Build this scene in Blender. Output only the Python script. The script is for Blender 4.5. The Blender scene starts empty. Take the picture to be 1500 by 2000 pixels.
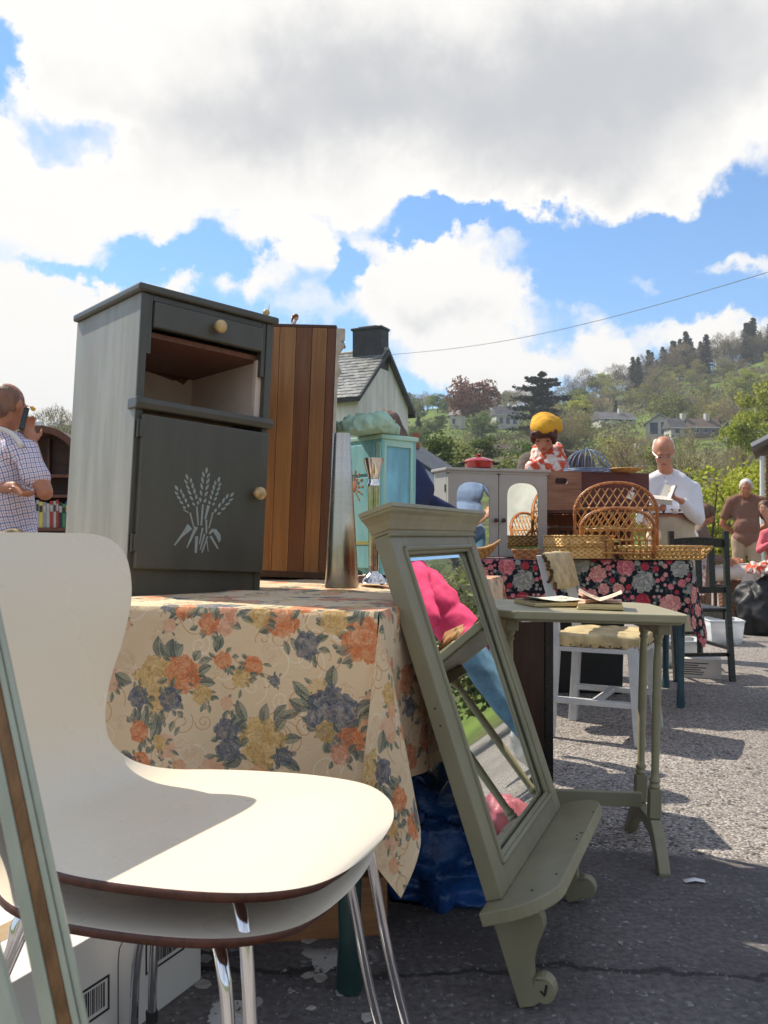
import bpy, bmesh, math, random
import numpy as np
from mathutils import Vector, Matrix, noise
R = math.radians
random.seed(7)
scene = bpy.context.scene
COL = scene.collection

# ------------------------------------------------------------------ camera
FPX, CX, HY, CH = 1700.0, 750.0, 1048.0, 0.9
cam = bpy.data.objects.new('camera', bpy.data.cameras.new('camera'))
COL.objects.link(cam)
cam.location = (0, 0, CH)
cam.rotation_euler = (R(90), 0, 0)
cam.data.sensor_fit = 'VERTICAL'
cam.data.sensor_height = 36.0
cam.data.lens = FPX / 2000 * 36.0
cam.data.shift_y = (HY - 1000) / 2000
cam.data.clip_start = 0.02
cam.data.clip_end = 6000
cam.data.dof.use_dof = True
cam.data.dof.focus_distance = 2.2
cam.data.dof.aperture_fstop = 16
scene.camera = cam

# ------------------------------------------------------------------ light
SUN = Vector((-0.80, 0.60, 0)).normalized() * math.cos(R(49)) + Vector((0, 0, math.sin(R(49))))
sl = bpy.data.lights.new('sun', 'SUN')
sl.energy = 5.0
sl.angle = R(0.5)
sl.color = (1.0, 0.92, 0.79)
so = bpy.data.objects.new('sun', sl)
COL.objects.link(so)
so.rotation_euler = SUN.to_track_quat('Z', 'Y').to_euler()
scene.view_settings.view_transform = 'Standard'
scene.view_settings.look = 'None'
scene.view_settings.exposure = 0.42
scene.view_settings.gamma = 1.0
scene.view_settings.use_curve_mapping = False
scene.cycles.max_bounces = 8
scene.cycles.use_denoising = True

# ------------------------------------------------------------------ helpers: colour and nodes
def S(r, g, b, a=1.0):
    f = lambda c: (c / 255 / 12.92) if c / 255 <= 0.04045 else ((c / 255 + 0.055) / 1.055) ** 2.4
    return (f(r), f(g), f(b), a)

def P(px, py, d):
    return Vector(((px - CX) / FPX * d, d, CH + (HY - py) / FPX * d))

class NT:
    def __init__(s, tree):
        s.t = tree; s.n = tree.nodes; s.l = tree.links
    def new(s, typ, **kw):
        nd = s.n.new(typ)
        for k, v in kw.items():
            setattr(nd, k, v)
        return nd
    def link(s, a, b):
        s.l.new(a, b)
    def put(s, inp, v):
        if isinstance(v, (int, float)): inp.default_value = v
        elif isinstance(v, (tuple, list)): inp.default_value = v
        else: s.link(v, inp)
    def math(s, op, a, b=0.0, c=None, clamp=False):
        nd = s.new('ShaderNodeMath', operation=op, use_clamp=clamp)
        s.put(nd.inputs[0], a); s.put(nd.inputs[1], b)
        if c is not None: s.put(nd.inputs[2], c)
        return nd.outputs[0]
    def mix(s, fac, a, b, blend='MIX'):
        nd = s.new('ShaderNodeMix', data_type='RGBA', blend_type=blend)
        s.put(nd.inputs[0], fac); s.put(nd.inputs[6], a); s.put(nd.inputs[7], b)
        return nd.outputs[2]
    def smooth(s, v, lo, hi, a=0.0, b=1.0):
        nd = s.new('ShaderNodeMapRange', interpolation_type='SMOOTHSTEP')
        s.put(nd.inputs[0], v); s.put(nd.inputs[1], lo); s.put(nd.inputs[2], hi)
        s.put(nd.inputs[3], a); s.put(nd.inputs[4], b)
        return nd.outputs[0]
    def noise(s, vec, scale, detail=4, rough=0.55, dist=0.0, out=0):
        nd = s.new('ShaderNodeTexNoise')
        if vec is not None: s.link(vec, nd.inputs['Vector'])
        nd.inputs['Scale'].default_value = scale
        nd.inputs['Detail'].default_value = detail
        nd.inputs['Roughness'].default_value = rough
        nd.inputs['Distortion'].default_value = dist
        return nd.outputs[out]
    def mapping(s, vec, scale=(1, 1, 1), loc=(0, 0, 0), rot=(0, 0, 0)):
        nd = s.new('ShaderNodeMapping')
        s.link(vec, nd.inputs[0])
        nd.inputs['Location'].default_value = loc
        nd.inputs['Rotation'].default_value = rot
        nd.inputs['Scale'].default_value = scale
        return nd.outputs[0]

def newmat(name):
    m = bpy.data.materials.new(name)
    m.use_nodes = True
    nt = NT(m.node_tree)
    b = m.node_tree.nodes['Principled BSDF']
    return m, nt, b

def mat(name, col, rough=0.6, metal=0.0, var=0.18, scale=6.0, stretch=(1, 1, 1), bump=0.15, bscale=80.0,
        col2=None, wear=None, wear_amt=0.0, spec=0.5, sub=0.0, bdist=0.002, coat=0.0):
    m, nt, b = newmat(name)
    tc = nt.new('ShaderNodeTexCoord')
    v = nt.mapping(tc.outputs['Object'], stretch)
    n1 = nt.noise(v, scale, 6, 0.6)
    dark = tuple(c * (1 - var) for c in col[:3]) + (1,)
    lite = col2 if col2 else tuple(min(1, c * (1 + var)) for c in col[:3]) + (1,)
    c = nt.mix(nt.smooth(n1, 0.3, 0.7), dark, lite)
    if wear:
        n2 = nt.noise(tc.outputs['Object'], scale * 4, 8, 0.7)
        c = nt.mix(nt.smooth(n2, 0.72 - wear_amt, 0.76 - wear_amt), c, wear)
    nt.link(c, b.inputs['Base Color'])
    b.inputs['Roughness'].default_value = rough
    nr = nt.noise(tc.outputs['Object'], scale * 3, 3)
    nt.link(nt.smooth(nr, 0.2, 0.8, max(0.02, rough - 0.08), min(1, rough + 0.08)), b.inputs['Roughness'])
    b.inputs['Metallic'].default_value = metal
    b.inputs['Specular IOR Level'].default_value = spec
    if coat: b.inputs['Coat Weight'].default_value = coat
    if bump:
        n3 = nt.noise(v, bscale, 4, 0.6)
        bp = nt.new('ShaderNodeBump')
        bp.inputs['Strength'].default_value = bump
        bp.inputs['Distance'].default_value = bdist
        nt.link(n3, bp.inputs['Height'])
        nt.link(bp.outputs[0], b.inputs['Normal'])
    return m

def wood(name, c1, c2, rough=0.55, grain=(18, 18, 1.2), scale=3.0, bump=0.25):
    m, nt, b = newmat(name)
    tc = nt.new('ShaderNodeTexCoord')
    v = nt.mapping(tc.outputs['Object'], grain)
    n1 = nt.noise(v, scale, 8, 0.65, 0.6)
    n2 = nt.noise(tc.outputs['Object'], 2.5, 3)
    f = nt.math('ADD', nt.math('MULTIPLY', n1, 0.75), nt.math('MULTIPLY', n2, 0.35))
    nt.link(nt.mix(nt.smooth(f, 0.35, 0.72), c1, c2), b.inputs['Base Color'])
    b.inputs['Roughness'].default_value = rough
    bp = nt.new('ShaderNodeBump'); bp.inputs['Strength'].default_value = bump; bp.inputs['Distance'].default_value = 0.0015
    nt.link(n1, bp.inputs['Height']); nt.link(bp.outputs[0], b.inputs['Normal'])
    return m

def weave_mat(name, c1, c2, s=90.0, rough=0.5, dist=0.004):
    """basket weave: over and under strands"""
    m, nt, b = newmat(name)
    tc = nt.new('ShaderNodeTexCoord')
    sp = nt.new('ShaderNodeSeparateXYZ'); nt.link(tc.outputs['Object'], sp.inputs[0])
    xy = nt.math('ADD', sp.outputs[0], nt.math('MULTIPLY', sp.outputs[1], 0.93))
    a = nt.math('SINE', nt.math('MULTIPLY', xy, s * 2.2))
    c = nt.math('SINE', nt.math('MULTIPLY', sp.outputs[2], s * 4.0))
    h = nt.math('MULTIPLY', a, c)
    n = nt.noise(tc.outputs['Object'], 30, 4)
    f = nt.math('ADD', nt.math('MULTIPLY', h, 0.45), n)
    nt.link(nt.mix(nt.smooth(f, 0.1, 0.85), c1, c2), b.inputs['Base Color'])
    b.inputs['Roughness'].default_value = rough
    bp = nt.new('ShaderNodeBump'); bp.inputs['Strength'].default_value = 0.9; bp.inputs['Distance'].default_value = dist
    nt.link(h, bp.inputs['Height']); nt.link(bp.outputs[0], b.inputs['Normal'])
    return m

def leafmat(name, cols, rough=0.6, trans=0.25, objvar=0.25):
    m, nt, b = newmat(name)
    g = nt.new('ShaderNodeNewGeometry')
    cr = nt.new('ShaderNodeValToRGB')
    els = cr.color_ramp.elements
    while len(els) < len(cols): els.new(0.5)
    for i, c in enumerate(cols):
        els[i].position = i / (len(cols) - 1); els[i].color = c
    nt.link(g.outputs['Random Per Island'], cr.inputs[0])
    oi = nt.new('ShaderNodeObjectInfo')
    hs = nt.new('ShaderNodeHueSaturation')
    nt.link(nt.smooth(oi.outputs['Random'], 0, 1, 1 - objvar, 1 + objvar), hs.inputs['Value'])
    nt.link(nt.smooth(nt.math('FRACT', nt.math('MULTIPLY', oi.outputs['Random'], 7.31)), 0, 1, 0.485, 0.515), hs.inputs['Hue'])
    nt.link(cr.outputs[0], hs.inputs['Color'])
    tr = nt.new('ShaderNodeBsdfTranslucent'); nt.link(hs.outputs[0], tr.inputs[0])
    nt.link(hs.outputs[0], b.inputs['Base Color'])
    b.inputs['Roughness'].default_value = rough
    b.inputs['Specular IOR Level'].default_value = 0.25
    mx = nt.new('ShaderNodeMixShader'); mx.inputs[0].default_value = trans
    nt.link(b.outputs[0], mx.inputs[1]); nt.link(tr.outputs[0], mx.inputs[2])
    out = m.node_tree.nodes['Material Output']
    nt.link(mx.outputs[0], out.inputs[0])
    return m

# ------------------------------------------------------------------ helpers: meshes
def frame_to(d):
    d = Vector(d).normalized()
    up = Vector((0, 0, 1)) if abs(d.z) < 0.99 else Vector((1, 0, 0))
    x = up.cross(d).normalized(); y = d.cross(x)
    return x, y, d

class MB:
    def __init__(s):
        s.v = []; s.f = []
    def add(s, vs, fs):
        o = len(s.v); s.v += [Vector(v) for v in vs]; s.f += [tuple(i + o for i in f) for f in fs]
        return s
    def box(s, c, sz, rot=None, taper=1.0):
        c = Vector(c); hx, hy, hz = sz[0] / 2, sz[1] / 2, sz[2] / 2
        vs = []
        for z in (-1, 1):
            k = taper if z > 0 else 1.0
            for x, y in ((-1, -1), (1, -1), (1, 1), (-1, 1)):
                p = Vector((x * hx * k, y * hy * k, z * hz))
                if rot is not None: p = rot @ p
                vs.append(c + p)
        return s.add(vs, [(3, 2, 1, 0), (4, 5, 6, 7), (0, 1, 5, 4), (1, 2, 6, 5), (2, 3, 7, 6), (3, 0, 4, 7)])
    def span(s, a, b):
        a = Vector(a); b = Vector(b)
        return s.box((a + b) / 2, [abs(b[i] - a[i]) for i in range(3)])
    def bar(s, p0, p1, w, h, up=(0, 0, 1)):
        p0 = Vector(p0); p1 = Vector(p1); d = (p1 - p0)
        L = d.length; d.normalize(); x = Vector(up).cross(d)
        if x.length < 1e-4: x = Vector((1, 0, 0)).cross(d)
        x.normalize(); y = d.cross(x)
        m = Matrix((x, y, d)).transposed()
        return s.box((p0 + p1) / 2, (w, h, L), m)
    def tube(s, pts, r, seg=8, closed=False, caps=True):
        pts = [Vector(p) for p in pts]; n = len(pts)
        rs = r if isinstance(r, (list, tuple)) else [r] * n
        vs = []; fs = []
        prev = None
        for i, p in enumerate(pts):
            if closed: t = pts[(i + 1) % n] - pts[i - 1]
            else: t = pts[min(i + 1, n - 1)] - pts[max(i - 1, 0)]
            t.normalize()
            if prev is None:
                x, y, _ = frame_to(t)
            else:
                x = prev - t * prev.dot(t)
                if x.length < 1e-5: x, y, _ = frame_to(t)
                x.normalize(); y = t.cross(x)
            prev = x
            for k in range(seg):
                a = 2 * math.pi * k / seg
                vs.append(p + (x * math.cos(a) + y * math.sin(a)) * rs[i])
        m = n if closed else n - 1
        for i in range(m):
            j = (i + 1) % n
            for k in range(seg):
                k2 = (k + 1) % seg
                fs.append((i * seg + k, i * seg + k2, j * seg + k2, j * seg + k))
        if caps and not closed:
            fs.append(tuple(range(seg))[::-1]); fs.append(tuple((n - 1) * seg + k for k in range(seg)))
        return s.add(vs, fs)
    def cyl(s, p0, p1, r0, r1=None, seg=12):
        return s.tube([p0, p1], [r0, r0 if r1 is None else r1], seg)
    def lathe(s, prof, c=(0, 0, 0), seg=24, axis=None, flute=0, fd=0.0):
        c = Vector(c); vs = []; fs = []; n = len(prof)
        for (r, z) in prof:
            for k in range(seg):
                a = 2 * math.pi * k / seg
                rr = r * (1 - (fd if (flute and k % 2) else 0))
                p = Vector((rr * math.cos(a), rr * math.sin(a), z))
                if axis is not None: p = axis @ p
                vs.append(c + p)
        for i in range(n - 1):
            for k in range(seg):
                k2 = (k + 1) % seg
                fs.append((i * seg + k, i * seg + k2, (i + 1) * seg + k2, (i + 1) * seg + k))
        if prof[0][0] > 1e-5: fs.append(tuple(range(seg))[::-1])
        if prof[-1][0] > 1e-5: fs.append(tuple((n - 1) * seg + k for k in range(seg)))
        return s.add(vs, fs)
    def ell(s, c, r, seg=16, rot=None):
        c = Vector(c); vs = []; fs = []; rings = max(6, seg // 2)
        if isinstance(r, (int, float)): r = (r, r, r)
        for i in range(rings + 1):
            th = math.pi * i / rings
            for k in range(seg):
                a = 2 * math.pi * k / seg
                p = Vector((r[0] * math.sin(th) * math.cos(a), r[1] * math.sin(th) * math.sin(a), r[2] * math.cos(th)))
                if rot is not None: p = rot @ p
                vs.append(c + p)
        for i in range(rings):
            for k in range(seg):
                k2 = (k + 1) % seg
                fs.append((i * seg + k, (i + 1) * seg + k, (i + 1) * seg + k2, i * seg + k2))
        return s.add(vs, fs)
    def cap(s, a, b, ra, rb, seg=12):
        a = Vector(a); b = Vector(b)
        s.ell(a, ra, seg); s.ell(b, rb, seg)
        return s.tube([a, b], [ra, rb], seg)
    def prism(s, out, h0, h1, fr=None):
        """outline of (x,y) extruded between heights h0..h1; fr maps (x,y,h)->Vector"""
        if fr is None: fr = lambda x, y, h: Vector((x, y, h))
        n = len(out)
        vs = [fr(x, y, h0) for x, y in out] + [fr(x, y, h1) for x, y in out]
        fs = [tuple(range(n))[::-1], tuple(range(n, 2 * n))]
        for i in range(n):
            j = (i + 1) % n
            fs.append((i, j, n + j, n + i))
        return s.add(vs, fs)
    def grid(s, fn, nu, nv, flip=False):
        vs = [fn(i / nu, j / nv) for j in range(nv + 1) for i in range(nu + 1)]
        fs = []
        for j in range(nv):
            for i in range(nu):
                a = j * (nu + 1) + i
                q = (a, a + 1, a + nu + 2, a + nu + 1)
                fs.append(q[::-1] if flip else q)
        return s.add(vs, fs)
    def mesh(s, name):
        me = bpy.data.meshes.new(name)
        me.from_pydata([tuple(v) for v in s.v], [], s.f)
        bm = bmesh.new(); bm.from_mesh(me)
        bmesh.ops.remove_doubles(bm, verts=bm.verts, dist=1e-6)
        bmesh.ops.dissolve_degenerate(bm, edges=bm.edges, dist=1e-7)
        bmesh.ops.recalc_face_normals(bm, faces=bm.faces)
        bm.to_mesh(me); bm.free()
        return me
    def build(s, name, m, parent=None, smooth=False, bev=0.0, world=False, raw=False, angle=35):
        if world and parent is not None:
            inv = parent_matrix(parent).inverted()
            s.v = [inv @ v for v in s.v]
        if raw:
            me = bpy.data.meshes.new(name); me.from_pydata([tuple(v) for v in s.v], [], s.f)
        else:
            me = s.mesh(name)
        return link_mesh(name, me, m, parent, smooth, bev, angle)

def parent_matrix(o):
    m = o.matrix_basis.copy()
    while o.parent:
        o = o.parent; m = o.matrix_basis @ m
    return m

def link_mesh(name, me, m, parent=None, smooth=False, bev=0.0, angle=35):
    o = bpy.data.objects.new(name, me)
    COL.objects.link(o)
    if m is not None:
        for mm in (m if isinstance(m, (list, tuple)) else [m]): me.materials.append(mm)
    if parent is not None: o.parent = parent
    if smooth:
        me.shade_smooth()
        if smooth == 'auto': me.set_sharp_from_angle(angle=R(angle))
    if bev:
        md = o.modifiers.new('bevel', 'BEVEL'); md.width = bev; md.segments = 2
        md.limit_method = 'ANGLE'; md.angle_limit = R(40)
    return o

def tag(o, label=None, cat=None, group=None, kind=None):
    if label: o['label'] = label
    if cat: o['category'] = cat
    if group: o['group'] = group
    if kind: o['kind'] = kind
    return o

def thing(name, label, cat, loc=(0, 0, 0), rot=(0, 0, 0), group=None):
    o = bpy.data.objects.new(name, None)
    COL.objects.link(o)
    o.empty_display_size = 0.1
    o.location = loc
    if isinstance(rot, Matrix): o.rotation_euler = rot.to_3x3().to_euler()
    else: o.rotation_euler = rot
    return tag(o, label, cat, group)

KIDS = {}
def copy_tree(o, loc, rotz=None, label=None, scale=None):
    r = o.copy(); COL.objects.link(r); r.location = loc
    if rotz is not None: r.rotation_euler = (0, 0, rotz)
    if scale: r.scale = scale if isinstance(scale, (tuple, list)) else (scale,) * 3
    if label: r['label'] = label
    if o.name not in KIDS: KIDS[o.name] = [(c, list(c.children)) for c in o.children]
    for c, gs in KIDS[o.name]:
        k = c.copy(); COL.objects.link(k); k.parent = r
        for g in gs:
            q = g.copy(); COL.objects.link(q); q.parent = k
    return r

def crom(pts, n):
    """Catmull-Rom through tuples"""
    pts = [Vector(p) for p in pts]; out = []; m = len(pts) - 1
    for i in range(m):
        p0 = pts[max(i - 1, 0)]; p1 = pts[i]; p2 = pts[i + 1]; p3 = pts[min(i + 2, m)]
        for k in range(n):
            t = k / n
            out.append(0.5 * ((2 * p1) + (p2 - p0) * t + (2 * p0 - 5 * p1 + 4 * p2 - p3) * t * t + (3 * p1 - p0 - 3 * p2 + p3) * t ** 3))
    out.append(pts[-1].copy())
    return out

def rounded(w, h, r, n=5):
    out = []
    for cx, cy, a0 in ((w / 2 - r, h / 2 - r, 0), (-w / 2 + r, h / 2 - r, 90), (-w / 2 + r, -h / 2 + r, 180), (w / 2 - r, -h / 2 + r, 270)):
        for k in range(n + 1):
            a = R(a0 + 90 * k / n); out.append((cx + r * math.cos(a), cy + r * math.sin(a)))
    return out

def remesh(mb, name, voxel, smooth_it=4, disp=None):
    me = bpy.data.meshes.new(name + '_tmp')
    me.from_pydata([tuple(v) for v in mb.v], [], mb.f)
    o = bpy.data.objects.new('tmp', me); COL.objects.link(o)
    md = o.modifiers.new('r', 'REMESH'); md.mode = 'VOXEL'; md.voxel_size = voxel
    if smooth_it:
        sm = o.modifiers.new('s', 'SMOOTH'); sm.factor = 0.5; sm.iterations = smooth_it
    dg = bpy.context.evaluated_depsgraph_get()
    out = bpy.data.meshes.new_from_object(o.evaluated_get(dg))
    out.name = name
    bpy.data.objects.remove(o); bpy.data.meshes.remove(me)
    if disp:
        out.update()
        nrm = [v.normal.copy() for v in out.vertices]
        for v, n in zip(out.vertices, nrm):
            v.co += n * disp(v.co)
    return out

def place_mesh(name, me, m, parent, smooth=True):
    inv = parent_matrix(parent).inverted()
    me.transform(inv)
    return link_mesh(name, me, m, parent, smooth)

# ------------------------------------------------------------------ world: Nishita sky with broken cumulus
world = bpy.data.worlds.new('World'); scene.world = world
world.use_nodes = True
wt = NT(world.node_tree)
for n in list(world.node_tree.nodes): world.node_tree.nodes.remove(n)
wout = wt.new('ShaderNodeOutputWorld'); bg = wt.new('ShaderNodeBackground')
wt.link(bg.outputs[0], wout.inputs[0])
sky = wt.new('ShaderNodeTexSky', sky_type='NISHITA', sun_disc=False)
sky.sun_elevation = R(49)
sky.sun_rotation = math.atan2(SUN.x, SUN.y)
sky.air_density = 1.0; sky.dust_density = 0.25; sky.ozone_density = 2.0
SKYK = 0.12
skyc = wt.mix(1.0, sky.outputs[0], (SKYK * 0.68, SKYK * 1.00, SKYK * 1.22, 1), 'MULTIPLY')
tc = wt.new('ShaderNodeTexCoord')
D = tc.outputs['Generated']
sp = wt.new('ShaderNodeSeparateXYZ'); wt.link(D, sp.inputs[0])
# domain warp for ragged cloud edges
wn = wt.new('ShaderNodeTexNoise'); wt.link(D, wn.inputs['Vector'])
wn.inputs['Scale'].default_value = 9.0; wn.inputs['Detail'].default_value = 8; wn.inputs['Roughness'].default_value = 0.62
wv = wt.new('ShaderNodeSeparateXYZ'); wt.link(wn.outputs['Color'], wv.inputs[0])
az0 = wt.math('ARCTAN2', sp.outputs[0], sp.outputs[1])
el0 = wt.math('ARCSINE', sp.outputs[2])
az = wt.math('ADD', az0, wt.math('MULTIPLY', wt.math('SUBTRACT', wv.outputs[0], 0.5), 0.22))
el = wt.math('ADD', el0, wt.math('MULTIPLY', wt.math('SUBTRACT', wv.outputs[1], 0.5), 0.15))
def blob(px, py, wx, wy, amp, a=None, e=None, power=1.5):
    """a cloud standing in direction (px,py), spread wx,wy in the same units"""
    x = (px - CX) / FPX; z = (HY - py) / FPX
    A = math.atan(x); E = math.atan(z / math.sqrt(1 + x * x))
    kx = FPX * (1 + x * x) ; kz = FPX * (1 + z * z)
    dx = wt.math('DIVIDE', wt.math('SUBTRACT', az if a is None else a, A), wx / kx)
    dz = wt.math('DIVIDE', wt.math('SUBTRACT', el if e is None else e, E), wy / kz)
    q = wt.math('ADD', wt.math('MULTIPLY', dx, dx), wt.math('MULTIPLY', dz, dz))
    return wt.math('MULTIPLY', wt.math('EXPONENT', wt.math('MULTIPLY', wt.math('POWER', q, power), -1.0)), amp)
def total(lst):
    s = lst[0]
    for b in lst[1:]: s = wt.math('ADD', s, b)
    return s
CL = [(560, 60, 1050, 330, 1.5), (1250, 130, 560, 270, 1.3), (60, 330, 520, 190, 1.2), (560, 330, 330, 125, .9), (1110, 365, 215, 84, 1.0), (720, 420, 90, 50, .6),
      (1330, 260, 240, 110, .6),
      (870, 565, 190, 112, 1.6), (790, 610, 110, 80, .5), (560, 505, 95, 68, 1.0), (475, 585, 62, 36, .8), (610, 620, 80, 34, .6), (540, 450, 50, 25, .5),
      (960, 712, 185, 50, 1.3), (1190, 662, 66, 48, 1.0), (1155, 600, 56, 26, .6), (1370, 648, 125, 42, 1.1), (1440, 520, 85, 28, .85), (1210, 715, 65, 28, .7), (1290, 555, 34, 16, .6), (1270, 510, 30, 12, .5),
      (90, 560, 230, 60, .55), (60, 690, 210, 105, 1.3), (320, 548, 60, 24, .7), (120, 800, 180, 70, 1.1)]
NEG = [(10, 120, 68, 80, -1.8), (140, 245, 105, 60, -1.5), (1340, 450, 280, 60, -.5), (500, 425, 170, 16, -.5), (190, 525, 160, 18, -.9), (800, 428, 130, 30, -.9), (670, 520, 34, 70, -1.0), (420, 500, 60, 60, -.9), (1150, 520, 60, 60, -.8), (300, 500, 110, 24, -.9), (960, 428, 190, 26, -1.1), (1100, 500, 40, 90, -.8), (1330, 465, 260, 56, -.7), (1420, 590, 70, 22, -.5)]
cov = total([blob(*c) for c in CL + NEG])
base = wt.math('ADD', cov, wt.math('MULTIPLY', wt.math('SUBTRACT', wt.noise(D, 5.5, 9, 0.6), 0.5), 1.7))
# outside the view the cover goes on as broken cloud
away = wt.smooth(wt.math('ADD', wt.math('MULTIPLY', sp.outputs[1], 1.0), 0.0), 0.45, 0.8, 0.50, 0.0)
base = wt.math('ADD', base, away)
dens = wt.smooth(base, 0.12, 0.98)
thick = wt.smooth(base, 0.75, 1.9)
greyb = total([blob(*c, power=1.0) for c in [(820, 190, 560, 150, .62), (1300, 130, 460, 220, .62), (480, 190, 380, 150, .34), (1120, 330, 200, 60, .25), (880, 610, 130, 50, .7), (560, 540, 60, 24, .4), (60, 470, 90, 130, .25), (1000, 735, 100, 18, .5), (1190, 690, 40, 18, .4), (1370, 668, 80, 16, .4)]])
gn = wt.noise(D, 8.0, 6, 0.55)
grey = wt.math('MULTIPLY', wt.math('ADD', wt.math('MULTIPLY', greyb, 0.9), wt.math('MULTIPLY', wt.math('SUBTRACT', gn, 0.5), 0.7)), thick, clamp=True)
cc = wt.mix(wt.smooth(grey, 0.0, 1.0), (.83, .805, .765, 1), (0.45, 0.46, 0.48, 1))
final = wt.mix(dens, skyc, cc)
wt.link(final, bg.inputs[0]); bg.inputs[1].default_value = 1.0
# ------------------------------------------------------------------ terrain
SKYL = [(-3.2, 330), (-1.6, 260), (-.44, 225), (-.36, 222), (0.0, 240), (.03, 245), (.06, 262), (.12, 255), (.2, 258), (.265, 285), (.34, 310), (.44, 345), (.7, 380), (1.6, 330), (3.2, 330)]
def skyl(a):
    for (a0, v0), (a1, v1) in zip(SKYL, SKYL[1:]):
        if a <= a1:
            t = (a - a0) / (a1 - a0); t = t * t * (3 - 2 * t)
            return v0 + (v1 - v0) * t
    return SKYL[-1][1]
def efrac(r):
    t = min(1, max(0, (r - 22) / 300.0))
    return t ** 0.62
def terr_z(x, y):
    r = math.hypot(x, y)
    if r < 16: return 0.0
    a = math.atan2(x, y)
    if abs(a) < 1.5: rr = r * math.cos(min(abs(a), 0.9))
    else: rr = r * math.cos(0.9)
    e = skyl(a) / FPX
    z = CH * efrac(r) + rr * e * efrac(r)
    z += noise.noise(Vector((x * .02, y * .02, 0))) * 3.0 * efrac(r)
    if r > 330: z -= (r - 330) * .25
    return z * min(1, (r - 16) / 8)
def hill_at(px, py):
    """ground point on the hillside seen in direction px, py"""
    u = (px - CX) / FPX
    best = None
    y = 24.0
    while y < 345:
        z = terr_z(u * y, y)
        yy = HY - (z - CH) / y * FPX
        if yy <= py: return Vector((u * y, y, z))
        y += 2.0
    return Vector((u * 325, 325, terr_z(u * 325, 325)))

def ground_material():
    m, nt, b = newmat('worn tarmac')
    tc = nt.new('ShaderNodeTexCoord'); v = tc.outputs['Object']
    vo = nt.new('ShaderNodeTexVoronoi', feature='F1'); nt.link(v, vo.inputs['Vector']); vo.inputs['Scale'].default_value = 110
    vo.inputs['Randomness'].default_value = 1.0
    vc = nt.new('ShaderNodeSeparateColor'); nt.link(vo.outputs['Color'], vc.inputs[0])
    n0 = nt.noise(v, 0.7, 5, 0.6)
    n1 = nt.noise(v, 9, 6, 0.65)
    n2 = nt.noise(v, 60, 4, 0.6)
    stone = nt.mix(nt.smooth(vc.outputs[0], 0.05, 0.95), (0.20, 0.175, 0.155, 1), (0.50, 0.45, 0.40, 1))
    stone = nt.mix(nt.smooth(vc.outputs[1], 0.90, 0.97), stone, (0.68, 0.63, 0.57, 1))
    stone = nt.mix(nt.smooth(vc.outputs[2], 0.86, 0.9), stone, (0.05, 0.046, 0.045, 1))
    gap = nt.smooth(vo.outputs['Distance'], 0.35, 0.75)
    stone = nt.mix(nt.math('MULTIPLY', gap, 0.55), stone, (0.07, 0.06, 0.053, 1))
    stone = nt.mix(nt.smooth(n1, 0.3, 0.75, 0, 0.35), stone, (0.43, 0.385, 0.345, 1))
    stone = nt.mix(nt.smooth(n0, 0.35, 0.7, 0.0, 0.5), stone, (0.16, 0.14, 0.125, 1))
    # newer smooth patch of darker tarmac, bottom right
    sp = nt.new('ShaderNodeSeparateXYZ'); nt.link(v, sp.inputs[0])
    wob = nt.math('MULTIPLY', nt.math('SUBTRACT', nt.noise(v, 2.2, 5), 0.5), 0.28)
    dx = nt.math('SUBTRACT', sp.outputs[0], 0.35); dy = nt.math('SUBTRACT', sp.outputs[1], 1.05)
    rr = nt.math('SQRT', nt.math('ADD', nt.math('MULTIPLY', nt.math('MULTIPLY', dx, dx), 0.55), nt.math('MULTIPLY', dy, dy)))
    rr = nt.math('ADD', rr, wob)
    patch = nt.smooth(rr, 1.44, 1.49, 1.0, 0.0)
    fine = nt.mix(nt.smooth(n2, 0.25, 0.75), (0.095, 0.085, 0.082, 1), (0.19, 0.17, 0.162, 1))
    fine = nt.mix(nt.smooth(vc.outputs[1], 0.96, 0.985), fine, (0.27, 0.25, 0.25, 1))
    fine = nt.mix(nt.smooth(nt.noise(v, 3.0, 6, .65), .42, .62, 0, .45), fine, (.075, .068, .066, 1))
    crk = nt.math('ABSOLUTE', nt.math('ADD', nt.math('SUBTRACT', sp.outputs[1], 1.80), nt.math('MULTIPLY', nt.math('SUBTRACT', nt.noise(v, 3.5, 6, .65), .5), .22)))
    fine = nt.mix(nt.smooth(crk, .004, .016, .75, 0), fine, (.03, .027, .026, 1))
    # trampled pale paint flakes
    pv = nt.noise(v, 5.0, 7, 0.62)
    box = nt.math('MULTIPLY', nt.smooth(sp.outputs[0], -0.42, -0.30), nt.smooth(sp.outputs[0], -0.05, 0.0, 1, 0))
    box = nt.math('MULTIPLY', box, nt.smooth(sp.outputs[1], 1.86, 1.92, 1, 0))
    flake = nt.math('MULTIPLY', nt.smooth(pv, 0.56, 0.575), box)
    c = nt.mix(patch, stone, fine)
    c = nt.mix(flake, c, (0.55, 0.53, 0.49, 1))
    far = nt.smooth(sp.outputs[1], 14, 30)
    nt.link(c, b.inputs['Base Color'])
    b.inputs['Roughness'].default_value = 0.9
    b.inputs['Specular IOR Level'].default_value = 0.25
    hgt = nt.math('SUBTRACT', nt.math('MULTIPLY', n1, 0.8), nt.math('MULTIPLY', vo.outputs['Distance'], nt.mix(patch, (0.9,)*3 + (1,), (0.25,)*3 + (1,))))
    bp = nt.new('ShaderNodeBump'); bp.inputs['Strength'].default_value = 0.9; bp.inputs['Distance'].default_value = 0.006
    nt.link(hgt, bp.inputs['Height']); nt.link(bp.outputs[0], b.inputs['Normal'])
    return m

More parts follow.
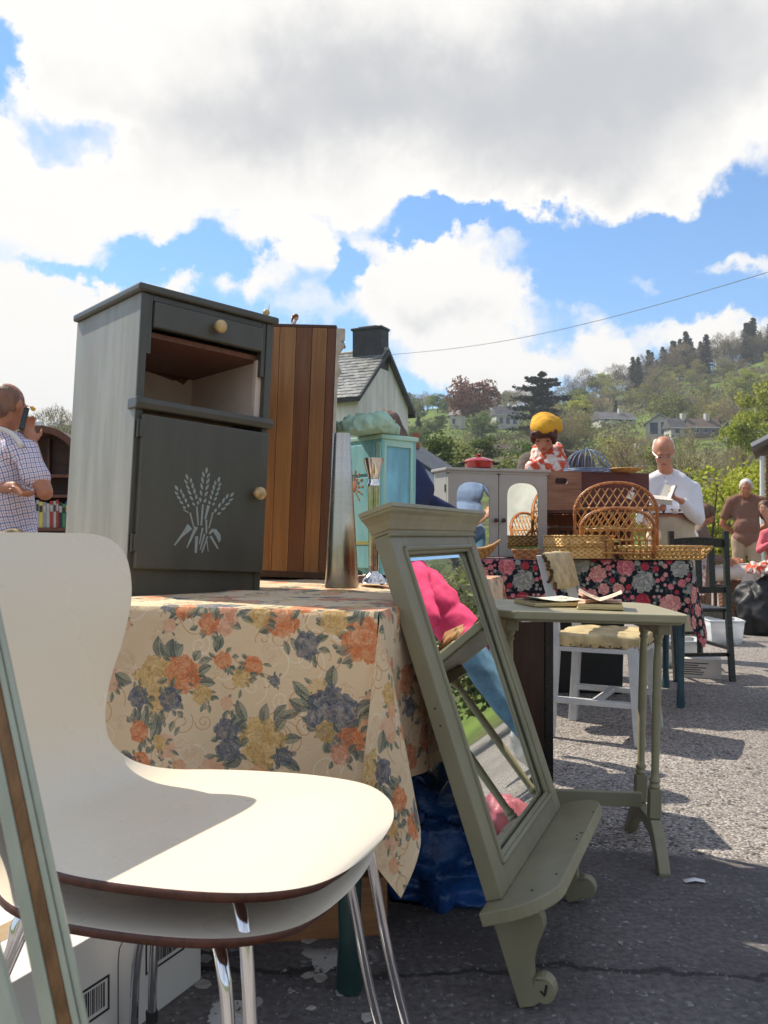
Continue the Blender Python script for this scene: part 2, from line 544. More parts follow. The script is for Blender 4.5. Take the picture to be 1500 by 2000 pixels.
def hill_material():
    m, nt, b = newmat('hillside')
    tc = nt.new('ShaderNodeTexCoord'); v = tc.outputs['Object']
    n0 = nt.noise(v, 0.02, 4); n1 = nt.noise(v, 0.35, 6, 0.7); n2 = nt.noise(v, 0.06, 5, .6)
    grass = nt.mix(nt.smooth(n1, 0.3, 0.7), (0.085, 0.13, 0.025, 1), (0.15, 0.21, 0.045, 1))
    scrub = nt.mix(nt.smooth(n1, 0.3, 0.7), (0.055, 0.055, 0.028, 1), (0.12, 0.105, 0.055, 1))
    c = nt.mix(nt.smooth(n2, 0.42, 0.58), grass, scrub)
    sp = nt.new('ShaderNodeSeparateXYZ'); nt.link(v, sp.inputs[0])
    ratio = nt.math('DIVIDE', sp.outputs[0], nt.math('MAXIMUM', sp.outputs[1], 1.0))
    fld = nt.math('MULTIPLY', nt.smooth(ratio, 0.10, 0.13, 1, 0), nt.smooth(sp.outputs[1], 60, 80))
    c = nt.mix(nt.math('MULTIPLY', fld, 0.85), c, grass)
    nt.link(c, b.inputs['Base Color']); b.inputs['Roughness'].default_value = 0.95
    b.inputs['Specular IOR Level'].default_value = 0.1
    return m
M_TARMAC = ground_material(); M_HILL = hill_material()
g = MB()
NR = 44
def gfn(u, v):
    r = 0.0 if v == 0 else 0.4 * (24 / 0.4) ** v
    a = 2 * math.pi * u
    return Vector((math.sin(a) * r, math.cos(a) * r, 0))
vs = [Vector((0, 0, 0))]; fs = []
NA = 72
rings = [0.5, 1, 2, 4, 8, 15, 25]
for r in rings:
    for k in range(NA):
        a = 2 * math.pi * k / NA; x, y = math.sin(a) * r, math.cos(a) * r
        vs.append(Vector((x, y, 0)))
for k in range(NA): fs.append((0, 1 + (k + 1) % NA, 1 + k))
for i in range(len(rings) - 1):
    for k in range(NA):
        k2 = (k + 1) % NA
        fs.append((1 + i * NA + k, 1 + i * NA + k2, 1 + (i + 1) * NA + k2, 1 + (i + 1) * NA + k))
g.add(vs, fs)
o = g.build('ground', M_TARMAC); tag(o, 'grey worn tarmac of the market yard', kind='structure')
h = MB(); NA = 360
rr = [15.9] + [16 + 330 * (i / 60) ** 1.25 for i in range(1, 61)] + [380, 450, 600, 900, 1500]
vs = []; fs = []
for r in rr:
    for k in range(NA):
        a = -math.pi + 2 * math.pi * k / NA; x, y = math.sin(a) * r, math.cos(a) * r
        z = terr_z(x, y) if r <= 450 else terr_z(x / r * 450, y / r * 450) - (r - 450) * .02
        vs.append(Vector((x, y, z - (0.05 if r < 24 else 0.0) - 0.02)))
for i in range(len(rr) - 1):
    for k in range(NA):
        k2 = (k + 1) % NA
        fs.append((i * NA + k, i * NA + k2, (i + 1) * NA + k2, (i + 1) * NA + k))
h.add(vs, fs)
o = h.build('hills', M_HILL, smooth=True); tag(o, 'green and brown wooded hillside above the market', kind='structure')

# loose grit on the tarmac
gr = MB(); rnd = random.Random(3)
for i in range(2600):
    d = 1.45 + 3.6 * rnd.random() ** 1.7
    x = (rnd.random() * 1.05 - .35) * d
    s = rnd.uniform(.0018, .0048) * (1 if rnd.random() < .97 else 2.0)
    c = Vector((x, d, s * .35))
    a = [Vector((rnd.uniform(-1, 1), rnd.uniform(-1, 1), 0)).normalized() * s * rnd.uniform(.6, 1.2) for _ in range(3)]
    gr.add([c + Vector((math.cos(t) * s * rnd.uniform(.6, 1.2), math.sin(t) * s * rnd.uniform(.6, 1.2), -s * .5)) for t in (0, 1.6, 3.1, 4.7)] + [c + Vector((0, 0, s * .6))],
           [(0, 1, 4), (1, 2, 4), (2, 3, 4), (3, 0, 4)])
o = gr.build('grit', mat('grit', (0.2, 0.185, 0.17, 1), .9, var=.6, scale=300), raw=True); tag(o, 'loose grit and small stones scattered over the tarmac', 'grit', kind='stuff')
# ------------------------------------------------------------------ printed cloth designs, painted from formulas
def value_noise(n, cells, seed):
    rs = np.random.RandomState(seed); g0 = rs.rand(cells, cells)
    t = np.arange(n) * cells / n; i = t.astype(int); f = t - i; f = f * f * (3 - 2 * f)
    a = g0[np.ix_(i % cells, i % cells)]; b_ = g0[np.ix_(i % cells, (i + 1) % cells)]
    c = g0[np.ix_((i + 1) % cells, i % cells)]; d = g0[np.ix_((i + 1) % cells, (i + 1) % cells)]
    fx = f[None, :]; fy = f[:, None]
    return (a * (1 - fx) + b_ * fx) * (1 - fy) + (c * (1 - fx) + d * fx) * fy
class Print:
    def __init__(s, n, base, seed):
        s.n = n; s.im = np.zeros((n, n, 3)); s.im[:] = base
        s.fn = value_noise(n, 64, seed) * .6 + value_noise(n, 160, seed + 1) * .4
        s.rs = random.Random(seed); s.soft = .50
    def patch(s, cx, cy, R_):
        n = s.n; x0, x1 = int((cx - R_) * n), int((cx + R_) * n) + 1; y0, y1 = int((cy - R_) * n), int((cy + R_) * n) + 1
        ys = np.arange(y0, y1); xs = np.arange(x0, x1)
        X, Y = np.meshgrid(xs / n - cx, ys / n - cy)
        ix = np.ix_(ys % n, xs % n)
        return X, Y, ix
    def rose(s, cx, cy, r, light, dark, mid=None, seed=None):
        rs = s.rs
        light = np.array(light); dark = np.array(dark)
        mid = np.array(mid) if mid is not None else (light + dark) / 2
        X, Y, ix = s.patch(cx, cy, r * 1.3)
        X = X + (s.fn[ix] - .5) * r * .35; Y = Y + (np.roll(s.fn, 37, 0)[ix] - .5) * r * .35
        rad = np.hypot(X, Y) / r; th = np.arctan2(Y, X)
        col = np.zeros(X.shape + (3,)); cov = np.zeros(X.shape)
        nr = 5
        for k in range(nr):                       # rings of petals, outermost first
            rk = 1.0 - k * 0.19; pet = max(3, 7 - k); ph = rs.uniform(0, 6.28)
            u = (th + ph) * pet / (2 * np.pi); fu = u - np.floor(u); pid = np.floor(u)
            edge = rk * (0.80 + 0.20 * np.sqrt(np.clip(np.sin(np.pi * fu), 0, 1)))
            inside = rad < edge
            depth = np.clip((edge - rad) / 0.22, 0, 1)
            tone = (0.95 - .55 * depth) * (0.78 + 0.22 * np.sin(pid * 2.4 + k)) + (s.fn[ix] - .5) * .35
            tone = np.clip(tone, 0, 1)[..., None]
            c = np.where(tone > .5, mid + (light - mid) * (tone - .5) * 2, dark + (mid - dark) * tone * 2)
            line = (np.abs(edge - rad) < 0.035) | ((np.minimum(fu, 1 - fu) < .05) & (rad > rk - .3))
            c = np.where(line[..., None] & (s.fn[ix] > .42)[..., None], dark * .5 + mid * .5, c)
            col = np.where(inside[..., None], c, col); cov = np.where(inside, 1, cov)
        im = s.im[ix]; a = cov[..., None] * np.clip(s.soft + .7 * (np.roll(s.fn, 91, 1)[ix] - .2), .55, .97)[..., None]
        s.im[ix] = im * (1 - a) + col * a
    def leaf(s, cx, cy, ang, L, w, light, dark):
        X, Y, ix = s.patch(cx, cy, L * 1.1)
        ca, sa = math.cos(ang), math.sin(ang)
        u = (X * ca + Y * sa) / L; v = (-X * sa + Y * ca) / w
        v = v + .25 * np.sin(u * 3)
        pr = np.sin(np.pi * np.clip(u, 0, 1)) ** .8
        inside = (u > 0) & (u < 1) & (np.abs(v) < pr)
        tone = np.clip(.5 + .5 * np.sign(v) * .6 + (s.fn[ix] - .5), 0, 1)[..., None]
        vein = (np.abs(v) < .1) | (np.abs(np.sin((u * 1.0 + np.abs(v) * .25) * 24)) < .22)
        c = np.array(dark) + (np.array(light) - np.array(dark)) * tone
        c = np.where(vein[..., None], np.array(dark) * .8, c)
        a = inside[..., None] * np.clip(.45 + .9 * (s.fn[ix] - .2), .3, .9)[..., None]
        s.im[ix] = s.im[ix] * (1 - a) + c * a
    def stroke(s, pts, w, col, alpha):
        col = np.array(col)
        for (x0, y0), (x1, y1) in zip(pts, pts[1:]):
            m = max(2, int(math.hypot(x1 - x0, y1 - y0) * s.n / 1.5))
            for i in range(m):
                t = i / m; x = x0 + (x1 - x0) * t; y = y0 + (y1 - y0) * t
                r = max(1, int(w * s.n)); xi = int(x * s.n); yi = int(y * s.n)
                ix = np.ix_(np.arange(yi, yi + r) % s.n, np.arange(xi, xi + r) % s.n)
                s.im[ix] = s.im[ix] * (1 - alpha) + col * alpha
    def swirl(s, cx, cy, r, col, alpha, turns=1.6, hand=1):
        a0 = s.rs.uniform(0, 6.28)
        pts = [(cx + r * (1 - t / 40 * .85) * math.cos(a0 + hand * turns * 6.28 * t / 40), cy + r * (1 - t / 40 * .85) * math.sin(a0 + hand * turns * 6.28 * t / 40)) for t in range(41)]
        s.stroke(pts, .003, col, alpha)
    def image(s, name):
        n = s.n; px = np.ones((n, n, 4), dtype=np.float32)
        px[..., :3] = np.clip(s.im, 0, 1)[::-1]
        im = bpy.data.images.new(name, n, n); im.colorspace_settings.name = 'sRGB'
        im.pixels.foreach_set(px.ravel()); im.update(); im.pack()
        return im
def C8(r, g, b): return (r / 255, g / 255, b / 255)
LG, LD = C8(170, 172, 146), C8(92, 102, 98)
def bouquet(p, x, y, r, light, dark, mid=None, leaves=5, lg=LG, ld=LD, spread=1.0):
    for k in range(leaves):
        a = p.rs.uniform(0, 6.28); q = r * p.rs.uniform(.45, 1.15)
        p.leaf(x + q * math.cos(a), y + q * math.sin(a), a + p.rs.uniform(-.5, .5), r * p.rs.uniform(.6, .95) * spread, r * p.rs.uniform(.16, .26), lg, ld)
    p.rose(x, y, r, light, dark, mid)
OR = (C8(248, 186, 140), C8(180, 84, 44), C8(226, 132, 84)); YE = (C8(246, 222, 160), C8(160, 118, 66), C8(220, 180, 112))
BL = (C8(158, 162, 168), C8(48, 50, 66), C8(98, 104, 122)); PK = (C8(250, 214, 190), C8(190, 110, 84), C8(232, 160, 130))
def cream_print():
    p = Print(1536, C8(238, 214, 180), 11); T = .72
    n = p.n; v = value_noise(n, 7, 5)[..., None]; p.im = p.im * (1 - .12 * v) + np.array(C8(222, 182, 140)) * .12 * v
    rs = p.rs
    for i in range(170):
        x, y = rs.random(), rs.random()
        p.swirl(x, y, rs.uniform(.02, .06), C8(208, 160, 114) if rs.random() < .6 else C8(250, 238, 216), .5, rs.uniform(.7, 1.6), rs.choice((-1, 1)))
    for i in range(34):
        p.rose(rs.random(), rs.random(), rs.uniform(.02, .045), C8(246, 230, 204), C8(216, 176, 138), C8(234, 208, 174))
    for i in range(45):
        c = rs.choice([OR, YE, YE, PK, PK]); q = [tuple(.55 * a_ + .45 * b_ for a_, b_ in zip(k_, (.93, .83, .69))) for k_ in c]
        bouquet(p, rs.random(), rs.random(), rs.uniform(.018, .042), *q, leaves=5)
    def put(px, py, r, c, lv=10):
        x = (px - 740) / 1000 / T % 1; y = ((py - 1195) / 960 + .0) / T % 1
        bouquet(p, x, y, r / T, *c, leaves=lv)
    for a in [(715, 1243, .040, OR), (655, 1212, .026, YE), (600, 1258, .024, BL), (548, 1212, .034, OR), (500, 1206, .022, YE), (420, 1210, .034, PK), (395, 1225, .02, OR), (340, 1195, .022, OR), (300, 1190, .016, BL),
              (285, 1340, .052, YE), (345, 1322, .036, OR), (318, 1372, .022, BL), (240, 1372, .022, BL), (385, 1358, .018, YE),
              (428, 1293, .017, OR), (490, 1300, .019, OR), (465, 1325, .018, YE), (535, 1325, .010, BL), (655, 1380, .050, BL), (640, 1410, .02, YE), (690, 1420, .024, OR), (668, 1448, .020, PK),
              (512, 1440, .046, YE), (435, 1424, .022, BL), (440, 1460, .022, BL), (555, 1462, .018, BL), (300, 1452, .015, YE), (245, 1437, .022, OR), (250, 1500, .024, OR), (222, 1500, .016, BL)]:
        put(a[0], a[1], a[2] * 1.12, a[3])
    # remainder of the repeat (the lower half and what hangs round the corner)
    for i in range(26):
        x = rs.random(); y = .52 + .44 * rs.random()
        c = rs.choice([OR, OR, YE, YE, BL, PK]); bouquet(p, x, y, rs.uniform(.022, .062), *c, leaves=6)
    for i in range(5):
        bouquet(p, .02 + .17 * rs.random(), .05 + .4 * rs.random(), rs.uniform(.02, .035), *rs.choice([OR, YE, BL]), leaves=4)
    return p.image('cream rose print')
def navy_print():
    p = Print(1280, C8(26, 32, 44), 23); rs = p.rs; p.soft = .95
    PKs = [(C8(255, 214, 214), C8(140, 40, 62), C8(226, 130, 144)), (C8(236, 110, 124), C8(110, 26, 42), C8(190, 62, 82)),
           (C8(236, 234, 228), C8(84, 92, 98), C8(168, 172, 170)), (C8(255, 226, 216), C8(160, 76, 84), C8(234, 164, 160))]
    lg, ld = C8(140, 160, 158), C8(52, 66, 68)
    for i in range(130): p.leaf(rs.random(), rs.random(), rs.uniform(0, 6.28), rs.uniform(.03, .055), rs.uniform(.008, .014), lg, ld)
    placed = []
    for i in range(2500):
        r = rs.choice([.066, .05, .036, .026, .02, .014]) if i > 60 else rs.choice([.095, .075])
        x, y = rs.random(), rs.random()
        if any(math.hypot((x - a + .5) % 1 - .5, (y - b + .5) % 1 - .5) < (r + c) * .98 for a, b, c in placed): continue
        placed.append((x, y, r)); c = rs.choice(PKs + [PKs[2]])
        bouquet(p, x, y, r, *c, leaves=5 if r > .03 else 2, lg=lg, ld=ld)
        if len(placed) > 170: break
    return p.image('navy rose print')
def cloth_mat(name, im, tile, bright=1.0, fold=0.5, seed=0.0):
    m, nt, b = newmat(name)
    uv = nt.new('ShaderNodeUVMap')
    mp = nt.mapping(uv.outputs[0], (1 / tile, 1 / tile, 1), (seed, 0, 0))
    ti = nt.new('ShaderNodeTexImage'); ti.image = im; ti.extension = 'REPEAT'; nt.link(mp, ti.inputs[0])
    c = nt.mix(1.0, ti.outputs[0], (bright, bright * .95, bright * .88, 1), 'MULTIPLY')
    nt.link(c, b.inputs['Base Color'])
    b.inputs['Roughness'].default_value = .85; b.inputs['Specular IOR Level'].default_value = .2
    b.inputs['Sheen Weight'].default_value = .15
    tc = nt.new('ShaderNodeTexCoord')
    n1 = nt.noise(tc.outputs['Object'], 9, 5, .6, 1.2); n2 = nt.noise(uv.outputs[0], 900, 2)
    hh = nt.math('ADD', nt.math('MULTIPLY', n1, 1.0), nt.math('MULTIPLY', n2, .05))
    bp = nt.new('ShaderNodeBump'); bp.inputs['Strength'].default_value = fold; bp.inputs['Distance'].default_value = .012
    nt.link(hh, bp.inputs['Height']); nt.link(bp.outputs[0], b.inputs['Normal'])
    tr = nt.new('ShaderNodeBsdfTranslucent'); nt.link(c, tr.inputs[0])
    mx = nt.new('ShaderNodeMixShader'); mx.inputs[0].default_value = .12
    nt.link(b.outputs[0], mx.inputs[1]); nt.link(tr.outputs[0], mx.inputs[2])
    nt.link(mx.outputs[0], m.node_tree.nodes['Material Output'].inputs[0])
    return m
def drape(name, C, yaw, L, W, H_, drop, m, fold=.012, seed=1, dmap=None, tail=1.0):
    """cloth over a table: C is the near right corner, front edge runs left by L, side runs back by W"""
    f = Vector((-math.cos(yaw), math.sin(yaw), 0)); bk = Vector((math.sin(yaw), math.cos(yaw), 0))
    C = Vector((C[0], C[1], H_)); UP = Vector((0, 0, 1))
    vs = []; fs = []; uvs = []
    def nz(p, k=1): return noise.noise(Vector((p[0] * 6 + seed * 9, p[1] * 6, k)))
    def addgrid(fn, nu, nv):
        o = len(vs)
        for j in range(nv + 1):
            for i in range(nu + 1):
                p, uv = fn(i / nu, j / nv); vs.append(p); uvs.append(uv)
        for j in range(nv):
            for i in range(nu):
                a = o + j * (nu + 1) + i
                fs.append((a, a + 1, a + nu + 2, a + nu + 1))
    def top(u, v):
        s, t = u * L, v * W
        e = min(s, L - s, t, W - t)
        z = max(0, min(1, e / .05)) * (max(0, nz((s, t))) * .012 + .002)
        return C + f * s + bk * t + UP * z, (-s, t)
    addgrid(top, 80, 80)
    def skirt(A, along, out, Ln, uvf, sd):
        def fn(u, v):
            s = u * Ln; t = v * drop
            k = v ** .8
            env = min(1, s / .06, (Ln - s) / .06)
            w = fold * (math.sin(s * 17 + sd) * .6 + math.sin(s * 31 + sd * 2.1) * .4 + nz((s + sd, t), 2) * 1.2)
            rd = .006 * min(1, t / .01)
            off = rd + k * (.012 + w * env)
            hem = 1 + .015 * math.sin(s * 9 + sd)
            return A + along * s + out * off - UP * (t * hem if v > 0 else 0), uvf(s, t)
        addgrid(fn, 90, 34)
    skirt(C, f, -bk, L, lambda s, t: (-s, -t), seed)
    skirt(C, bk, -f, W, lambda s, t: (t, s), seed + 2.2)
    skirt(C + bk * W, f, bk, L, lambda s, t: (-s, W + t), seed + 4)
    skirt(C + f * L, bk, f, W, lambda s, t: (-L - t, s), seed + 6)
    def ear(A, n1, n2, uvf):
        diag = (n1 + n2).normalized(); tan = (n2 - n1).normalized()
        def fn(u, v):
            ph = u * math.pi / 2
            rho = drop / max(math.cos(ph), math.sin(ph)) * v
            dd = -UP + diag * (.15 * (1 - math.cos(2 * math.pi * u)) / 2 + .01 * math.sin(6.28 * u * 3) * v) + tan * (.17 * math.sin(2 * math.pi * u))
            dd.normalize()
            return A + diag * .007 * min(1, v * 30) + dd * rho * (1 + (tail - 1) * math.sin(2 * ph)), uvf(rho * math.cos(ph), rho * math.sin(ph))
        addgrid(fn, 48, 30)
    ear(C, -bk, -f, lambda a, b_: (b_, -a))
    ear(C + bk * W, -f, bk, lambda a, b_: (a, W + b_))
    me = bpy.data.meshes.new(name); me.from_pydata([tuple(v) for v in vs], [], fs)
    ul = me.uv_layers.new(name='UVMap')
    for lp in me.loops: ul.data[lp.index].uv = uvs[lp.vertex_index]
    me.shade_smooth()
    return link_mesh(name, me, m)
IM_CREAM = cream_print(); IM_NAVY = navy_print()
M_CREAM = cloth_mat('cream rose cotton', IM_CREAM, .72, .98, .9)
M_NAVY = cloth_mat('navy rose cotton', IM_NAVY, .62, 1.0)
# ------------------------------------------------------------------ near table with rose cloth
M_SAGE = mat('sage green paint', (0.25, 0.225, 0.14, 1), .42, var=.10, scale=5, bump=.12, bscale=60, wear=(.06, .05, .035, 1), wear_amt=-.02)
M_SAGE2 = mat('pale sage paint', (0.31, 0.275, 0.165, 1), .45, var=.10, scale=7, bump=.12, wear=(.10, .075, .05, 1), wear_amt=-.01)
M_CHROME = mat('chrome', (.82, .82, .84, 1), .08, 1.0, var=.03, bump=0)
M_DKGREEN = mat('dark green paint', (.02, .05, .045, 1), .35, var=.3, scale=12, wear=(.1, .12, .1, 1), wear_amt=0.02)
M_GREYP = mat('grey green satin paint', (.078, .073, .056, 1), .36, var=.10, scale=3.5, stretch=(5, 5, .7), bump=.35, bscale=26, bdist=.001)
M_GREYL = mat('grey paint lightened for sunlit side', (.27, .27, .235, 1), .5, var=.14, scale=4, stretch=(5, 5, .7), bump=.4, bscale=26, bdist=.001)  # cabinet paint again, sunlight on the left side put into a lighter colour
M_BRASS = mat('turned brass knob', (.62, .43, .20, 1), .35, .35, var=.25, scale=40, bump=.2, bscale=90)
M_WHITE = mat('white laminate', (.82, .71, .55, 1), .30, var=.02, scale=2, bump=0)
M_PLYEDGE = wood('dark red ply edge', (.05, .014, .008, 1), (.13, .04, .02, 1), .4, (30, 30, 30), 2)
M_CARD = mat('white card', (.68, .64, .58, 1), .7, var=.05, scale=4, bump=.05)
M_BLACK = mat('black print', (.02, .018, .018, 1), .6, bump=0)

def mesh_table(name, label, C, yaw, L, W, H_, legm, inset, legr, skip=()):
    t = thing(name, label, 'table', (C[0], C[1], 0), (0, 0, -yaw))
    # local: x to the right, y back; corner at origin
    MB().span((-L, 0, H_ - .022), (0, W, H_)).build('tabletop', legm, t, bev=.004)
    MB().span((-L + .06, .06, H_ - .1), (-.06, W - .06, H_ - .0225)).build('apron', legm, t)
    for x in (-inset, -L + inset):
        for y in (inset, W - inset):
            MB().tube([(x, y, H_ - .1), (x, y, H_ - .12), (x, y, .1), (x, y, .012), (x, y, 0)], [legr, legr * 1.05, legr * .72, legr * .95, legr * .8], 14).build('leg', legm, t, smooth='auto')
    return t
Y1 = R(16); C1 = (-.01, 1.62); H1 = .76
mesh_table('trestle_table', 'green legged table under the cream rose cloth', C1, Y1, 1.3, 1.55, H1 - .004, M_DKGREEN, .085, .03)
o = drape('tablecloth', C1, Y1, 1.3, 1.55, H1, .36, M_CREAM, .017, 1)
tag(o, 'cream cotton tablecloth printed with orange, yellow and blue roses', 'tablecloth')

# ------------------------------------------------------------------ grey bedside cabinet with wheat stencil
def cabinet():
    B = Vector((-.596, 2.0, H1 + .006))           # near-left bottom corner of its front
    yaw = math.atan2(.235, .275)
    t = thing('bedside_cabinet', 'grey green painted bedside cabinet with a wheat stencil on its door', 'cabinet', B, (R(0), R(3.3), yaw))
    Wd, Dp, Ht = .362, .39, .725                  # x right along front, y back, z up
    sid = M_GREYL
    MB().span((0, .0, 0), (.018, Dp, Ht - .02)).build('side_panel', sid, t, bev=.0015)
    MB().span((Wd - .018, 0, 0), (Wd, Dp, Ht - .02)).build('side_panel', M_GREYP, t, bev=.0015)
    MB().span((.0185, Dp - .008, .06), (Wd - .0185, Dp, Ht - .021)).build('back_panel', M_CARDI, t)
    # top with rounded lip
    MB().prism([(0, 0), (.022, 0), (.022, 1), (0, 1)], 0, 1, lambda x, y, h: Vector((-.012 + (Wd + .024) * h, -.016 + (Dp + .018) * y, Ht - .0195 + x * .85))).build('top', M_GREYP, t, bev=.005)
    fr = MB()                                      # face frame
    fr.span((0.0185, -.002, 0.565), (.030, .02, Ht - .0205)); fr.span((Wd - .030, -.002, .565), (Wd - .0185, .02, Ht - .0205))
    fr.span((.0305, -.002, Ht - .034), (Wd - .0305, .018, Ht - .0205))
    fr.span((-.0005, -.006, .45), (.0180, -.0003, Ht - .021)); fr.span((Wd - .0180, -.006, .45), (Wd + .0005, -.0003, Ht - .021))
    fr.build('face_frame', M_GREYP, t, bev=.001)
    dr = MB().span((.0312, -.010, .628), (Wd - .0312, .009, Ht - .036)).build('drawer', M_GREYP, t, bev=.003)
    tag(dr, 'shallow grey drawer')
    def knob(c, par, nm='knob'):
        ax = Matrix.Rotation(R(90), 3, 'X')
        k = MB().lathe([(.0, .034), (.009, .033), (.0155, .027), (.0165, .020), (.012, .012), (.007, .008), (.009, .001)], c, 20, ax)
        k.build(nm, M_BRASS, par, smooth=True)
    knob((.195, -.010, .660), dr)
    MB().span((.0185, .02, .610), (Wd - .0185, Dp - .009, .622)).build('drawer_base', M_REDWOOD, t)
    ins = MB()
    ins.span((.0183, .012, .452), (.0212, Dp - .010, .609)); ins.span((Wd - .0212, .012, .452), (Wd - .0183, Dp - .010, .609))
    ins.span((.0215, Dp - .0125, .452), (Wd - .0215, Dp - .0085, .609)); ins.span((.0215, .012, .4505), (Wd - .0215, Dp - .013, .4535))
    ins.span((.0215, Dp - .030, .454), (.036, Dp - .0128, .609)); ins.span((Wd - .034, .012, .454), (Wd - .0215, .026, .609))
    ins.build('alcove_lining', M_CARDI, t)
    pc = MB()
    for (x0, w, dz) in ((.06, .035, .03), (.2, .1, .012), (.255, .07, .018), (.03, .03, .014)):
        pc.prism([(x0, .6085), (x0 + w, .6085), (x0 + w * .8, .6085 - dz), (x0 + w * .35, .6085 - dz * .4)], 0, .0012, lambda x, y, h: Vector((x, Dp - .014 - h - .0005, y)))
    pc.build('torn_paper', M_REDWOOD, t)
    tag(t.children[-1], kind='stuff')
    MB().prism([(-.018, .432), (-.022, .445), (-.018, .458), (0.03, .458), (.03, .432)], 0, 1, lambda x, y, h: Vector((-.006 + (Wd + .012) * h, x - .0, y))).build('shelf_ledge', M_GREYP, t, bev=.003)
    door = MB().span((.012, -.020, .062), (Wd - .004, -.0018, .420)).build('door', M_GREYP, t, bev=.004)
    knob((Wd - .038, -.020, .262), door)
    MB().span((.0185, -.001, 0), (Wd - .0185, .017, .0615)).build('plinth', M_GREYP, t, bev=.001)
    MB().span((.0005, -.0025, .0), (.0180, -.0003, .449)).build('front_stile', M_GREYP, t)
    MB().span((Wd - .0180, -.0025, .0), (Wd - .0005, -.0003, .449)).build('front_stile', M_GREYP, t)
    for z in (.10, .365):
        MB().cyl((.006, -.010, z), (.006, -.010, z + .042), .004, None, 8).span((.0055, -.0215, z + .002), (.018, -.0203, z + .04)).build('hinge', M_GREYP, door)
    # wheat stencil: thin paint film on the door
    w = MB(); K = lambda x, y: (.178 + (x - 720) / 8.82 / 700, .207 - (y - 900) / 8.82 / 795)
    def poly(pts): w.prism([K(*p) for p in pts], 0, .0006, lambda x, y, h: Vector((x, -.0201 - h, y)))
    def stroke(a, b_, w0, w1):
        dx, dy = b_[0] - a[0], b_[1] - a[1]; L = math.hypot(dx, dy); nx, ny = -dy / L, dx / L
        poly([(a[0] + nx * w0, a[1] + ny * w0), (b_[0] + nx * w1, b_[1] + ny * w1), (b_[0] - nx * w1, b_[1] - ny * w1), (a[0] - nx * w0, a[1] - ny * w0)])
    def grain(x, y, ang, L=115, wd=23):
        ca, sa = math.sin(ang), -math.cos(ang)
        pts = [(0, 0), (.25, .7), (.5, 1), (.8, .6), (1, 0), (.8, -.6), (.5, -1), (.25, -.7)]
        poly([(x + u * L * ca - v * wd * sa * -1 * -1, y + u * L * sa + v * wd * ca) for u, v in pts])
    for (x0, y0, x1, y1, n) in ((460, 880, 290, 590, 4), (610, 820, 440, 380, 5), (705, 760, 745, 230, 5), (850, 790, 955, 370, 5), (940, 930, 1185, 600, 4)):
        a0 = math.atan2(x1 - x0, -(y1 - y0)); L = math.hypot(x1 - x0, y1 - y0)
        for i in range(n):
            q = i / n; cx, cy = x0 + (x1 - x0) * q, y0 + (y1 - y0) * q; k = .8 + .35 * math.sin(math.pi * q)
            for sd in (-1, 1):
                grain(cx + sd * 26 * math.cos(a0), cy + sd * 26 * math.sin(a0), a0 + sd * .33, L / n * 1.0 * k, 21)
        grain(x1 - (x1 - x0) * .06, y1 - (y1 - y0) * .06, a0, 110, 24)
    for a in [((510, 950), (585, 1190), 14, 9), ((615, 830), (655, 1150), 13, 12), ((715, 790), (705, 1150), 14, 15), ((810, 800), (765, 1040), 24, 14), ((785, 1050), (800, 1280), 16, 12), ((890, 910), (835, 1190), 14, 9),
              ((625, 1180), (490, 1540), 30, 8), ((640, 1340), (638, 1620), 26, 18), ((730, 1190), (690, 1470), 14, 10), ((770, 1290), (710, 1560), 14, 12), ((820, 1330), (740, 1610), 12, 13), ((815, 1410), (845, 1590), 10, 5),
              ((870, 1320), (1010, 1530), 22, 12), ((400, 910), (480, 950), 10, 10)]:
        stroke(*a)
    poly([(480, 1140), (560, 1220), (400, 1370), (295, 1520), (275, 1505), (400, 1300)])
    poly([(840, 1260), (890, 1190), (960, 1195), (1040, 1290), (1050, 1370), (1020, 1425), (970, 1330), (910, 1240), (850, 1300)])
    tag(w.build('wheat_stencil', M_STENCIL, door), 'pale grey stencil of a tied wheat sheaf')
    return t
M_CARDI = mat('bare primed board', (.70, .56, .46, 1), .75, var=.12, scale=5, bump=.05)
M_REDWOOD = wood('raw red brown wood', (.11, .035, .015, 1), (.22, .08, .035, 1), .5)
M_CHROME2 = mat('dull steel', (.45, .45, .43, 1), .35, .9, var=.1)
M_STENCIL = mat('pale stencil paint', (.30, .33, .31, 1), .6, var=.12, scale=40)
cabinet()

# small things on the cabinet top
t = thing('shell_ornament', 'small pale yellow ornament at the right end of the grey cabinet top', 'ornament', P(520, 612, 2.34) + Vector((0, 0, -.006)))
MB().ell((0, 0, .008), (.010, .008, .009), 12).build('shell', mat('yellow glaze', (.6, .45, .2, 1), .3), t, smooth=True)
MB().cyl((.006, 0, .014), (.009, 0, .030), .0012, .0006, 6).build('spike', M_BRASS, t)

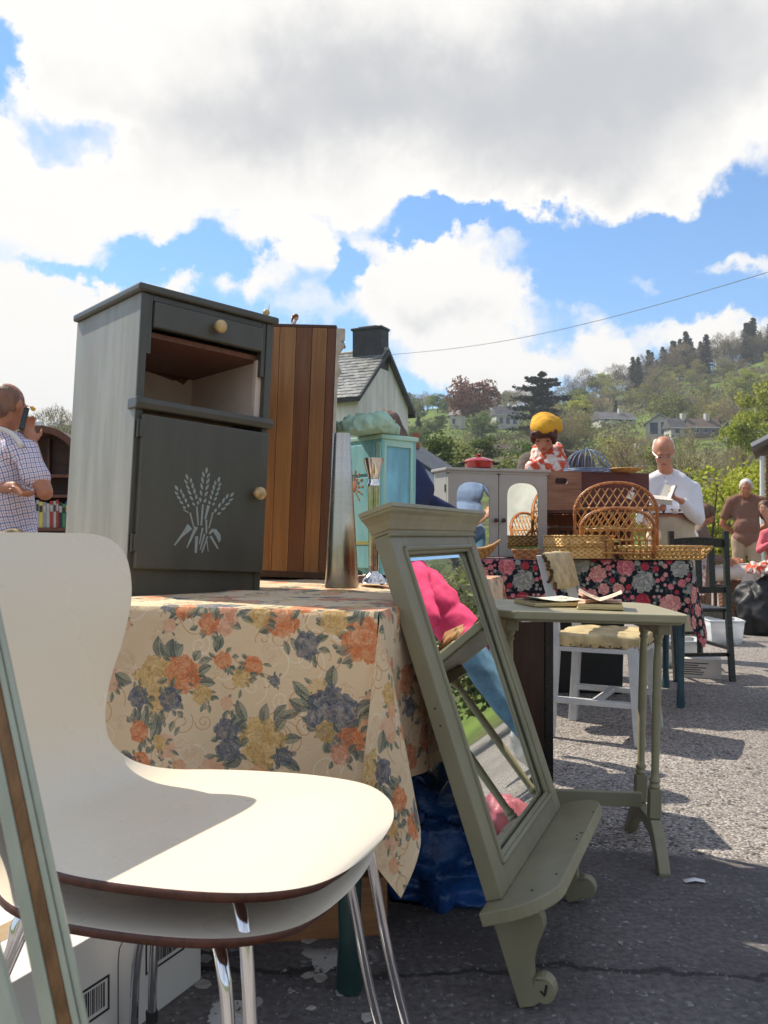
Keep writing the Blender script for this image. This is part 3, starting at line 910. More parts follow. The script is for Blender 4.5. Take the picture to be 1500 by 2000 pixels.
# ------------------------------------------------------------------ brown bookcase seen from the side
def bookcase():
    X0, X1 = -.50, -.180; D0 = 2.74; zb = H1 + .006; ht = .79
    t = thing('bookcase', 'brown planked bookcase standing with its side to us behind the grey cabinet', 'bookcase', (X1, D0, zb), (0, R(2.2), R(-3)))
    ws = [.062, .045, .052, .050, .048, .028]
    cols = [((.12, .04, .012, 1), (.30, .125, .035, 1)), ((.19, .075, .02, 1), (.36, .165, .05, 1)), ((.22, .09, .025, 1), (.36, .17, .05, 1)),
            ((.12, .04, .013, 1), (.20, .075, .022, 1)), ((.20, .08, .022, 1), (.34, .155, .045, 1)), ((.10, .032, .011, 1), (.17, .06, .02, 1))]
    x = -sum(ws) - .0
    for w_, c in zip(ws, cols):
        m = wood('stained plank', c[0], c[1], .42, (22, 22, 1.1), 2.6, .3)
        MB().span((x + .0006, 0, .02), (x + w_ - .0006, .016, ht - .0)).build('plank', m, t, bev=.0012); x += w_
    drk = wood('dark oak', (.045, .018, .008, 1), (.1, .04, .018, 1), .45)
    MB().span((-.285, .004, .0), (-.0, .30, .019)).build('base', drk, t)
    MB().span((-.285, .0165, .02), (-.002, .022, ht)).build('lining_board', drk, t)
    MB().span((-.285, .0225, .02), (-.272, .26, ht)).build('back_board', drk, t)
    MB().span((-.285, .0, ht + .0005), (.0, .30, ht + .010)).build('top_board', drk, t, bev=.001)
    for z in (.25, .5):
        MB().span((-.27, .0225, z), (-.02, .28, z + .014)).build('shelf', drk, t)
    # moulded front stile with scroll head, painted pale cream
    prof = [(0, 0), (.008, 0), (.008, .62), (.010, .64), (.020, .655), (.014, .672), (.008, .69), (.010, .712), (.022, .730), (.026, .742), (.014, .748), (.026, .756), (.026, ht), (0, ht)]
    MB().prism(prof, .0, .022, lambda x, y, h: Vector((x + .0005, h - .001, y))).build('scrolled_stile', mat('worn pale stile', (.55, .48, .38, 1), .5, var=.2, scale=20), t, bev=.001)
    return t
bookcase()

# seated girl figurine on the bookcase
def figurine():
    b = P(585, 629, 2.83); b.z = H1 + .006 + .79 + .0075
    t = thing('figurine', 'small china figurine of a seated girl with a ponytail on the brown bookcase', 'figurine', b)
    sk = mat('china skin', (.72, .45, .30, 1), .3); cr = mat('china cream', (.75, .64, .45, 1), .3); hb = mat('china brown hair', (.22, .09, .04, 1), .4)
    m = MB(); s = .0016
    K = lambda x, y: Vector(((x - 585) * s, 0, (629 - y) * s))
    m.cap(K(572, 626), K(573, 612), .010, .008); m.ell(K(578, 599), (.0085, .008, .0095), 14)
    m.cap(K(573, 612), K(577, 606), .005, .004)
    m.cap(K(574, 624), K(589, 620), .006, .0045); m.cap(K(589, 620), K(598, 627), .0045, .003)
    m.cap(K(575, 614), K(581, 621), .0035, .0028); m.cap(K(581, 621), K(592, 619), .0028, .0022)
    me = remesh(m, 'body', .0012, 2)
    for v in me.vertices: pass
    link_mesh('body', me, sk, t, True)
    MB().ell(K(577, 596), (.0105, .0100, .0085), 14).cap(K(571, 597), K(569, 610), .0045, .002).build('hair', hb, t, smooth=True)
    MB().ell(K(573, 620), (.0115, .011, .0125), 14).build('dress', cr, t, smooth=True)
    MB().ell(K(599, 626), (.007, .006, .005), 10).ell(K(603, 624), (.003, .003, .004), 8).build('posy', cr, t, smooth=True)
figurine()

# ------------------------------------------------------------------ metal vase and candlestick
M_STEEL = mat('brushed steel', (.55, .50, .43, 1), .26, 1.0, var=.05, scale=3, stretch=(1, 1, 18), bump=.05, bscale=60)
t = thing('metal_vase', 'tall tapering brushed steel vase at the front of the rose cloth', 'vase', (-.106, 2.18, H1 + .012))
b = MB(); b.lathe([(.0415, 0), (.0425, .004), (.036, .12), (.0285, .25), (.0215, .384), (.0205, .386), (.0195, .384), (.026, .25), (.030, .16)], seg=40)
b.build('shell', M_STEEL, t, smooth='auto')
t = thing('candlestick', 'tall fluted silver candlestick with flared cup on the rose cloth', 'candlestick', (-.028, 2.33, H1 + .012))
M_SILVER = mat('polished silver plate', (.78, .74, .70, 1), .12, 1.0, var=.08, scale=20, bump=.05)
MB().lathe([(.037, 0), (.038, .004), (.034, .007), (.033, .010), (.030, .016), (.022, .026), (.014, .030), (.012, .036)], seg=36).build('base', M_SILVER, t, smooth='auto', angle=50)
MB().lathe([(.0125, .0362), (.0135, .05), (.0145, .20), (.0150, .262)], seg=32, flute=1, fd=.14).build('fluted_stem', M_SILVER, t)
MB().lathe([(.018, .2622), (.0185, .268), (.015, .273), (.014, .285), (.018, .298), (.0235, .318), (.0265, .332), (.027, .337), (.022, .338), (.016, .325), (.012, .31)], seg=36).build('cup', M_SILVER, t, smooth='auto', angle=50)

# ------------------------------------------------------------------ turquoise painted cabinet
def teal():
    t = thing('painted_cabinet', 'small turquoise cabinet hand painted with a sunburst, at the far end of the near table', 'cabinet', P(742, 1127, 2.90) * 1, (0, R(1.0), R(38)))
    t.location.z = H1 + .012
    m, nt, b = newmat('turquoise brushed paint'); tc = nt.new('ShaderNodeTexCoord')
    v = nt.mapping(tc.outputs['Object'], (2, 2, .6)); n1 = nt.noise(v, 6, 6, .6, .5)
    nt.link(nt.mix(nt.smooth(n1, .3, .7), (.17, .47, .49, 1), (.34, .66, .65, 1)), b.inputs['Base Color']); b.inputs['Roughness'].default_value = .4
    pale = mat('pale mint paint', (.42, .66, .56, 1), .45, var=.12)
    m2 = mat('sky blue brushed paint', (.24, .56, .70, 1), .4, var=.25, scale=5, stretch=(3, 3, .8))
    Wf, Dp, Ht = .22, .15, .455      # front face looks to the left, side face to the right
    # local x right, y back : face y=0 is the right hand face; face x=0 the left hand face
    MB().span((.0, .0, .0), (.012, Wf, Ht)).build('side_panel', m, t)
    MB().span((.0122, .012, .0), (Dp - .0122, Wf - .012, .012)).build('floor_board', m, t)
    MB().span((Dp - .012, .0, .0), (Dp, Wf, Ht)).build('side_panel', m, t)
    MB().span((.0122, .008, .018), (Dp - .0122, .014, Ht - .012)).build('front_panel', m2, t)
    fr = MB()
    for a, c in (((.0122, .0, 0), (.022, .0078, Ht)), ((Dp - .022, 0, 0), (Dp - .0122, .0078, Ht)), ((.0222, .0, 0), (Dp - .0222, .0078, .018)), ((.0222, 0, Ht - .022), (Dp - .0222, .0078, Ht))): fr.span(a, c)
    fr.build('face_frame', pale, t)
    MB().span((-.006, -.008, Ht + .0005), (Dp + .006, Wf + .006, Ht + .016)).build('top', pale, t, bev=.003)
    dd = MB(); dd.span((-.006, .03, .02), (-.0005, Wf - .02, .33)); dd.span((-.006, .03, .34), (-.0005, Wf - .02, Ht - .012)); dd.build('door', m, t, bev=.002)
    dd = MB(); dd.span((-.004, .002, .02), (-.0005, .026, Ht - .01)); dd.build('edge_strip', pale, t)
    ray = MB()
    for k in range(13):
        a = R(-80 + k * 26)
        for r0 in (.03, .052):
            y, z = .15 + math.cos(a) * r0, .30 + math.sin(a) * r0
            ray.box((-.0067, y, z), (.0012, .014, .005), Matrix.Rotation(a, 3, 'X'))
    ray.ell((-.0062, .15, .30), (.001, .02, .02), 14)
    ray.build('sunburst', mat('orange paint', (.62, .22, .06, 1), .5, var=.3, scale=40), t)
    gb = MB(); gb.span((-.0072, .03, .10), (-.0062, Wf - .02, .112)); gb.build('gold_band', mat('ochre paint', (.45, .42, .12, 1), .5), t)
    return t
TEAL = teal()
def crumple(name, label, cat, c, size, m, seed, amp=.35, vox=.012, fl=1.0, sm=2, world=True):
    b = MB(); rs = random.Random(seed)
    for i in range(9):
        b.ell(Vector(((rs.random() - .5) * size[0] * .65, (rs.random() - .5) * size[1] * .65, size[2] * (.35 + .3 * (rs.random() - .5)))), (size[0] * rs.uniform(.2, .34), size[1] * rs.uniform(.2, .34), size[2] * rs.uniform(.32, .5)), 14)
    k = 1.0 / min(size)
    def dsp(p):
        q = Vector((p.x * k * 1.5 + seed, p.y * k * 1.5, p.z * k * 1.5))
        return (1 - abs(noise.noise(q * 1.3)) * 2.0) * size[2] * amp * .28 + noise.noise(q * 4) * size[2] * amp * .15 + (1 - abs(noise.noise(q * 3.1 + Vector((3, 3, 3)))) * 2) * size[2] * amp * .12
    me = remesh(b, name, vox, sm, dsp)
    for v in me.vertices: v.co.z = max(v.co.z, .001)
    o = link_mesh(name, me, m, None, True); o.location = c
    return tag(o, label, cat)
M_MINTC = mat('mint cotton', (.42, .60, .47, 1), .85, var=.15, scale=8, bump=.4, bscale=30)
crumple('folded_cloth', 'crumpled mint green cloth lying on top of the turquoise cabinet', 'cloth', Vector((-.050, 2.93, H1 + .012 + .455 + .0165)), (.20, .17, .065), M_MINTC, 7, .7, .006)
crumple('pebble', 'dark green mossy stone lying on the rose cloth beside the candlestick', 'stone', Vector((-.10, 2.62, H1 + .012)), (.07, .06, .035), mat('mossy stone', (.05, .055, .035, 1), .8, var=.4, scale=30), 6, .3, .004)
t = thing('wooden_block', 'small brown wooden block on the cloth behind the candlestick foot', 'block', (-.075, 2.44, H1 + .011), (0, 0, .3))
MB().span((0, 0, 0), (.035, .03, .018)).build('block', M_REDWOOD, t, bev=.001)
MB().span((.002, .002, .0182), (.033, .028, .0195)).build('felt_pad', M_CARDI, t)
# ------------------------------------------------------------------ sage overmantel mirror leaning on the table
def mirror_glass(name, tint=(.90, .93, .90, 1)):
    m, nt, b = newmat(name)
    b.inputs['Base Color'].default_value = tint; b.inputs['Metallic'].default_value = 1.0; b.inputs['Roughness'].default_value = 0.012
    return m
M_MIRROR = mirror_glass('silvered mirror glass')
def overmantel():
    tau = R(18.5); a = Vector((.372, .928, 0)).normalized(); nh = Vector((a.y, -a.x, 0))
    u = -nh * math.sin(tau) + Vector((0, 0, math.cos(tau))); n = nh * math.cos(tau) + Vector((0, 0, math.sin(tau)))
    rot = Matrix((a, -n, u)).transposed()
    t = thing('overmantel_mirror', 'tall sage green mirror with cornice and bracketed shelf leaning against the near table', 'mirror', (.257, 1.655, 0.0), rot)
    W = .615; z0, z1 = .205, .945; T = .034; sw = .062
    fr = MB()
    fr.span((0, -T, z0), (sw, 0, z1)); fr.build('stile', M_SAGE, t, bev=.0025)
    MB().span((W - sw, -T, z0), (W, 0, z1)).build('stile', M_SAGE, t, bev=.0025)
    MB().span((sw + .0004, -T + .0006, z0), (W - sw - .0004, 0, z0 + .05)).build('bottom_rail', M_SAGE, t, bev=.002)
    MB().span((sw + .0004, -T + .0006, z1 - .034), (W - sw - .0004, 0, z1)).build('top_rail', M_SAGE, t, bev=.002)
    # inner bead round the glass
    bd = MB(); gx0, gx1, gz0, gz1 = sw, W - sw, z0 + .05, z1 - .034
    for p, q in (((gx0, gz0), (gx0, gz1)), ((gx1, gz0), (gx1, gz1)), ((gx0, gz0), (gx1, gz0)), ((gx0, gz1), (gx1, gz1))):
        bd.cyl((p[0], -T - .001, p[1]), (q[0], -T - .001, q[1]), .0055, None, 8)
    for p, q in (((gx0 + .006, gz0 + .006), (gx0 + .006, gz1 - .006)), ((gx1 - .006, gz0 + .006), (gx1 - .006, gz1 - .006)), ((gx0 + .006, gz0 + .006), (gx1 - .006, gz0 + .006)), ((gx0 + .006, gz1 - .006), (gx1 - .006, gz1 - .006))):
        bd.cyl((p[0], -T + .007, p[1]), (q[0], -T + .007, q[1]), .006, None, 8)
    bd.build('bead_moulding', M_SAGE, t, smooth='auto')
    # bevelled mirror: flat centre, faceted margin
    g = MB(); bw = .020; x0, x1, y0, y1 = gx0 + .004, gx1 - .004, gz0 + .004, gz1 - .004; yb, yf = -.018, -.0205
    g.add([(x0, yb, y0), (x1, yb, y0), (x1, yb, y1), (x0, yb, y1), (x0 + bw, yf, y0 + bw), (x1 - bw, yf, y0 + bw), (x1 - bw, yf, y1 - bw), (x0 + bw, yf, y1 - bw),
           (x0, -.014, y0), (x1, -.014, y0), (x1, -.014, y1), (x0, -.014, y1)],
          [(0, 1, 5, 4), (1, 2, 6, 5), (2, 3, 7, 6), (3, 0, 4, 7), (4, 5, 6, 7), (1, 0, 8, 9), (2, 1, 9, 10), (3, 2, 10, 11), (0, 3, 11, 8), (8, 11, 10, 9)])
    g.build('mirror_glass', M_MIRROR, t)
    MB().span((.02, .0005, z0 + .03), (W - .02, .006, z1 - .02)).build('backing_board', M_REDWOOD, t)
    # cornice: cove swept round three sides
    prof = [(.000, 0), (.003, .0), (.004, .005), (.008, .007), (.011, .013), (.017, .023), (.027, .032), (.036, .037), (.038, .042), (.042, .043), (.042, .051), (.0, .051)]
    rings = []
    for (o_, h) in prof: rings.append([(-o_, .0, z1 + h), (-o_, -T - o_, z1 + h), (W + o_, -T - o_, z1 + h), (W + o_, .0, z1 + h)])
    cb = MB(); vs = [p for r_ in rings for p in r_]; fs = []
    for i in range(len(rings) - 1):
        for k in range(3): fs.append((i * 4 + k, i * 4 + k + 1, (i + 1) * 4 + k + 1, (i + 1) * 4 + k))
        fs.append((i * 4 + 3, i * 4, (i + 1) * 4, (i + 1) * 4 + 3))
    fs.append((0, 1, 2, 3)); e = (len(rings) - 1) * 4; fs.append((e + 3, e + 2, e + 1, e))
    cb.add(vs, fs); cb.build('cornice', M_SAGE2, t)
    MB().cyl((-.003, -T - .003, z1 - .004), (W + .003, -T - .003, z1 - .004), .004, None, 8).build('astragal', M_SAGE, t, smooth='auto')
    # shelf, D-shaped plan
    out = []
    for x, y in ((-.055, 0), (-.055, -.045)): out.append((x, y))
    for k in range(11):
        q = math.pi / 2 * k / 10; out.append((-.055 + .10 * (1 - math.cos(q)) * 1.0, -.040 - .105 * math.sin(q)))
    for k in range(11):
        q = math.pi / 2 * (1 - k / 10); out.append((W + .035 - .10 * (1 - math.cos(q)), -.040 - .105 * math.sin(q)))
    out += [(W + .035, 0)]
    MB().prism(out, z0 - .026, z0 - .0005).build('shelf', M_SAGE, t, bev=.004)
    ch = MB()
    for (x, y, l, aa) in ((.02, -.09, .012, .5), (.30, -.130, .008, .2), (.34, -.135, .010, 1.2), (.33, -.125, .004, .4), (.09, -.125, .005, 1), (.5, -.138, .006, 0)):
        ch.box((x, y, z0 + .0001), (l, .0035, .0008), Matrix.Rotation(aa, 3, 'Z'))
    ch.build('paint_chips', M_BLACK, t)
    # scroll brackets; profile in (out, up)
    def pr():
        p = [(0, .0), (.0, .1785), (.090, .1785)]
        p += [(q.x, q.y) for q in crom([(.090, .176, 0), (.098, .158, 0), (.095, .137, 0), (.080, .118, 0), (.064, .098, 0), (.052, .078, 0), (.046, .062, 0), (.044, .052, 0)], 4)]
        for k in range(15):
            q = R(165 - k * 21); p.append((.050 + .023 * math.cos(q) + .006 if k else .046, .026 + .026 * math.sin(q)))
        p += [(.030, .0)]
        return p
    for x in (.004, W - .095):
        MB().prism([(-a_, b_) for a_, b_ in pr()], 0, .030, lambda q, z, h: Vector((x + h, q, z - .0005 + .001))).build('bracket', M_SAGE, t, bev=.003)
    nk = MB(); nk.box((.0035, -.062, .028), (.0012, .005, .018), Matrix.Rotation(.5, 3, 'X')); nk.box((.0035, -.054, .022), (.0012, .004, .012), Matrix.Rotation(-.5, 3, 'X')); nk.build('paint_chips', M_BLACK, t)
    hl = MB()
    for z in (.55, .585): hl.cyl((-.0004, -.018, z), (.002, -.018, z), .0022, None, 8)
    hl.build('screw_holes', M_BLACK, t)
    return t
overmantel()

# ------------------------------------------------------------------ stacked white shell chairs
def shell_chair(label, loc, yaw):
    t = thing('shell_chair', label, 'chair', loc, (0, 0, yaw), 'stacked white ply chairs')
    # centre line (forward, up, half width, side-lift)
    key = [(.268, .438, .006, 0), (.266, .441, .07, 0), (.255, .447, .135, 0), (.225, .455, .190, 0), (.17, .460, .228, .001), (.08, .456, .243, .004), (-.02, .450, .240, .007), (-.10, .449, .218, .010),
           (-.16, .457, .178, .012), (-.205, .480, .138, .010), (-.232, .515, .112, .008), (-.246, .555, .112, .006), (-.254, .61, .132, .004), (-.262, .68, .168, .014), (-.272, .75, .195, .018),
           (-.284, .81, .200, .018), (-.294, .840, .186, .018), (-.299, .855, .158, .018), (-.3015, .862, .11, .018), (-.302, .864, .05, .018), (-.3021, .8645, .01, .018)]
    pts = []
    K = [tuple(k) for k in key]
    m = len(K) - 1; seg = 5
    for i in range(m):
        p0, p1, p2, p3 = K[max(i - 1, 0)], K[i], K[i + 1], K[min(i + 2, m)]
        for k in range(seg):
            q = k / seg
            pts.append(tuple(.5 * ((2 * p1[c]) + (p2[c] - p0[c]) * q + (2 * p0[c] - 5 * p1[c] + 4 * p2[c] - p3[c]) * q * q + (3 * p1[c] - p0[c] - 3 * p2[c] + p3[c]) * q ** 3) for c in range(4)))
    pts.append(K[-1]); n = len(pts)
    g = MB(); NW = 28
    vs = []; fs = []
    for i, (f, z, w, l) in enumerate(pts):
        a = pts[max(0, i - 1)]; b_ = pts[min(n - 1, i + 1)]
        tx, tz = b_[0] - a[0], b_[1] - a[1]; L = math.hypot(tx, tz) or 1; nx, nz = tz / L, -tx / L   # normal to the sheet, sitter's side
        if i < 2: nx, nz = nx, nz
        for k in range(NW + 1):
            h = math.sin((k / NW * 2 - 1) * math.pi / 2)
            lift = l * (h * w / .2) ** 2
            vs.append(Vector((f + nx * lift, h * w, z + nz * lift)))
    for i in range(n - 1):
        for k in range(NW):
            q = i * (NW + 1) + k; fs.append((q, q + 1, q + NW + 2, q + NW + 1))
    me = bpy.data.meshes.new('seat_shell'); me.from_pydata([tuple(v) for v in vs], [], fs)
    o = link_mesh('seat_shell', me, [M_WHITE, M_PLYEDGE], t, True)
    sd = o.modifiers.new('ply', 'SOLIDIFY'); sd.thickness = .0115; sd.offset = -1; sd.material_offset_rim = 1; sd.material_offset = 1
    # underside hub and chrome legs
    MB().lathe([(.085, .4265), (.085, .436), (.07, .4395)], (.0, 0, 0), 24).build('hub', M_BLACK, t)
    for sx in (1, -1):
        for sy in (1, -1):
            top = .431; fx = .185 if sx > 0 else -.14
            ex, ey = (.255, .245) if sx > 0 else (-.235, .225)
            kx, ky = (.175, .165) if sx > 0 else (-.125, .15)
            pth = crom([(.0, .03 * sy, top), (kx * .6, ky * .62 * sy, top), (kx * .93, ky * .95 * sy, top - .004), (kx * 1.06, ky * 1.09 * sy, top - .028), (kx * 1.12, ky * 1.14 * sy, top - .07), (ex * .86, ey * .86 * sy, .2), (ex, ey * sy, .012)], 6)
            lg = MB().tube(pth, .0082, 14).build('leg', M_CHROME, t, smooth='auto')
            MB().cyl((ex, ey * sy, 0), (ex, ey * sy, .02), .0105, .0105, 12).build('rubber_foot', M_BLACK, lg)
    return t
YAWC = R(-21)
cf = Vector((math.cos(YAWC), math.sin(YAWC), 0))
cb_ = Vector((-.272, 1.245, 0))
shell_chair('upper white shell chair of the near stack, its seat half in sunlight', cb_ + Vector((0, 0, .042)), YAWC)
shell_chair('lower white shell chair of the near stack, nearly hidden by the one above', cb_ + cf * -.024 + Vector((-.006, -.004, -.012)), YAWC + R(1.0))

# ------------------------------------------------------------------ white carton with barcodes
def carton():
    a = Vector((-.372, 1.77, 0)); yaw = math.atan2(.5, .32)   # long side comes toward the camera
    # local: x along visible face (from far corner toward camera), front face normal to the right
    d = Vector((-.23, -.50, 0)).normalized()
    t = thing('carton', 'white cardboard carton with two barcodes on the ground under the chairs', 'box', a, (0, 0, math.atan2(d.y, d.x)))
    L, Wd, Hh = .62, .30, .215
    # visible face is local -> y>0 side is (d rotated +90) ; right-hand side of d
    MB().span((0, -Wd, 0), (L, 0, Hh)).build('body', M_CARD, t, bev=.002)
    tp = MB(); tp.span((-.001, -Wd / 2 - .025, Hh + .0002), (L + .001, -Wd / 2 + .025, Hh + .0008)); tp.build('tape', mat('parcel tape', (.45, .33, .2, 1), .3), t)
    for (x0, w, z0, h) in ((.055, .115, .085, .058), (.265, .105, .070, .062)):
        b = MB(); e = .0004
        for p, q in (((x0, z0), (x0 + w, z0 + .004)), ((x0, z0 + h - .004), (x0 + w, z0 + h)), ((x0, z0 + .0041), (x0 + .004, z0 + h - .0041)), ((x0 + w - .004, z0 + .0041), (x0 + w, z0 + h - .0041))):
            b.span((p[0], e, p[1]), (q[0], e + .0006, q[1]))
        x = x0 + .012; rs = random.Random(int(x0 * 999))
        while x < x0 + w - .014:
            q = rs.choice((.0012, .002, .0032)); b.span((x, e, z0 + .011), (x + q, e + .0006, z0 + h - .008)); x += q + rs.choice((.0014, .0024, .003))
        b.build('barcode', M_BLACK, t)
    b = MB()
    pth = [(.035, .19), (.20, .19), (.225, .182), (.24, .165), (.243, .14), (.243, .01)]
    for p, q in zip(pth, pth[1:]): b.bar((p[0], .0007, p[1]), (q[0], .0007, q[1]), .0018, .0008, (0, 1, 0))
    b.build('printed_line', mat('brown print', (.12, .06, .05, 1), .6), t)
carton()

# ------------------------------------------------------------------ pale green frame standing at the very left edge
def near_frame():
    pale = mat('pale grey green paint', (.42, .44, .34, 1), .4, var=.08, scale=8, stretch=(6, 6, 1), bump=.2, wear=(.12, .12, .08, 1), wear_amt=-.04)
    strip = wood('bare brown strip', (.14, .065, .02, 1), (.30, .15, .055, 1), .5, (40, 40, 2))
    t = thing('picture_frame', 'pale green wooden frame with a bare brown strip leaning in the bottom left corner', 'frame', (0, 0, 0))
    d = .62
    A = P(-50, 1090, .60); B = P(160, 2090, .52)
    ax = (A - B).normalized(); side = Vector((1, .15, 0)).normalized(); up = ax.cross(side)
    def rail(p, q, w, dep, off, mm, nm, hz=0.0):
        m = Matrix((ax.cross(up).normalized() * -1, up.normalized(), ax)).transposed()
        c = (p + q) / 2 + side * off + up * hz
        MB().box(c, (w, dep, (q - p).length), m).build(nm, mm, t, bev=.0012)
    t.location = (B.x, B.y, 0)
    for nm, w, dep, off, mm, hz in (('outer_moulding', .0085, .008, -.0122, pale, 0), ('bare_strip', .0085, .007, -.0036, strip, .0), ('inner_moulding', .0042, .009, .0029, pale, 0), ('inner_bead', .0042, .006, .0073, pale, 0)):
        m = Matrix((side, -up.normalized(), ax)).transposed()
        c = (A + B) / 2 + side * off
        mb = MB().box(c, (w, dep, (A - B).length), m); mb.build(nm, mm, t, bev=.0012, world=True)
    A2 = P(-100, 1530, .50); B2 = P(62, 2100, .47); ax2 = (A2 - B2).normalized()
    m = Matrix((side, side.cross(ax2).normalized(), ax2)).transposed()
    MB().box((A2 + B2) / 2 + side * -.012, (.028, .012, (A2 - B2).length), m).build('side_rail', pale, t, bev=.002, world=True)
near_frame()

# ------------------------------------------------------------------ under and beside the near table
M_BLUE = mat('blue woven plastic', (.015, .075, .26, 1), .3, var=.5, scale=10, bump=1.0, bscale=22, bdist=.01)
o = crumple('blue_bag', 'crumpled blue plastic bag on the ground at the right end of the near table', 'bag', Vector((.165, 2.30, .0)), (.19, .24, .25), M_BLUE, 9, 1.1, .005, sm=0)
o = crumple('blue_bag', 'shiny dark blue sack standing under the near table behind the white chairs', 'bag', Vector((-.60, 2.30, .0)), (.45, .30, .58), mat('dark blue plastic', (.01, .04, .12, 1), .2, var=.5, scale=8, bump=.5, bscale=20), 12, .5, .014)
t = thing('wooden_box', 'low orange brown wooden box on the ground beneath the near table', 'box', (-.25, 1.93, 0), (0, 0, R(8)))
wd = wood('orange pine', (.24, .10, .04, 1), (.42, .2, .08, 1), .5, (1.2, 18, 18))
MB().span((0, 0, 0), (.26, .012, .13)).build('side', wd, t, bev=.001); MB().span((0, .188, 0), (.26, .2, .13)).build('side', wd, t, bev=.001)
MB().span((0, .0122, 0), (.012, .1878, .13)).build('end', wd, t, bev=.001); MB().span((.248, .0122, 0), (.26, .1878, .13)).build('end', wd, t, bev=.001)
MB().span((.0122, .0122, .002), (.2478, .1878, .01)).build('base', wd, t)
def crate(name, label, loc, rot, sz, m, slats=3, gap=.012, cat='crate', parts=('side_slat', 'end_slat')):
    t = thing(name, label, cat, loc, rot); L, D, Hh = sz; th = .010; h = (Hh - gap * (slats - 1)) / slats
    for i in range(slats):
        z = i * (h + gap)
        for y in (0, D - th): MB().span((0, y, z), (L, y + th, z + h)).build('slat', m, t, bev=.001)
        for x in (0, L - th): MB().span((x, th + .0003, z), (x + th, D - th - .0003, z + h)).build('slat', m, t, bev=.001)
    for x in (th + .0003, L - th - .018):
        for y in (th + .0003, D - th - .018): MB().span((x, y, .002), (x + .0176, y + .0176, Hh - .002)).build('corner_post', m, t)
    MB().span((th + .001, th + .001, .0), (L - th - .001, D - th - .001, .0018)).build('base', m, t)
    return t
crate('upright_crate', 'pale wooden crate standing on end behind the leaning mirror', (.10, 2.62, 0), (0, 0, R(-8)), (.19, .2, .44), wood('pale pine', (.42, .25, .11, 1), (.62, .42, .22, 1), .55), 3, .008)
# dark chest behind the mirror
t = thing('dark_chest', 'dark red brown chest with black edges between the leaning mirror and the white chair', 'chest', (.20, 2.86, 0), (0, 0, R(-3)))
mah = wood('mahogany', (.025, .007, .004, 1), (.07, .02, .011, 1), .3, (10, 10, 1.2))
MB().span((0, 0, .02), (.325, .012, .62)).build('front_panel', mah, t, bev=.001)
MB().span((.3255, -.004, 0), (.353, .27, .632)).build('side_panel', mat('black lacquer', (.012, .011, .012, 1), .3), t, bev=.002)
MB().span((-.02, -.004, 0), (-.0005, .27, .632)).build('side_panel', M_BLACK, t)
MB().span((-.02, -.006, .6325), (.356, .28, .645)).build('top', wood('worn mahogany top', (.12, .05, .03, 1), (.25, .13, .08, 1), .4), t, bev=.001)
MB().span((0, .0125, .0), (.325, .27, .019)).build('base', mah, t)

# ------------------------------------------------------------------ sage side table on turned legs
def side_table():
    t = thing('side_table', 'narrow sage green side table on four slim turned columns, two books lying on it', 'table', (.545, 2.50, 0), (0, R(1.3), R(-2)))
    Hh = .70; w, d = .50, .44
    tp = MB(); oc = [(-w / 2 + .04, -d / 2), (w / 2 - .012, -d / 2), (w / 2, -d / 2 + .03), (w / 2, d / 2 - .04), (w / 2 - .04, d / 2), (-w / 2 + .04, d / 2), (-w / 2, d / 2 - .04), (-w / 2, -d / 2 + .04)]
    tp.prism(oc, Hh - .022, Hh).build('tabletop', M_SAGE2, t, bev=.004)
    oc2 = [(x * .955, y * .94) for x, y in oc]
    MB().prism(oc2, Hh - .0285, Hh - .0224).build('under_moulding', M_SAGE, t, bev=.001)
    for sx in (-1, 1):
        X = sx * .205
        tr = MB().span((X - .017, -.135, Hh - .062), (X + .017, .135, Hh - .029)).build('bearer', M_SAGE, t, bev=.003)
        for y in (-.075, .075):
            prof = [(.0135, .205), (.0135, .207), (.0165, .212), (.012, .220), (.0155, .226), (.0155, .229), (.0115, .236), (.0105, .25), (.0125, .40), (.0115, .55), (.0095, .60), (.0095, .605), (.0135, .612), (.0100, .618), (.0145, .626), (.0145, .6375)]
            c = MB().lathe(prof, (X, y, 0), 16)
            c.build('turned_column', M_SAGE2, t, smooth='auto', angle=40)
            MB().span((X - .016, y - .016, .125), (X + .016, y + .016, .2045)).build('column_block', M_SAGE, t, bev=.002)
        # trestle foot with swept ends
        out = [(-.19, 0), (-.165, 0), (-.155, .012), (-.12, .050), (-.075, .082), (0, .090), (.075, .082), (.12, .050), (.155, .012), (.165, 0), (.19, 0), (.192, .012), (.17, .045), (.135, .090), (.095, .122), (-.095, .122), (-.135, .090), (-.17, .045), (-.192, .012)]
        MB().prism(out, X - .0155, X + .0155, lambda y, z, h: Vector((h, y, z + .0008))).build('foot', M_SAGE, t, bev=.003)
    MB().span((-.189, -.011, .132), (.189, .011, .172)).build('stretcher', M_SAGE, t, bev=.002)
    return t
side_table()
def page_print():
    p = Print(256, C8(236, 226, 196), 5); rs = p.rs
    for k in range(22):
        c = rs.choice([C8(190, 206, 170), C8(170, 190, 200), C8(220, 170, 170), C8(140, 160, 120), C8(232, 214, 150)])
        p.leaf(rs.random(), rs.random(), rs.uniform(0, 6), rs.uniform(.1, .25), rs.uniform(.04, .1), c, C8(120, 130, 110))
    return p.image('page print')
IM_PAGE = page_print()
def uvobj(name, me_pts, fs, uv, m, parent):
    me = bpy.data.meshes.new(name); me.from_pydata([tuple(v) for v in me_pts], [], fs)
    ul = me.uv_layers.new(name='UVMap')
    for lp in me.loops: ul.data[lp.index].uv = uv[lp.vertex_index]
    return link_mesh(name, me, m, parent, True)
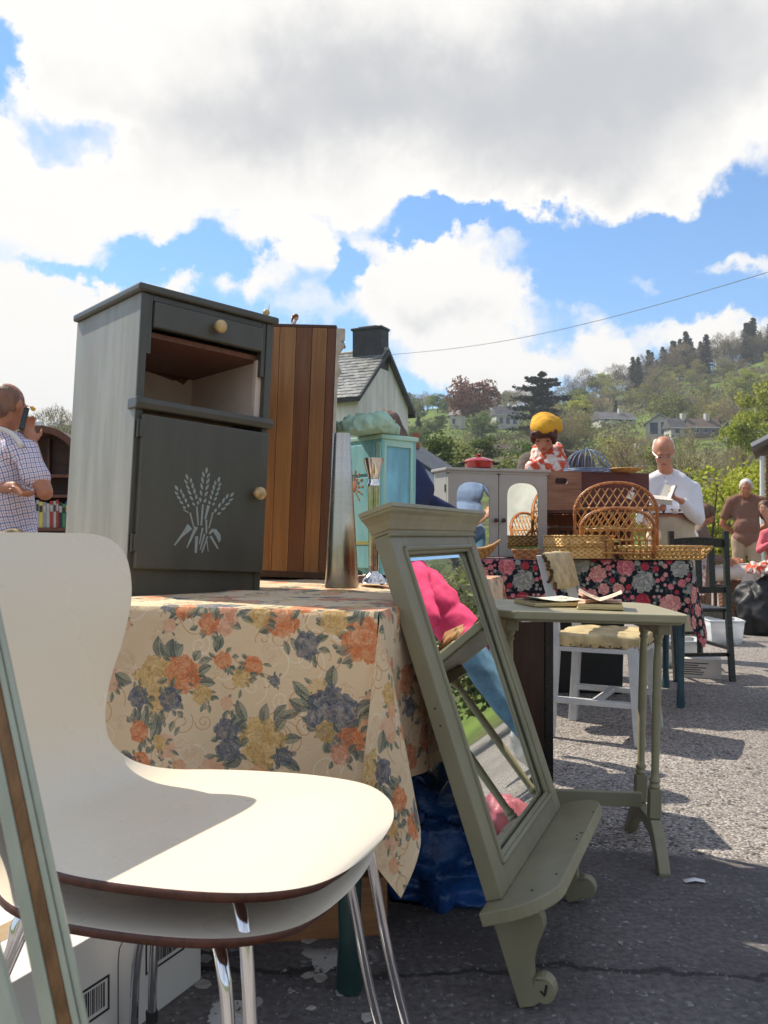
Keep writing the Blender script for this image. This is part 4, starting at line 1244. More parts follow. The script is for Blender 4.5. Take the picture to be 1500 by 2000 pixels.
def imgmat(name, im, rough=.5, tint=(1, 1, 1, 1)):
    m, nt, b = newmat(name); uv = nt.new('ShaderNodeUVMap'); ti = nt.new('ShaderNodeTexImage'); ti.image = im; nt.link(uv.outputs[0], ti.inputs[0])
    nt.link(nt.mix(1.0, ti.outputs[0], tint, 'MULTIPLY'), b.inputs['Base Color']); b.inputs['Roughness'].default_value = rough
    return m
M_PAGE = imgmat('illustrated page', IM_PAGE, .5); M_PAGE2 = imgmat('rosy page', IM_PAGE, .5, (1, .78, .74, 1))
M_PAPER = mat('page edges', (.66, .52, .27, 1), .7, var=.15, scale=4, stretch=(1, 1, 80), bump=.5, bscale=20)
M_COVER = mat('worn yellow board', (.55, .45, .22, 1), .6, var=.2)
def book(label, loc, rz, w, d, th, curl, pg):
    t = thing('book', label, 'book', loc, (0, 0, rz))
    MB().span((-w / 2, -d / 2, 0), (w / 2, d / 2, .003)).build('cover', M_COVER, t, bev=.001)
    MB().span((-w / 2 + .003, -d / 2 + .003, .0032), (w / 2 - .003, d / 2 - .003, th)).build('page_block', M_PAPER, t, bev=.001)
    for j, (amp, off) in enumerate(curl):
        vs = []; fs = []; uv = []; n = 14
        for i in range(n + 1):
            q = i / n
            for y in (-1, 1):
                vs.append(Vector((-w / 2 + .004 + (w - .008) * q + (-.02 * amp * 10 * q if False else 0), y * (d / 2 - .004), th + .001 + off + amp * ((1 - q) ** 2.2 if j % 2 == 0 else q ** 2.0)))); uv.append((q, .5 + y * .5))
        for i in range(n): fs.append((2 * i, 2 * i + 2, 2 * i + 3, 2 * i + 1))
        uvobj('page', vs, fs, uv, pg, t)
    return t
book('thin open picture book lying flat on the left of the sage side table', P(1072, 1176, 2.52) * 1 + Vector((0, 0, 0)), R(12), .155, .17, .010, [(.010, 0), (.006, .001), (.013, .0004)], M_PAGE)
book('thicker book with rosy pages curling up on the right of the sage side table', P(1172, 1180, 2.44) + Vector((0, 0, .0)), R(-14), .125, .15, .014, [(.034, 0), (.003, .0004), (.024, .0), (.030, .0)], M_PAGE2)
for o in list(scene.objects):
    if o.name.startswith('book') and o.type == 'EMPTY' and o.get('category') == 'book': o.location.z = .7022 + (-o.location.x + .545) * math.tan(R(1.3)) + .001
t = thing('paper_scrap', 'small torn white paper scrap lying on the tarmac right of the side table', 'paper', P(1356, 1724, 2.263))
t.location.z = .002
vs = [(-.026, -.008, .002), (.0, -.007, .006), (.027, -.009, .002), (.029, .006, .004), (.003, .010, .008), (-.028, .011, .003)]
me = bpy.data.meshes.new('sheet'); me.from_pydata(vs, [], [(0, 1, 4, 5), (1, 2, 3, 4)]); o = link_mesh('sheet', me, mat('white paper', (.8, .8, .8, 1), .6, var=.02), t, True)
sd = o.modifiers.new('s', 'SOLIDIFY'); sd.thickness = .0006
# flakes of dropped paper and plaster under the near table
fl = MB(); rs = random.Random(5)
for i in range(26):
    c = Vector((rs.uniform(-.42, -.02), rs.uniform(1.62, 2.05), .0015)); n = rs.randint(5, 8); r0 = rs.uniform(.004, .022)
    pts = [(c.x + math.cos(k / n * 6.28) * r0 * rs.uniform(.6, 1.2), c.y + math.sin(k / n * 6.28) * r0 * rs.uniform(.6, 1.2)) for k in range(n)]
    fl.prism(pts, .0006, .0022)
tag(fl.build('plaster_flakes', mat('plaster flakes', (.42, .38, .33, 1), .9, var=.25, scale=30)), 'pale trodden flakes scattered under the near table', 'debris', kind='stuff')

# ------------------------------------------------------------------ white kitchen chair with torn yellow seat
def white_chair():
    wh = mat('chalky white paint', (.52, .53, .53, 1), .55, var=.10, scale=10, wear=(.2, .17, .13, 1), wear_amt=-.03)
    yl = mat('old yellow vinyl', (.50, .39, .20, 1), .55, var=.3, scale=18, bump=.5, bscale=30)
    t = thing('kitchen_chair', 'white painted chair with torn yellow padded seat and back rest', 'chair', (1.01, 4.0, 0), (0, 0, R(-27)))
    w, d = .37, .40
    def leg(x0, y0, x1, y1, nm='leg'): MB().bar((x0, y0, 0), (x1, y1, .425), .045, .034, (0, 1, 0)).build('leg', wh, t, bev=.003)
    leg(.205, -.22, .165, -.18); leg(.205, .22, .165, .18)
    for y in (-1, 1):
        MB().prism([(-.215, 0), (-.175, 0), (-.150, .42), (-.165, .60), (-.225, .815), (-.262, .815), (-.205, .60), (-.190, .42)], -.017, .017, lambda x, z, h: Vector((x, y * (.20 - z * .03) + h, z))).build('back_leg', wh, t, bev=.003)
    MB().bar((.195, -.19, .17), (-.178, -.19, .17), .05, .022, (0, 0, 1)).build('side_stretcher', wh, t, bev=.002)
    MB().bar((.195, .19, .17), (-.178, .19, .17), .05, .022, (0, 0, 1)).build('side_stretcher', wh, t, bev=.002)
    MB().bar((.0, -.178, .17), (.0, .178, .17), .03, .022, (0, 0, 1)).build('cross_stretcher', wh, t, bev=.002)
    for a, b_ in (((-.16, -.175), (.175, -.175)), ((-.16, .175), (.175, .175)), ((.175, -.16), (.175, .16)), ((-.16, -.16), (-.16, .16))):
        MB().bar((a[0], a[1], .40), (b_[0], b_[1], .40), .05, .02).build('apron', wh, t)
    s = MB(); rs = random.Random(2)
    def seatf(u, v):
        a = 2 * math.pi * u; c, sn = math.cos(a), math.sin(a); k = 1 / max(abs(c), abs(sn)) ** .82
        r = min(1, v * 1.6); x = c * k * .195 * r; y = sn * k * .205 * r
        if v < .625: z = .478 - .012 * r ** 4
        else:
            q = (v - .625) / .375; z = .466 - q * .052 + .004 * math.sin(a * 21) * q; x *= 1 + .02 * math.sin(q * 3.1); y *= 1 + .02 * math.sin(q * 3.1)
        return Vector((x + .01, y, z + noise.noise(Vector((x * 14, y * 14, 1))) * .008))
    s.grid(seatf, 72, 20).build('seat_cushion', yl, t, smooth='auto', angle=50)
    rv = MB()
    for k in range(30):
        a = 2 * math.pi * k / 30; c, sn = math.cos(a), math.sin(a); q = 1 / max(abs(c), abs(sn)) ** .82
        rv.ell((c * q * .197 + .01, sn * q * .207, .421), .0042, 6)
    rv.build('seat_tacks', M_BLACK, t)
    # padded back rest between the posts, vinyl torn along its edge
    bp = MB()
    def bk(u, v):
        a = 2 * math.pi * u; c, sn = math.cos(a), math.sin(a); k = 1 / max(abs(c), abs(sn)) ** .8
        y = c * k * .20; z = sn * k * .085
        r = min(1, v * 1.5); q = max(0, (v - .667) / .333)
        return Vector((-.195 - (z * r) * .26 + .030 * (1 - r ** 4) * .5 + .012 - q * .030, y * r, .745 + z * r + noise.noise(Vector((y * 10, z * 10, 3))) * .004))
    bp.grid(bk, 48, 16).build('back_rest', yl, t, smooth='auto', angle=50)
    tr = MB()
    rs = random.Random(8)
    for k in range(16): tr.ell((-.187 - .03 * rs.random() - (k / 16 - .5) * .05, -.197 - rs.random() * .012, .67 + k * .0095), (.010, .008, .009), 6)
    tr.build('torn_edge', mat('rotten brown foam', (.09, .05, .02, 1), .9, var=.5, scale=60, bump=.6), t)
    return t
white_chair()
# ------------------------------------------------------------------ far stall: navy rose cloth on a blue legged table
M_BLUEP = mat('blue green leg paint', (.035, .085, .11, 1), .45, var=.25, scale=10)
Y2 = R(11); C2 = (1.60, 4.52); H2 = .775
mesh_table('stall_table', 'blue legged table under the navy rose cloth', C2, Y2, 2.0, .72, H2 - .004, M_BLUEP, .05, .024)
o = drape('tablecloth', C2, Y2, 2.0, .72, H2, .285, M_NAVY, .012, 5, tail=1.12)
tag(o, 'navy blue tablecloth printed with pink and grey roses', 'tablecloth')
ZT = H2 + .010
def on2(px, d, dz=0.0):
    v = P(px, HY, d); v.z = ZT + dz; return v
M_GREYC = mat('warm grey satin paint', (.36, .35, .315, 1), .4, var=.06, bump=.08)
M_DKNOB = mat('dark wooden knob', (.06, .025, .015, 1), .35)
# grey wall cabinet with two arched mirror doors
def arched():
    yaw = R(20)
    t = thing('mirrored_cabinet', 'grey wall cabinet with two arched mirror doors on the navy cloth', 'cabinet', on2(872, 4.74), (0, 0, yaw))
    W, Dp, Hh = .615, .17, .475
    MB().span((0, 0, 0), (.014, Dp, Hh)).build('side_panel', M_GREYC, t); MB().span((W - .014, 0, 0), (W, Dp, Hh)).build('side_panel', M_GREYC, t)
    MB().span((.0143, Dp - .008, 0), (W - .0143, Dp, Hh)).build('back_panel', M_GREYC, t); MB().span((.0143, .0, 0), (W - .0143, Dp - .0083, .014)).build('base', M_GREYC, t)
    MB().span((-.018, -.034, Hh + .0003), (W + .018, Dp + .006, Hh + .016)).build('top', M_GREYC, t, bev=.003)
    MB().span((-.006, -.024, Hh - .012), (W + .006, -.0203, Hh)).build('cornice_strip', M_GREYC, t)
    hw = W / 2 - .0015
    for i in (0, 1):
        x0 = .0 if i == 0 else W / 2 + .0015
        a0, a1 = x0 + .052, x0 + hw - .052; zb = .045; zs = .335; ap = .415
        # frame with an arched opening: outer rectangle joined to the arch by strips
        arch = [(a0, zb), (a1, zb)]
        N = 14
        for k in range(N + 1):
            q = math.pi * k / N; c = math.cos(q); xx = (a0 + a1) / 2 + (a1 - a0) / 2 * (1 if c >= 0 else -1) * abs(c) ** .8
            zz = zs + (ap - zs) * math.sin(q) ** .75
            arch.append((xx, zz))
        outer = []
        ox0, ox1, oz0, oz1 = x0 + .001, x0 + hw - .001, .004, Hh - .002
        outer = [(ox0, oz0), (ox1, oz0)]
        for k in range(N + 1):
            ang = math.pi * k / N; c, s = math.cos(ang), math.sin(ang)
            cx, cz = (ox0 + ox1) / 2, zs
            r1 = (ox1 - cx) / abs(c) if abs(c) > 1e-6 else 9; r2 = (oz1 - cz) / s if s > 1e-6 else 9; r = min(r1, r2)
            outer.append((cx + r * c, cz + r * s))
        n = len(arch); vs = []
        for y in (-.020, -.001):
            vs += [Vector((x, y, z)) for x, z in outer] + [Vector((x, y, z)) for x, z in arch]
        fs = []
        for k in range(n):
            j = (k + 1) % n
            fs += [(k, j, n + j, n + k), (2 * n + k, 3 * n + k, 3 * n + j, 2 * n + j), (k, 2 * n + k, 2 * n + j, j), (n + k, n + j, 3 * n + j, 3 * n + k)]
        dr = MB().add(vs, fs).build('door', M_GREYC, t)
        MB().prism([(x, z) for x, z in arch], 0, 1, lambda x, z, h: Vector((x, -.012 + .003 * h, z))).build('mirror_glass', M_MIRROR, dr)
        kx = x0 + hw - .022 if i == 0 else x0 + .022
        MB().lathe([(0, .026), (.011, .024), (.013, .017), (.007, .008), (.006, .001)], (kx, -.020, .205), 14, Matrix.Rotation(R(90), 3, 'X')).build('knob', M_DKNOB, dr, smooth=True)
    MB().span((-.004, .01, .36), (-.0002, .02, .40)).build('hinge', M_BLACK, t)
    return t
ARCH = arched()
# red enamel pot on top
t = thing('enamel_pot', 'red enamel casserole pot with a knobbed lid on top of the grey mirrored cabinet', 'pot', P(935, 921, 4.86) * 1)
t.location.z = ZT + .475 + .0165
red = mat('red enamel', (.38, .022, .02, 1), .18, var=.1, coat=.5)
MB().lathe([(.06, 0), (.075, .006), (.082, .035), (.084, .038)], seg=28).build('body', red, t, smooth='auto')
MB().lathe([(.086, .0385), (.086, .043), (.070, .054), (.035, .064), (.010, .067), (.010, .072), (.017, .076), (.017, .083), (.0, .087)], seg=28).build('lid', red, t, smooth='auto')
for sx in (-1, 1): MB().tube([(sx * .080, -.028, .030), (sx * .108, -.024, .032), (sx * .112, 0, .032), (sx * .108, .024, .032), (sx * .080, .028, .030)], .006, 8).build('handle', M_BLACK, t, smooth=True)
t = thing('hat', 'dark round hat shape lying behind the red pot', 'hat', (P(917, 916, 5.02)))
t.location.z = ZT + .475 + .0165 if False else t.location.z
bpy.data.objects.remove(t)

# crates
oldw = wood('weathered crate wood', (.17, .085, .045, 1), (.34, .19, .11, 1), .6, (1.4, 14, 14), 3)
darkw = wood('dark stained crate wood', (.035, .012, .008, 1), (.10, .035, .02, 1), .5, (1.4, 14, 14), 3)
redw = wood('red stained wood', (.16, .045, .018, 1), (.30, .10, .04, 1), .5, (10, 10, 2), 3)
def crates():
    yaw = R(-16)
    # lower crate on its side, its open mouth facing left of us
    b = on2(1060, 4.98)
    t = thing('wooden_crate', 'dark red wooden crate lying open on its side beneath the upper crate', 'crate', b, (0, 0, R(-6)))
    L, D, Hh = .50, .30, .262
    MB().span((0, .0, 0), (.014, D, Hh)).build('end_board', redw, t, bev=.001); MB().span((L - .014, 0, 0), (L, D, Hh)).build('end_board', redw, t, bev=.001)
    MB().span((.0143, 0, 0), (L - .0143, D, .012)).build('bottom_board', darkw, t); MB().span((.0143, 0, Hh - .012), (L - .0143, D, Hh)).build('top_board', darkw, t)
    for z0 in (.013, .098, .18): MB().span((.0143, D - .012, z0), (L - .0143, D - .001, z0 + .068)).build('slat', redw, t)
    # stencilled letters seen inside
    lb = MB()
    def seg(x, z, w, h): lb.span((x, D - .0135, z), (x + w, D - .0124, z + h))
    x = .13
    seg(x, .10, .008, .05); seg(x, .142, .028, .008); seg(x, .10, .028, .008); seg(x + .026, .106, .007, .038)
    seg(x + .055, .10, .008, .05); seg(x + .055, .142, .026, .008); seg(x + .055, .121, .02, .008); seg(x + .055, .10, .026, .008)
    tag(lb.build('stencilled_letters', M_BLACK, t), kind='stuff')
    # upper crate
    t = thing('wooden_crate', 'old brown wooden crate with a hand hole, stacked on the dark crate', 'crate', b + Vector((.0, -.03, Hh + .003)), (0, 0, R(22)))
    e = .013; L2, D2, H = .52, .32, .225
    rl = Matrix.Rotation
    # local: end board with hand hole faces -y and is at x 0..W ; long side runs back along +x? keep end = x 0..De
    De, Ls = .235, .50
    t.rotation_euler = (0, 0, R(14))
    # end board around the hand hole
    hx0, hx1, hz0, hz1 = .070, .150, .150, .185
    eb = MB()
    N = 24; hole = rounded(hx1 - hx0, hz1 - hz0, .0165, 5); n = len(hole)
    cx, cz = (hx0 + hx1) / 2, (hz0 + hz1) / 2
    outer = []
    for (x, z) in hole:
        r = 9
        if x > 1e-6: r = min(r, (De - cx) / x)
        if x < -1e-6: r = min(r, -cx / x)
        if z > 1e-6: r = min(r, (H - cz) / z)
        if z < -1e-6: r = min(r, -cz / z)
        outer.append((cx + x * r, cz + z * r))
    # add true corners by snapping nearest
    for X, Z in ((0, 0), (De, 0), (De, H), (0, H)):
        k = min(range(n), key=lambda i: (outer[i][0] - X) ** 2 + (outer[i][1] - Z) ** 2); outer[k] = (X, Z)
    vs = []
    for y in (0, e): vs += [Vector((x, y, z)) for x, z in outer] + [Vector((cx + x, y, cz + z)) for x, z in hole]
    fs = []
    for k in range(n):
        j = (k + 1) % n
        fs += [(k, j, n + j, n + k), (2 * n + k, 3 * n + k, 3 * n + j, 2 * n + j), (k, 2 * n + k, 2 * n + j, j), (n + k, n + j, 3 * n + j, 3 * n + k)]
    eb.add(vs, fs).build('end_board', oldw, t)
    return t, b, Hh
def crates2():
    t, b, Hh = crates()
    H = .225; De = .235; e = .013; Ls = .47
    # the long sides run back to the right
    MB().add([(De + .0003, 0, 0), (De + .0003 + Ls, .06, 0), (De + .0003 + Ls, .06 + e, 0), (De + .0003, e, 0), (De + .0003, 0, H), (De + .0003 + Ls, .06, H), (De + .0003 + Ls, .06 + e, H), (De + .0003, e, H)],
             [(0, 1, 2, 3), (4, 5, 6, 7), (0, 1, 5, 4), (1, 2, 6, 5), (2, 3, 7, 6), (3, 0, 4, 7)]).build('long_side', darkw, t, bev=.001)
    MB().span((0, e + .0003, 0), (e, .26, H)).build('far_side', oldw, t, bev=.001)
    MB().bar((.01, .266, H / 2), (De + Ls, .31, H / 2), e, H, (0, 0, 1)).build('long_side', darkw, t)
    MB().bar((De + Ls - .006, .08, H / 2), (De + Ls - .006, .30, H / 2), e, H, (0, 0, 1)).build('end_board', darkw, t)
    MB().add([(e, e + .001, .002), (De + Ls - .02, .075, .002), (De + Ls - .02, .29, .002), (e, .255, .002), (e, e + .001, .01), (De + Ls - .02, .075, .01), (De + Ls - .02, .29, .01), (e, .255, .01)],
             [(0, 3, 2, 1), (4, 5, 6, 7), (0, 1, 5, 4), (1, 2, 6, 5), (2, 3, 7, 6), (3, 0, 4, 7)]).build('bottom_board', darkw, t)
    return t, b.z + Hh + .003 + H
UC, UZ = crates2()
# blue wire dome
wire = mat('blue painted wire', (.16, .22, .36, 1), .4, var=.2)
t = thing('wire_dome', 'pale blue wire dome resting on top of the brown crate', 'wire dome', P(1146, 917, 5.08))
t.location.z = UZ + .003
rr_, hh_ = .128, .118
for k in range(20):
    a = 2 * math.pi * k / 20
    pts = [Vector((math.cos(a) * rr_ * math.cos(q), math.sin(a) * rr_ * math.cos(q), .012 + hh_ * math.sin(q))) for q in [R(v) for v in range(0, 88, 8)]]
    MB().tube(pts, .0021, 5).build('wire', wire, t, smooth=True)
for z, r in ((.003, .131), (.012, .129)): MB().tube([(math.cos(k / 40 * 6.2832) * r, math.sin(k / 40 * 6.2832) * r, z) for k in range(40)], .0038, 6, closed=True).build('rim', wire, t, smooth=True)
MB().ell((0, 0, .012 + hh_ + .004), (.007, .007, .009), 10).build('finial', wire, t, smooth=True)
# straw plate
straw = weave_mat('yellow straw', (.55, .30, .08, 1), (.84, .55, .20, 1), 90)
t = thing('straw_plate', 'shallow yellow straw plate on the right end of the brown crate', 'plate', P(1220, 917, 5.12)); t.location.z = UZ + .003
MB().lathe([(.06, .0), (.08, .006), (.098, .018), (.100, .020), (.094, .019), (.07, .010), (.0, .006)], seg=32).build('dish', straw, t, smooth='auto')
MB().tube([(math.cos(k / 30 * 6.2832) * .1, math.sin(k / 30 * 6.2832) * .1, .0195) for k in range(30)], .0035, 6, closed=True).build('rim', straw, t, smooth=True)

# wicker magazine rack made of canes
cane = mat('orange brown cane', (.36, .125, .03, 1), .35, var=.35, scale=40, bump=.3, bscale=120)
cane2 = mat('pale cane', (.50, .25, .08, 1), .35, var=.3, scale=40, bump=.3, bscale=120)
def rack():
    t = thing('magazine_rack', 'orange wicker magazine rack with two arched lattice panels on the navy cloth', 'magazine rack', on2(1204, 4.60), (0, 0, R(-12)))
    def panel(W, Hh, y0, lean, nm, sp):
        def pt(x, z): return Vector((x, y0 + lean * z, z))
        def top(x):
            q = min(1, abs(x) / (W / 2)); return Hh * (.62 + .38 * math.sqrt(max(0, 1 - q ** 2.2)))
        arch = [pt(-W / 2, 0)] + [pt(x, top(x)) for x in [W / 2 * math.sin(R(v)) for v in range(-90, 91, 10)]] + [pt(W / 2, 0)]
        fr = MB().tube(crom(arch, 2), .0088, 8)
        # wrapped cane round the arch
        fine = crom(arch, 8); sp_ = []
        for i, p in enumerate(fine):
            a = i * 1.3; sp_.append(p + Vector((math.cos(a) * .006, math.sin(a) * .0105, math.sin(a + .8) * .006)))
        fr.tube(sp_, .0032, 5)
        fr.build(nm, cane, t, smooth=True)
        rl = MB()
        for z in (Hh * .10, Hh * .36, Hh * .66 if nm == 'back_arch' else Hh * .58):
            xs = W / 2 * .985
            rl.tube([pt(-xs, z), pt(0, z + .004), pt(xs, z)], .0058, 7)
        rl.build('cross_rail', cane2, t, smooth=True)
        lat = MB()
        x = -W * 1.2; z0, z1 = Hh * .36, Hh * .93
        while x < W * 1.2:
            for sg in (-1, 1):
                seg_ = []
                for k in range(26):
                    zz = z0 + (z1 - z0) * k / 25; xx = x + sg * (zz - z0) * .62
                    if abs(xx) < W / 2 - .004 and zz < top(xx) - .004: seg_.append(pt(xx, zz) + Vector((0, .0032 * sg, 0)))
                    elif seg_: break
                if len(seg_) > 3: lat.tube([seg_[0], seg_[-1]], .0034, 5)
            x += sp
        lat.build('lattice', cane2, t, smooth=True); lat_o = t.children[-1]
        tag(lat_o, kind='stuff')
        up = MB(); x = -W / 2 + .03
        while x < W / 2 - .02: up.tube([pt(x, .005), pt(x, Hh * .36)], .0042, 6); x += .034
        tag(up.build('upright_canes', cane, t, smooth=True), kind='stuff')
    panel(.43, .405, .09, .02, 'back_arch', .042)
    panel(.37, .262, -.05, -.10, 'front_arch', .042)
    for x in (-.17, -.06, .06, .17): MB().tube([(x, -.055, .03), (x, .095, .03)], .005, 6).build('base_rail', cane, t, smooth=True)
    for sx in (-1, 1):
        MB().tube(crom([(sx * .185, -.055, .02), (sx * .19, .02, .10), (sx * .215, .095, .16)], 5), .006, 6).build('side_cane', cane, t, smooth=True)
    return t
rack()
lab = mat('white tag', (.8, .8, .8, 1), .6, var=.02, bump=0)
for (px, py, d, nm) in ((1232, 967, 4.68, 'small white price tag tied to the tall arch of the wicker rack'), (1250, 1010, 4.50, 'small white price tag hanging on the low front arch of the wicker rack')):
    t = thing('price_tag', nm, 'tag', P(px, py, d), (0, R(18), R(-10)))
    MB().span((-.016, -.001, -.022), (.016, .0005, .018)).build('card', lab, t); MB().tube([(0, -.0012, .017), (.004, .01, .035), (0, .03, .045)], .0012, 5).build('string', lab, t)

# wicker suitcase, tray, bowl, planter
M_WICK = weave_mat('golden wicker', (.52, .27, .07, 1), (.86, .56, .22, 1), 70, dist=.004)
M_WICK2 = weave_mat('orange wicker', (.30, .14, .04, 1), (.55, .32, .12, 1), 60)
def suitcase():
    t = thing('wicker_suitcase', 'pale golden wicker suitcase with a handle lying on the navy cloth', 'suitcase', on2(1098, 4.50), (0, 0, R(16)))
    L, D, h = .30, .21, .066
    MB().span((0, 0, 0), (L, D, h)).build('body', M_WICK, t, bev=.008); MB().span((-.004, -.004, h + .002), (L + .004, D + .004, h + .055)).build('lid', M_WICK, t, bev=.008)
    rim = MB()
    for z in (.004, h, h + .053): rim.tube([(0, -.005, z), (L, -.005, z), (L + .005, 0, z), (L + .005, D, z), (0, D + .004, z), (-.005, D, z), (-.005, 0, z)], .0045, 6, closed=True)
    rim.build('cane_edging', straw, t, smooth=True); tag(t.children[-1], kind='stuff')
    MB().tube(crom([(L * .42, -.006, h + .02), (L * .43, -.035, h + .018), (L * .5, -.042, h + .016), (L * .62, -.042, h + .016), (L * .69, -.035, h + .018), (L * .70, -.006, h + .02)], 4), .006, 8).build('handle', straw, t, smooth=True)
    for x in (.15, .85): MB().tube([(L * x, -.008, h - .02), (L * x, -.012, h + .01), (L * x, -.008, h + .03)], .005, 6).build('clasp', straw, t, smooth=True)
suitcase()
def tray():
    t = thing('wicker_tray', 'long shallow openwork wicker tray at the right end of the navy cloth', 'tray', on2(1292, 4.62), (0, 0, R(-9)))
    L, D, h = .47, .24, .062; fl = .035
    MB().span((-L / 2 + fl, -D / 2 + fl, 0), (L / 2 - fl, D / 2 - fl, .006)).build('base', straw, t)
    lat = MB(); n = 30
    def side(a, b_, ao, bo):
        a, b_, ao, bo = map(Vector, (a, b_, ao, bo)); m = max(6, int((b_ - a).length / .022))
        for k in range(m + 1):
            q = k / m; base = a.lerp(b_, q)
            for sg in (-1, 1):
                q2 = min(1, max(0, q + sg * 1.3 / m)); lat.tube([base + Vector((0, 0, .005)), ao.lerp(bo, q2)], .0042, 5)
        for z in (.33, .66): lat.tube([a.lerp(ao, z), b_.lerp(bo, z)], .003, 5)
    i = [(-L / 2 + fl, -D / 2 + fl, 0), (L / 2 - fl, -D / 2 + fl, 0), (L / 2 - fl, D / 2 - fl, 0), (-L / 2 + fl, D / 2 - fl, 0)]
    o_ = [(-L / 2, -D / 2, h), (L / 2, -D / 2, h), (L / 2, D / 2, h), (-L / 2, D / 2, h)]
    for k in range(4): side(i[k], i[(k + 1) % 4], o_[k], o_[(k + 1) % 4])
    tag(lat.build('openwork_sides', straw, t, smooth=True), kind='stuff')
    MB().tube(o_, .0065, 8, closed=True).build('rim', straw, t, smooth=True)
    MB().tube(i, .006, 8, closed=True).build('lower_rim', straw, t, smooth=True)
tray()
def bowl():
    t = thing('wicker_basket', 'boat shaped woven basket in front of the grey mirrored cabinet', 'basket', on2(925, 4.47), (0, 0, R(-6)))
    def f(u, v):
        a = 2 * math.pi * u; c, s = math.cos(a), math.sin(a); r = .35 + .65 * v ** .7
        return Vector((c * .135 * r, s * .10 * r, .002 + v ** 1.3 * (.050 + .045 * abs(c) ** 2.5)))
    o = MB().grid(f, 48, 12).build('woven_bowl', M_WICK2, t, smooth=True); o.modifiers.new('s', 'SOLIDIFY').thickness = .006
    MB().tube([f(k / 48, 1) for k in range(48)], .0055, 6, closed=True).build('rim', cane2, t, smooth=True)
    MB().lathe([(.045, 0), (.047, .003), (.0, .004)], seg=24).build('base', M_WICK2, t)
bowl()
t = thing('planter', 'low terracotta coloured basket filled with small green plants', 'planter', on2(1028, 4.45), (0, 0, R(-8)))
ter = weave_mat('terracotta wicker', (.22, .08, .03, 1), (.40, .17, .07, 1), 60)
def pf(u, v):
    a = 2 * math.pi * u; c, s = math.cos(a), math.sin(a); k = 1 / max(abs(c), abs(s)) ** .7
    return Vector((c * k * (.058 + .02 * v), s * k * (.045 + .015 * v), v * .05))
o = MB().grid(pf, 40, 6).build('pot', ter, t, smooth='auto'); o.modifiers.new('s', 'SOLIDIFY').thickness = .005
lf = MB(); rs = random.Random(4)
for k in range(420):
    x, y = rs.uniform(-.072, .072), rs.uniform(-.055, .055); z = .044 + rs.random() * .018; a = rs.uniform(0, 6.28); s = .006
    d1 = Vector((math.cos(a), math.sin(a), rs.uniform(-.2, .6))) * s; d2 = Vector((-math.sin(a), math.cos(a), rs.uniform(-.2, .4))) * s * .6; c = Vector((x, y, z))
    lf.add([c, c + d1 * .5 + d2, c + d1, c + d1 * .5 - d2], [(0, 1, 2, 3)])
tag(lf.build('foliage', leafmat('small green leaves', [(.03, .08, .02, 1), (.07, .17, .04, 1), (.12, .24, .06, 1)]), t, raw=True), kind='stuff')
# pink and brown box stack just left of the grey cabinet, beyond
t = thing('pink_boxes', 'pinkish brown tray of goods between the turquoise cabinet and the grey mirrored cabinet', 'tray', P(826, 1002, 5.3), (0, 0, R(-5))); t.location.z = ZT
pk = mat('pinkish board', (.42, .20, .16, 1), .6, var=.3, scale=20)
MB().span((-.1, 0, 0), (.14, .16, .10)).build('box', pk, t, bev=.003); MB().span((-.09, .01, .101), (.13, .15, .16)).build('box', mat('rose board', (.5, .28, .24, 1), .6, var=.3, scale=20), t, bev=.003)
MB().span((-.095, .0, .161), (.135, .16, .172)).build('lid', darkw, t); MB().span((-.06, -.003, .03), (.08, -.0005, .07)).build('label', M_CARDI, t)

# things under and around the stall
blk = mat('black plastic', (.012, .012, .013, 1), .45, var=.3)
for i, (x, y, s, nm) in enumerate(((.98, 5.0, (.50, .34, .46), 'large black box under the navy clothed table, behind the white chair'), (.42, 5.1, (.48, .34, .42), 'second black box under the left part of the navy clothed table'))):
    t = thing('storage_box', nm, 'box', (x, y, 0), (0, 0, R(-9)))
    MB().box((s[0] / 2 - .1, s[1] / 2, s[2] / 2 - .02), (s[0] * .92, s[1] * .92, s[2] - .04), taper=1.05).build('body', blk, t, bev=.012)
    MB().span((-.1, 0, s[2] - .039), (s[0] - .1, s[1], s[2])).build('lid', blk, t, bev=.01)
def clear_mat(name, tint):
    m, nt, b = newmat(name)
    b.inputs['Base Color'].default_value = tint; b.inputs['Roughness'].default_value = .35; b.inputs['Transmission Weight'].default_value = .45; b.inputs['IOR'].default_value = 1.3
    return m
M_CLEAR = clear_mat('cloudy clear plastic', (.85, .88, .90, 1))
def tub(label, loc, rz, s, content=None):
    t = thing('plastic_tub', label, 'tub', loc, (0, 0, rz)); L, D, h = s
    o = MB(); th = .004
    def w(u, v):
        a = 2 * math.pi * u; c, sn = math.cos(a), math.sin(a); k = 1 / max(abs(c), abs(sn)) ** .93; r = .86 + .14 * v
        return Vector((c * k * L / 2 * r, sn * k * D / 2 * r, h * v))
    o.grid(w, 48, 4).build('wall', M_CLEAR, t, smooth='auto').modifiers.new('s', 'SOLIDIFY').thickness = th
    MB().tube([w(k / 48, 1) for k in range(48)], .008, 6, closed=True).build('rim', M_CLEAR, t, smooth=True)
    MB().span((-L * .41, -D * .41, .002), (L * .41, D * .41, .006)).build('base', M_CLEAR, t)
    cm = mat('mixed pale goods', (.45, .33, .24, 1), .8, var=.5, scale=30)
    g_ = MB(); rs = random.Random(int(L * 1000) + int(h * 777))
    for k in range(14): g_.ell((rs.uniform(-.3, .3) * L, rs.uniform(-.3, .3) * D, h * .28 + rs.random() * h * .15), (L * .12, D * .14, h * .22), 8)
    tag(g_.build('contents', cm, t, smooth=True), kind='stuff')
tub('clear plastic tub with pinkish contents on the tarmac right of the black chair', (2.86, 7.35, 0), R(-8), (.28, .34, .20))
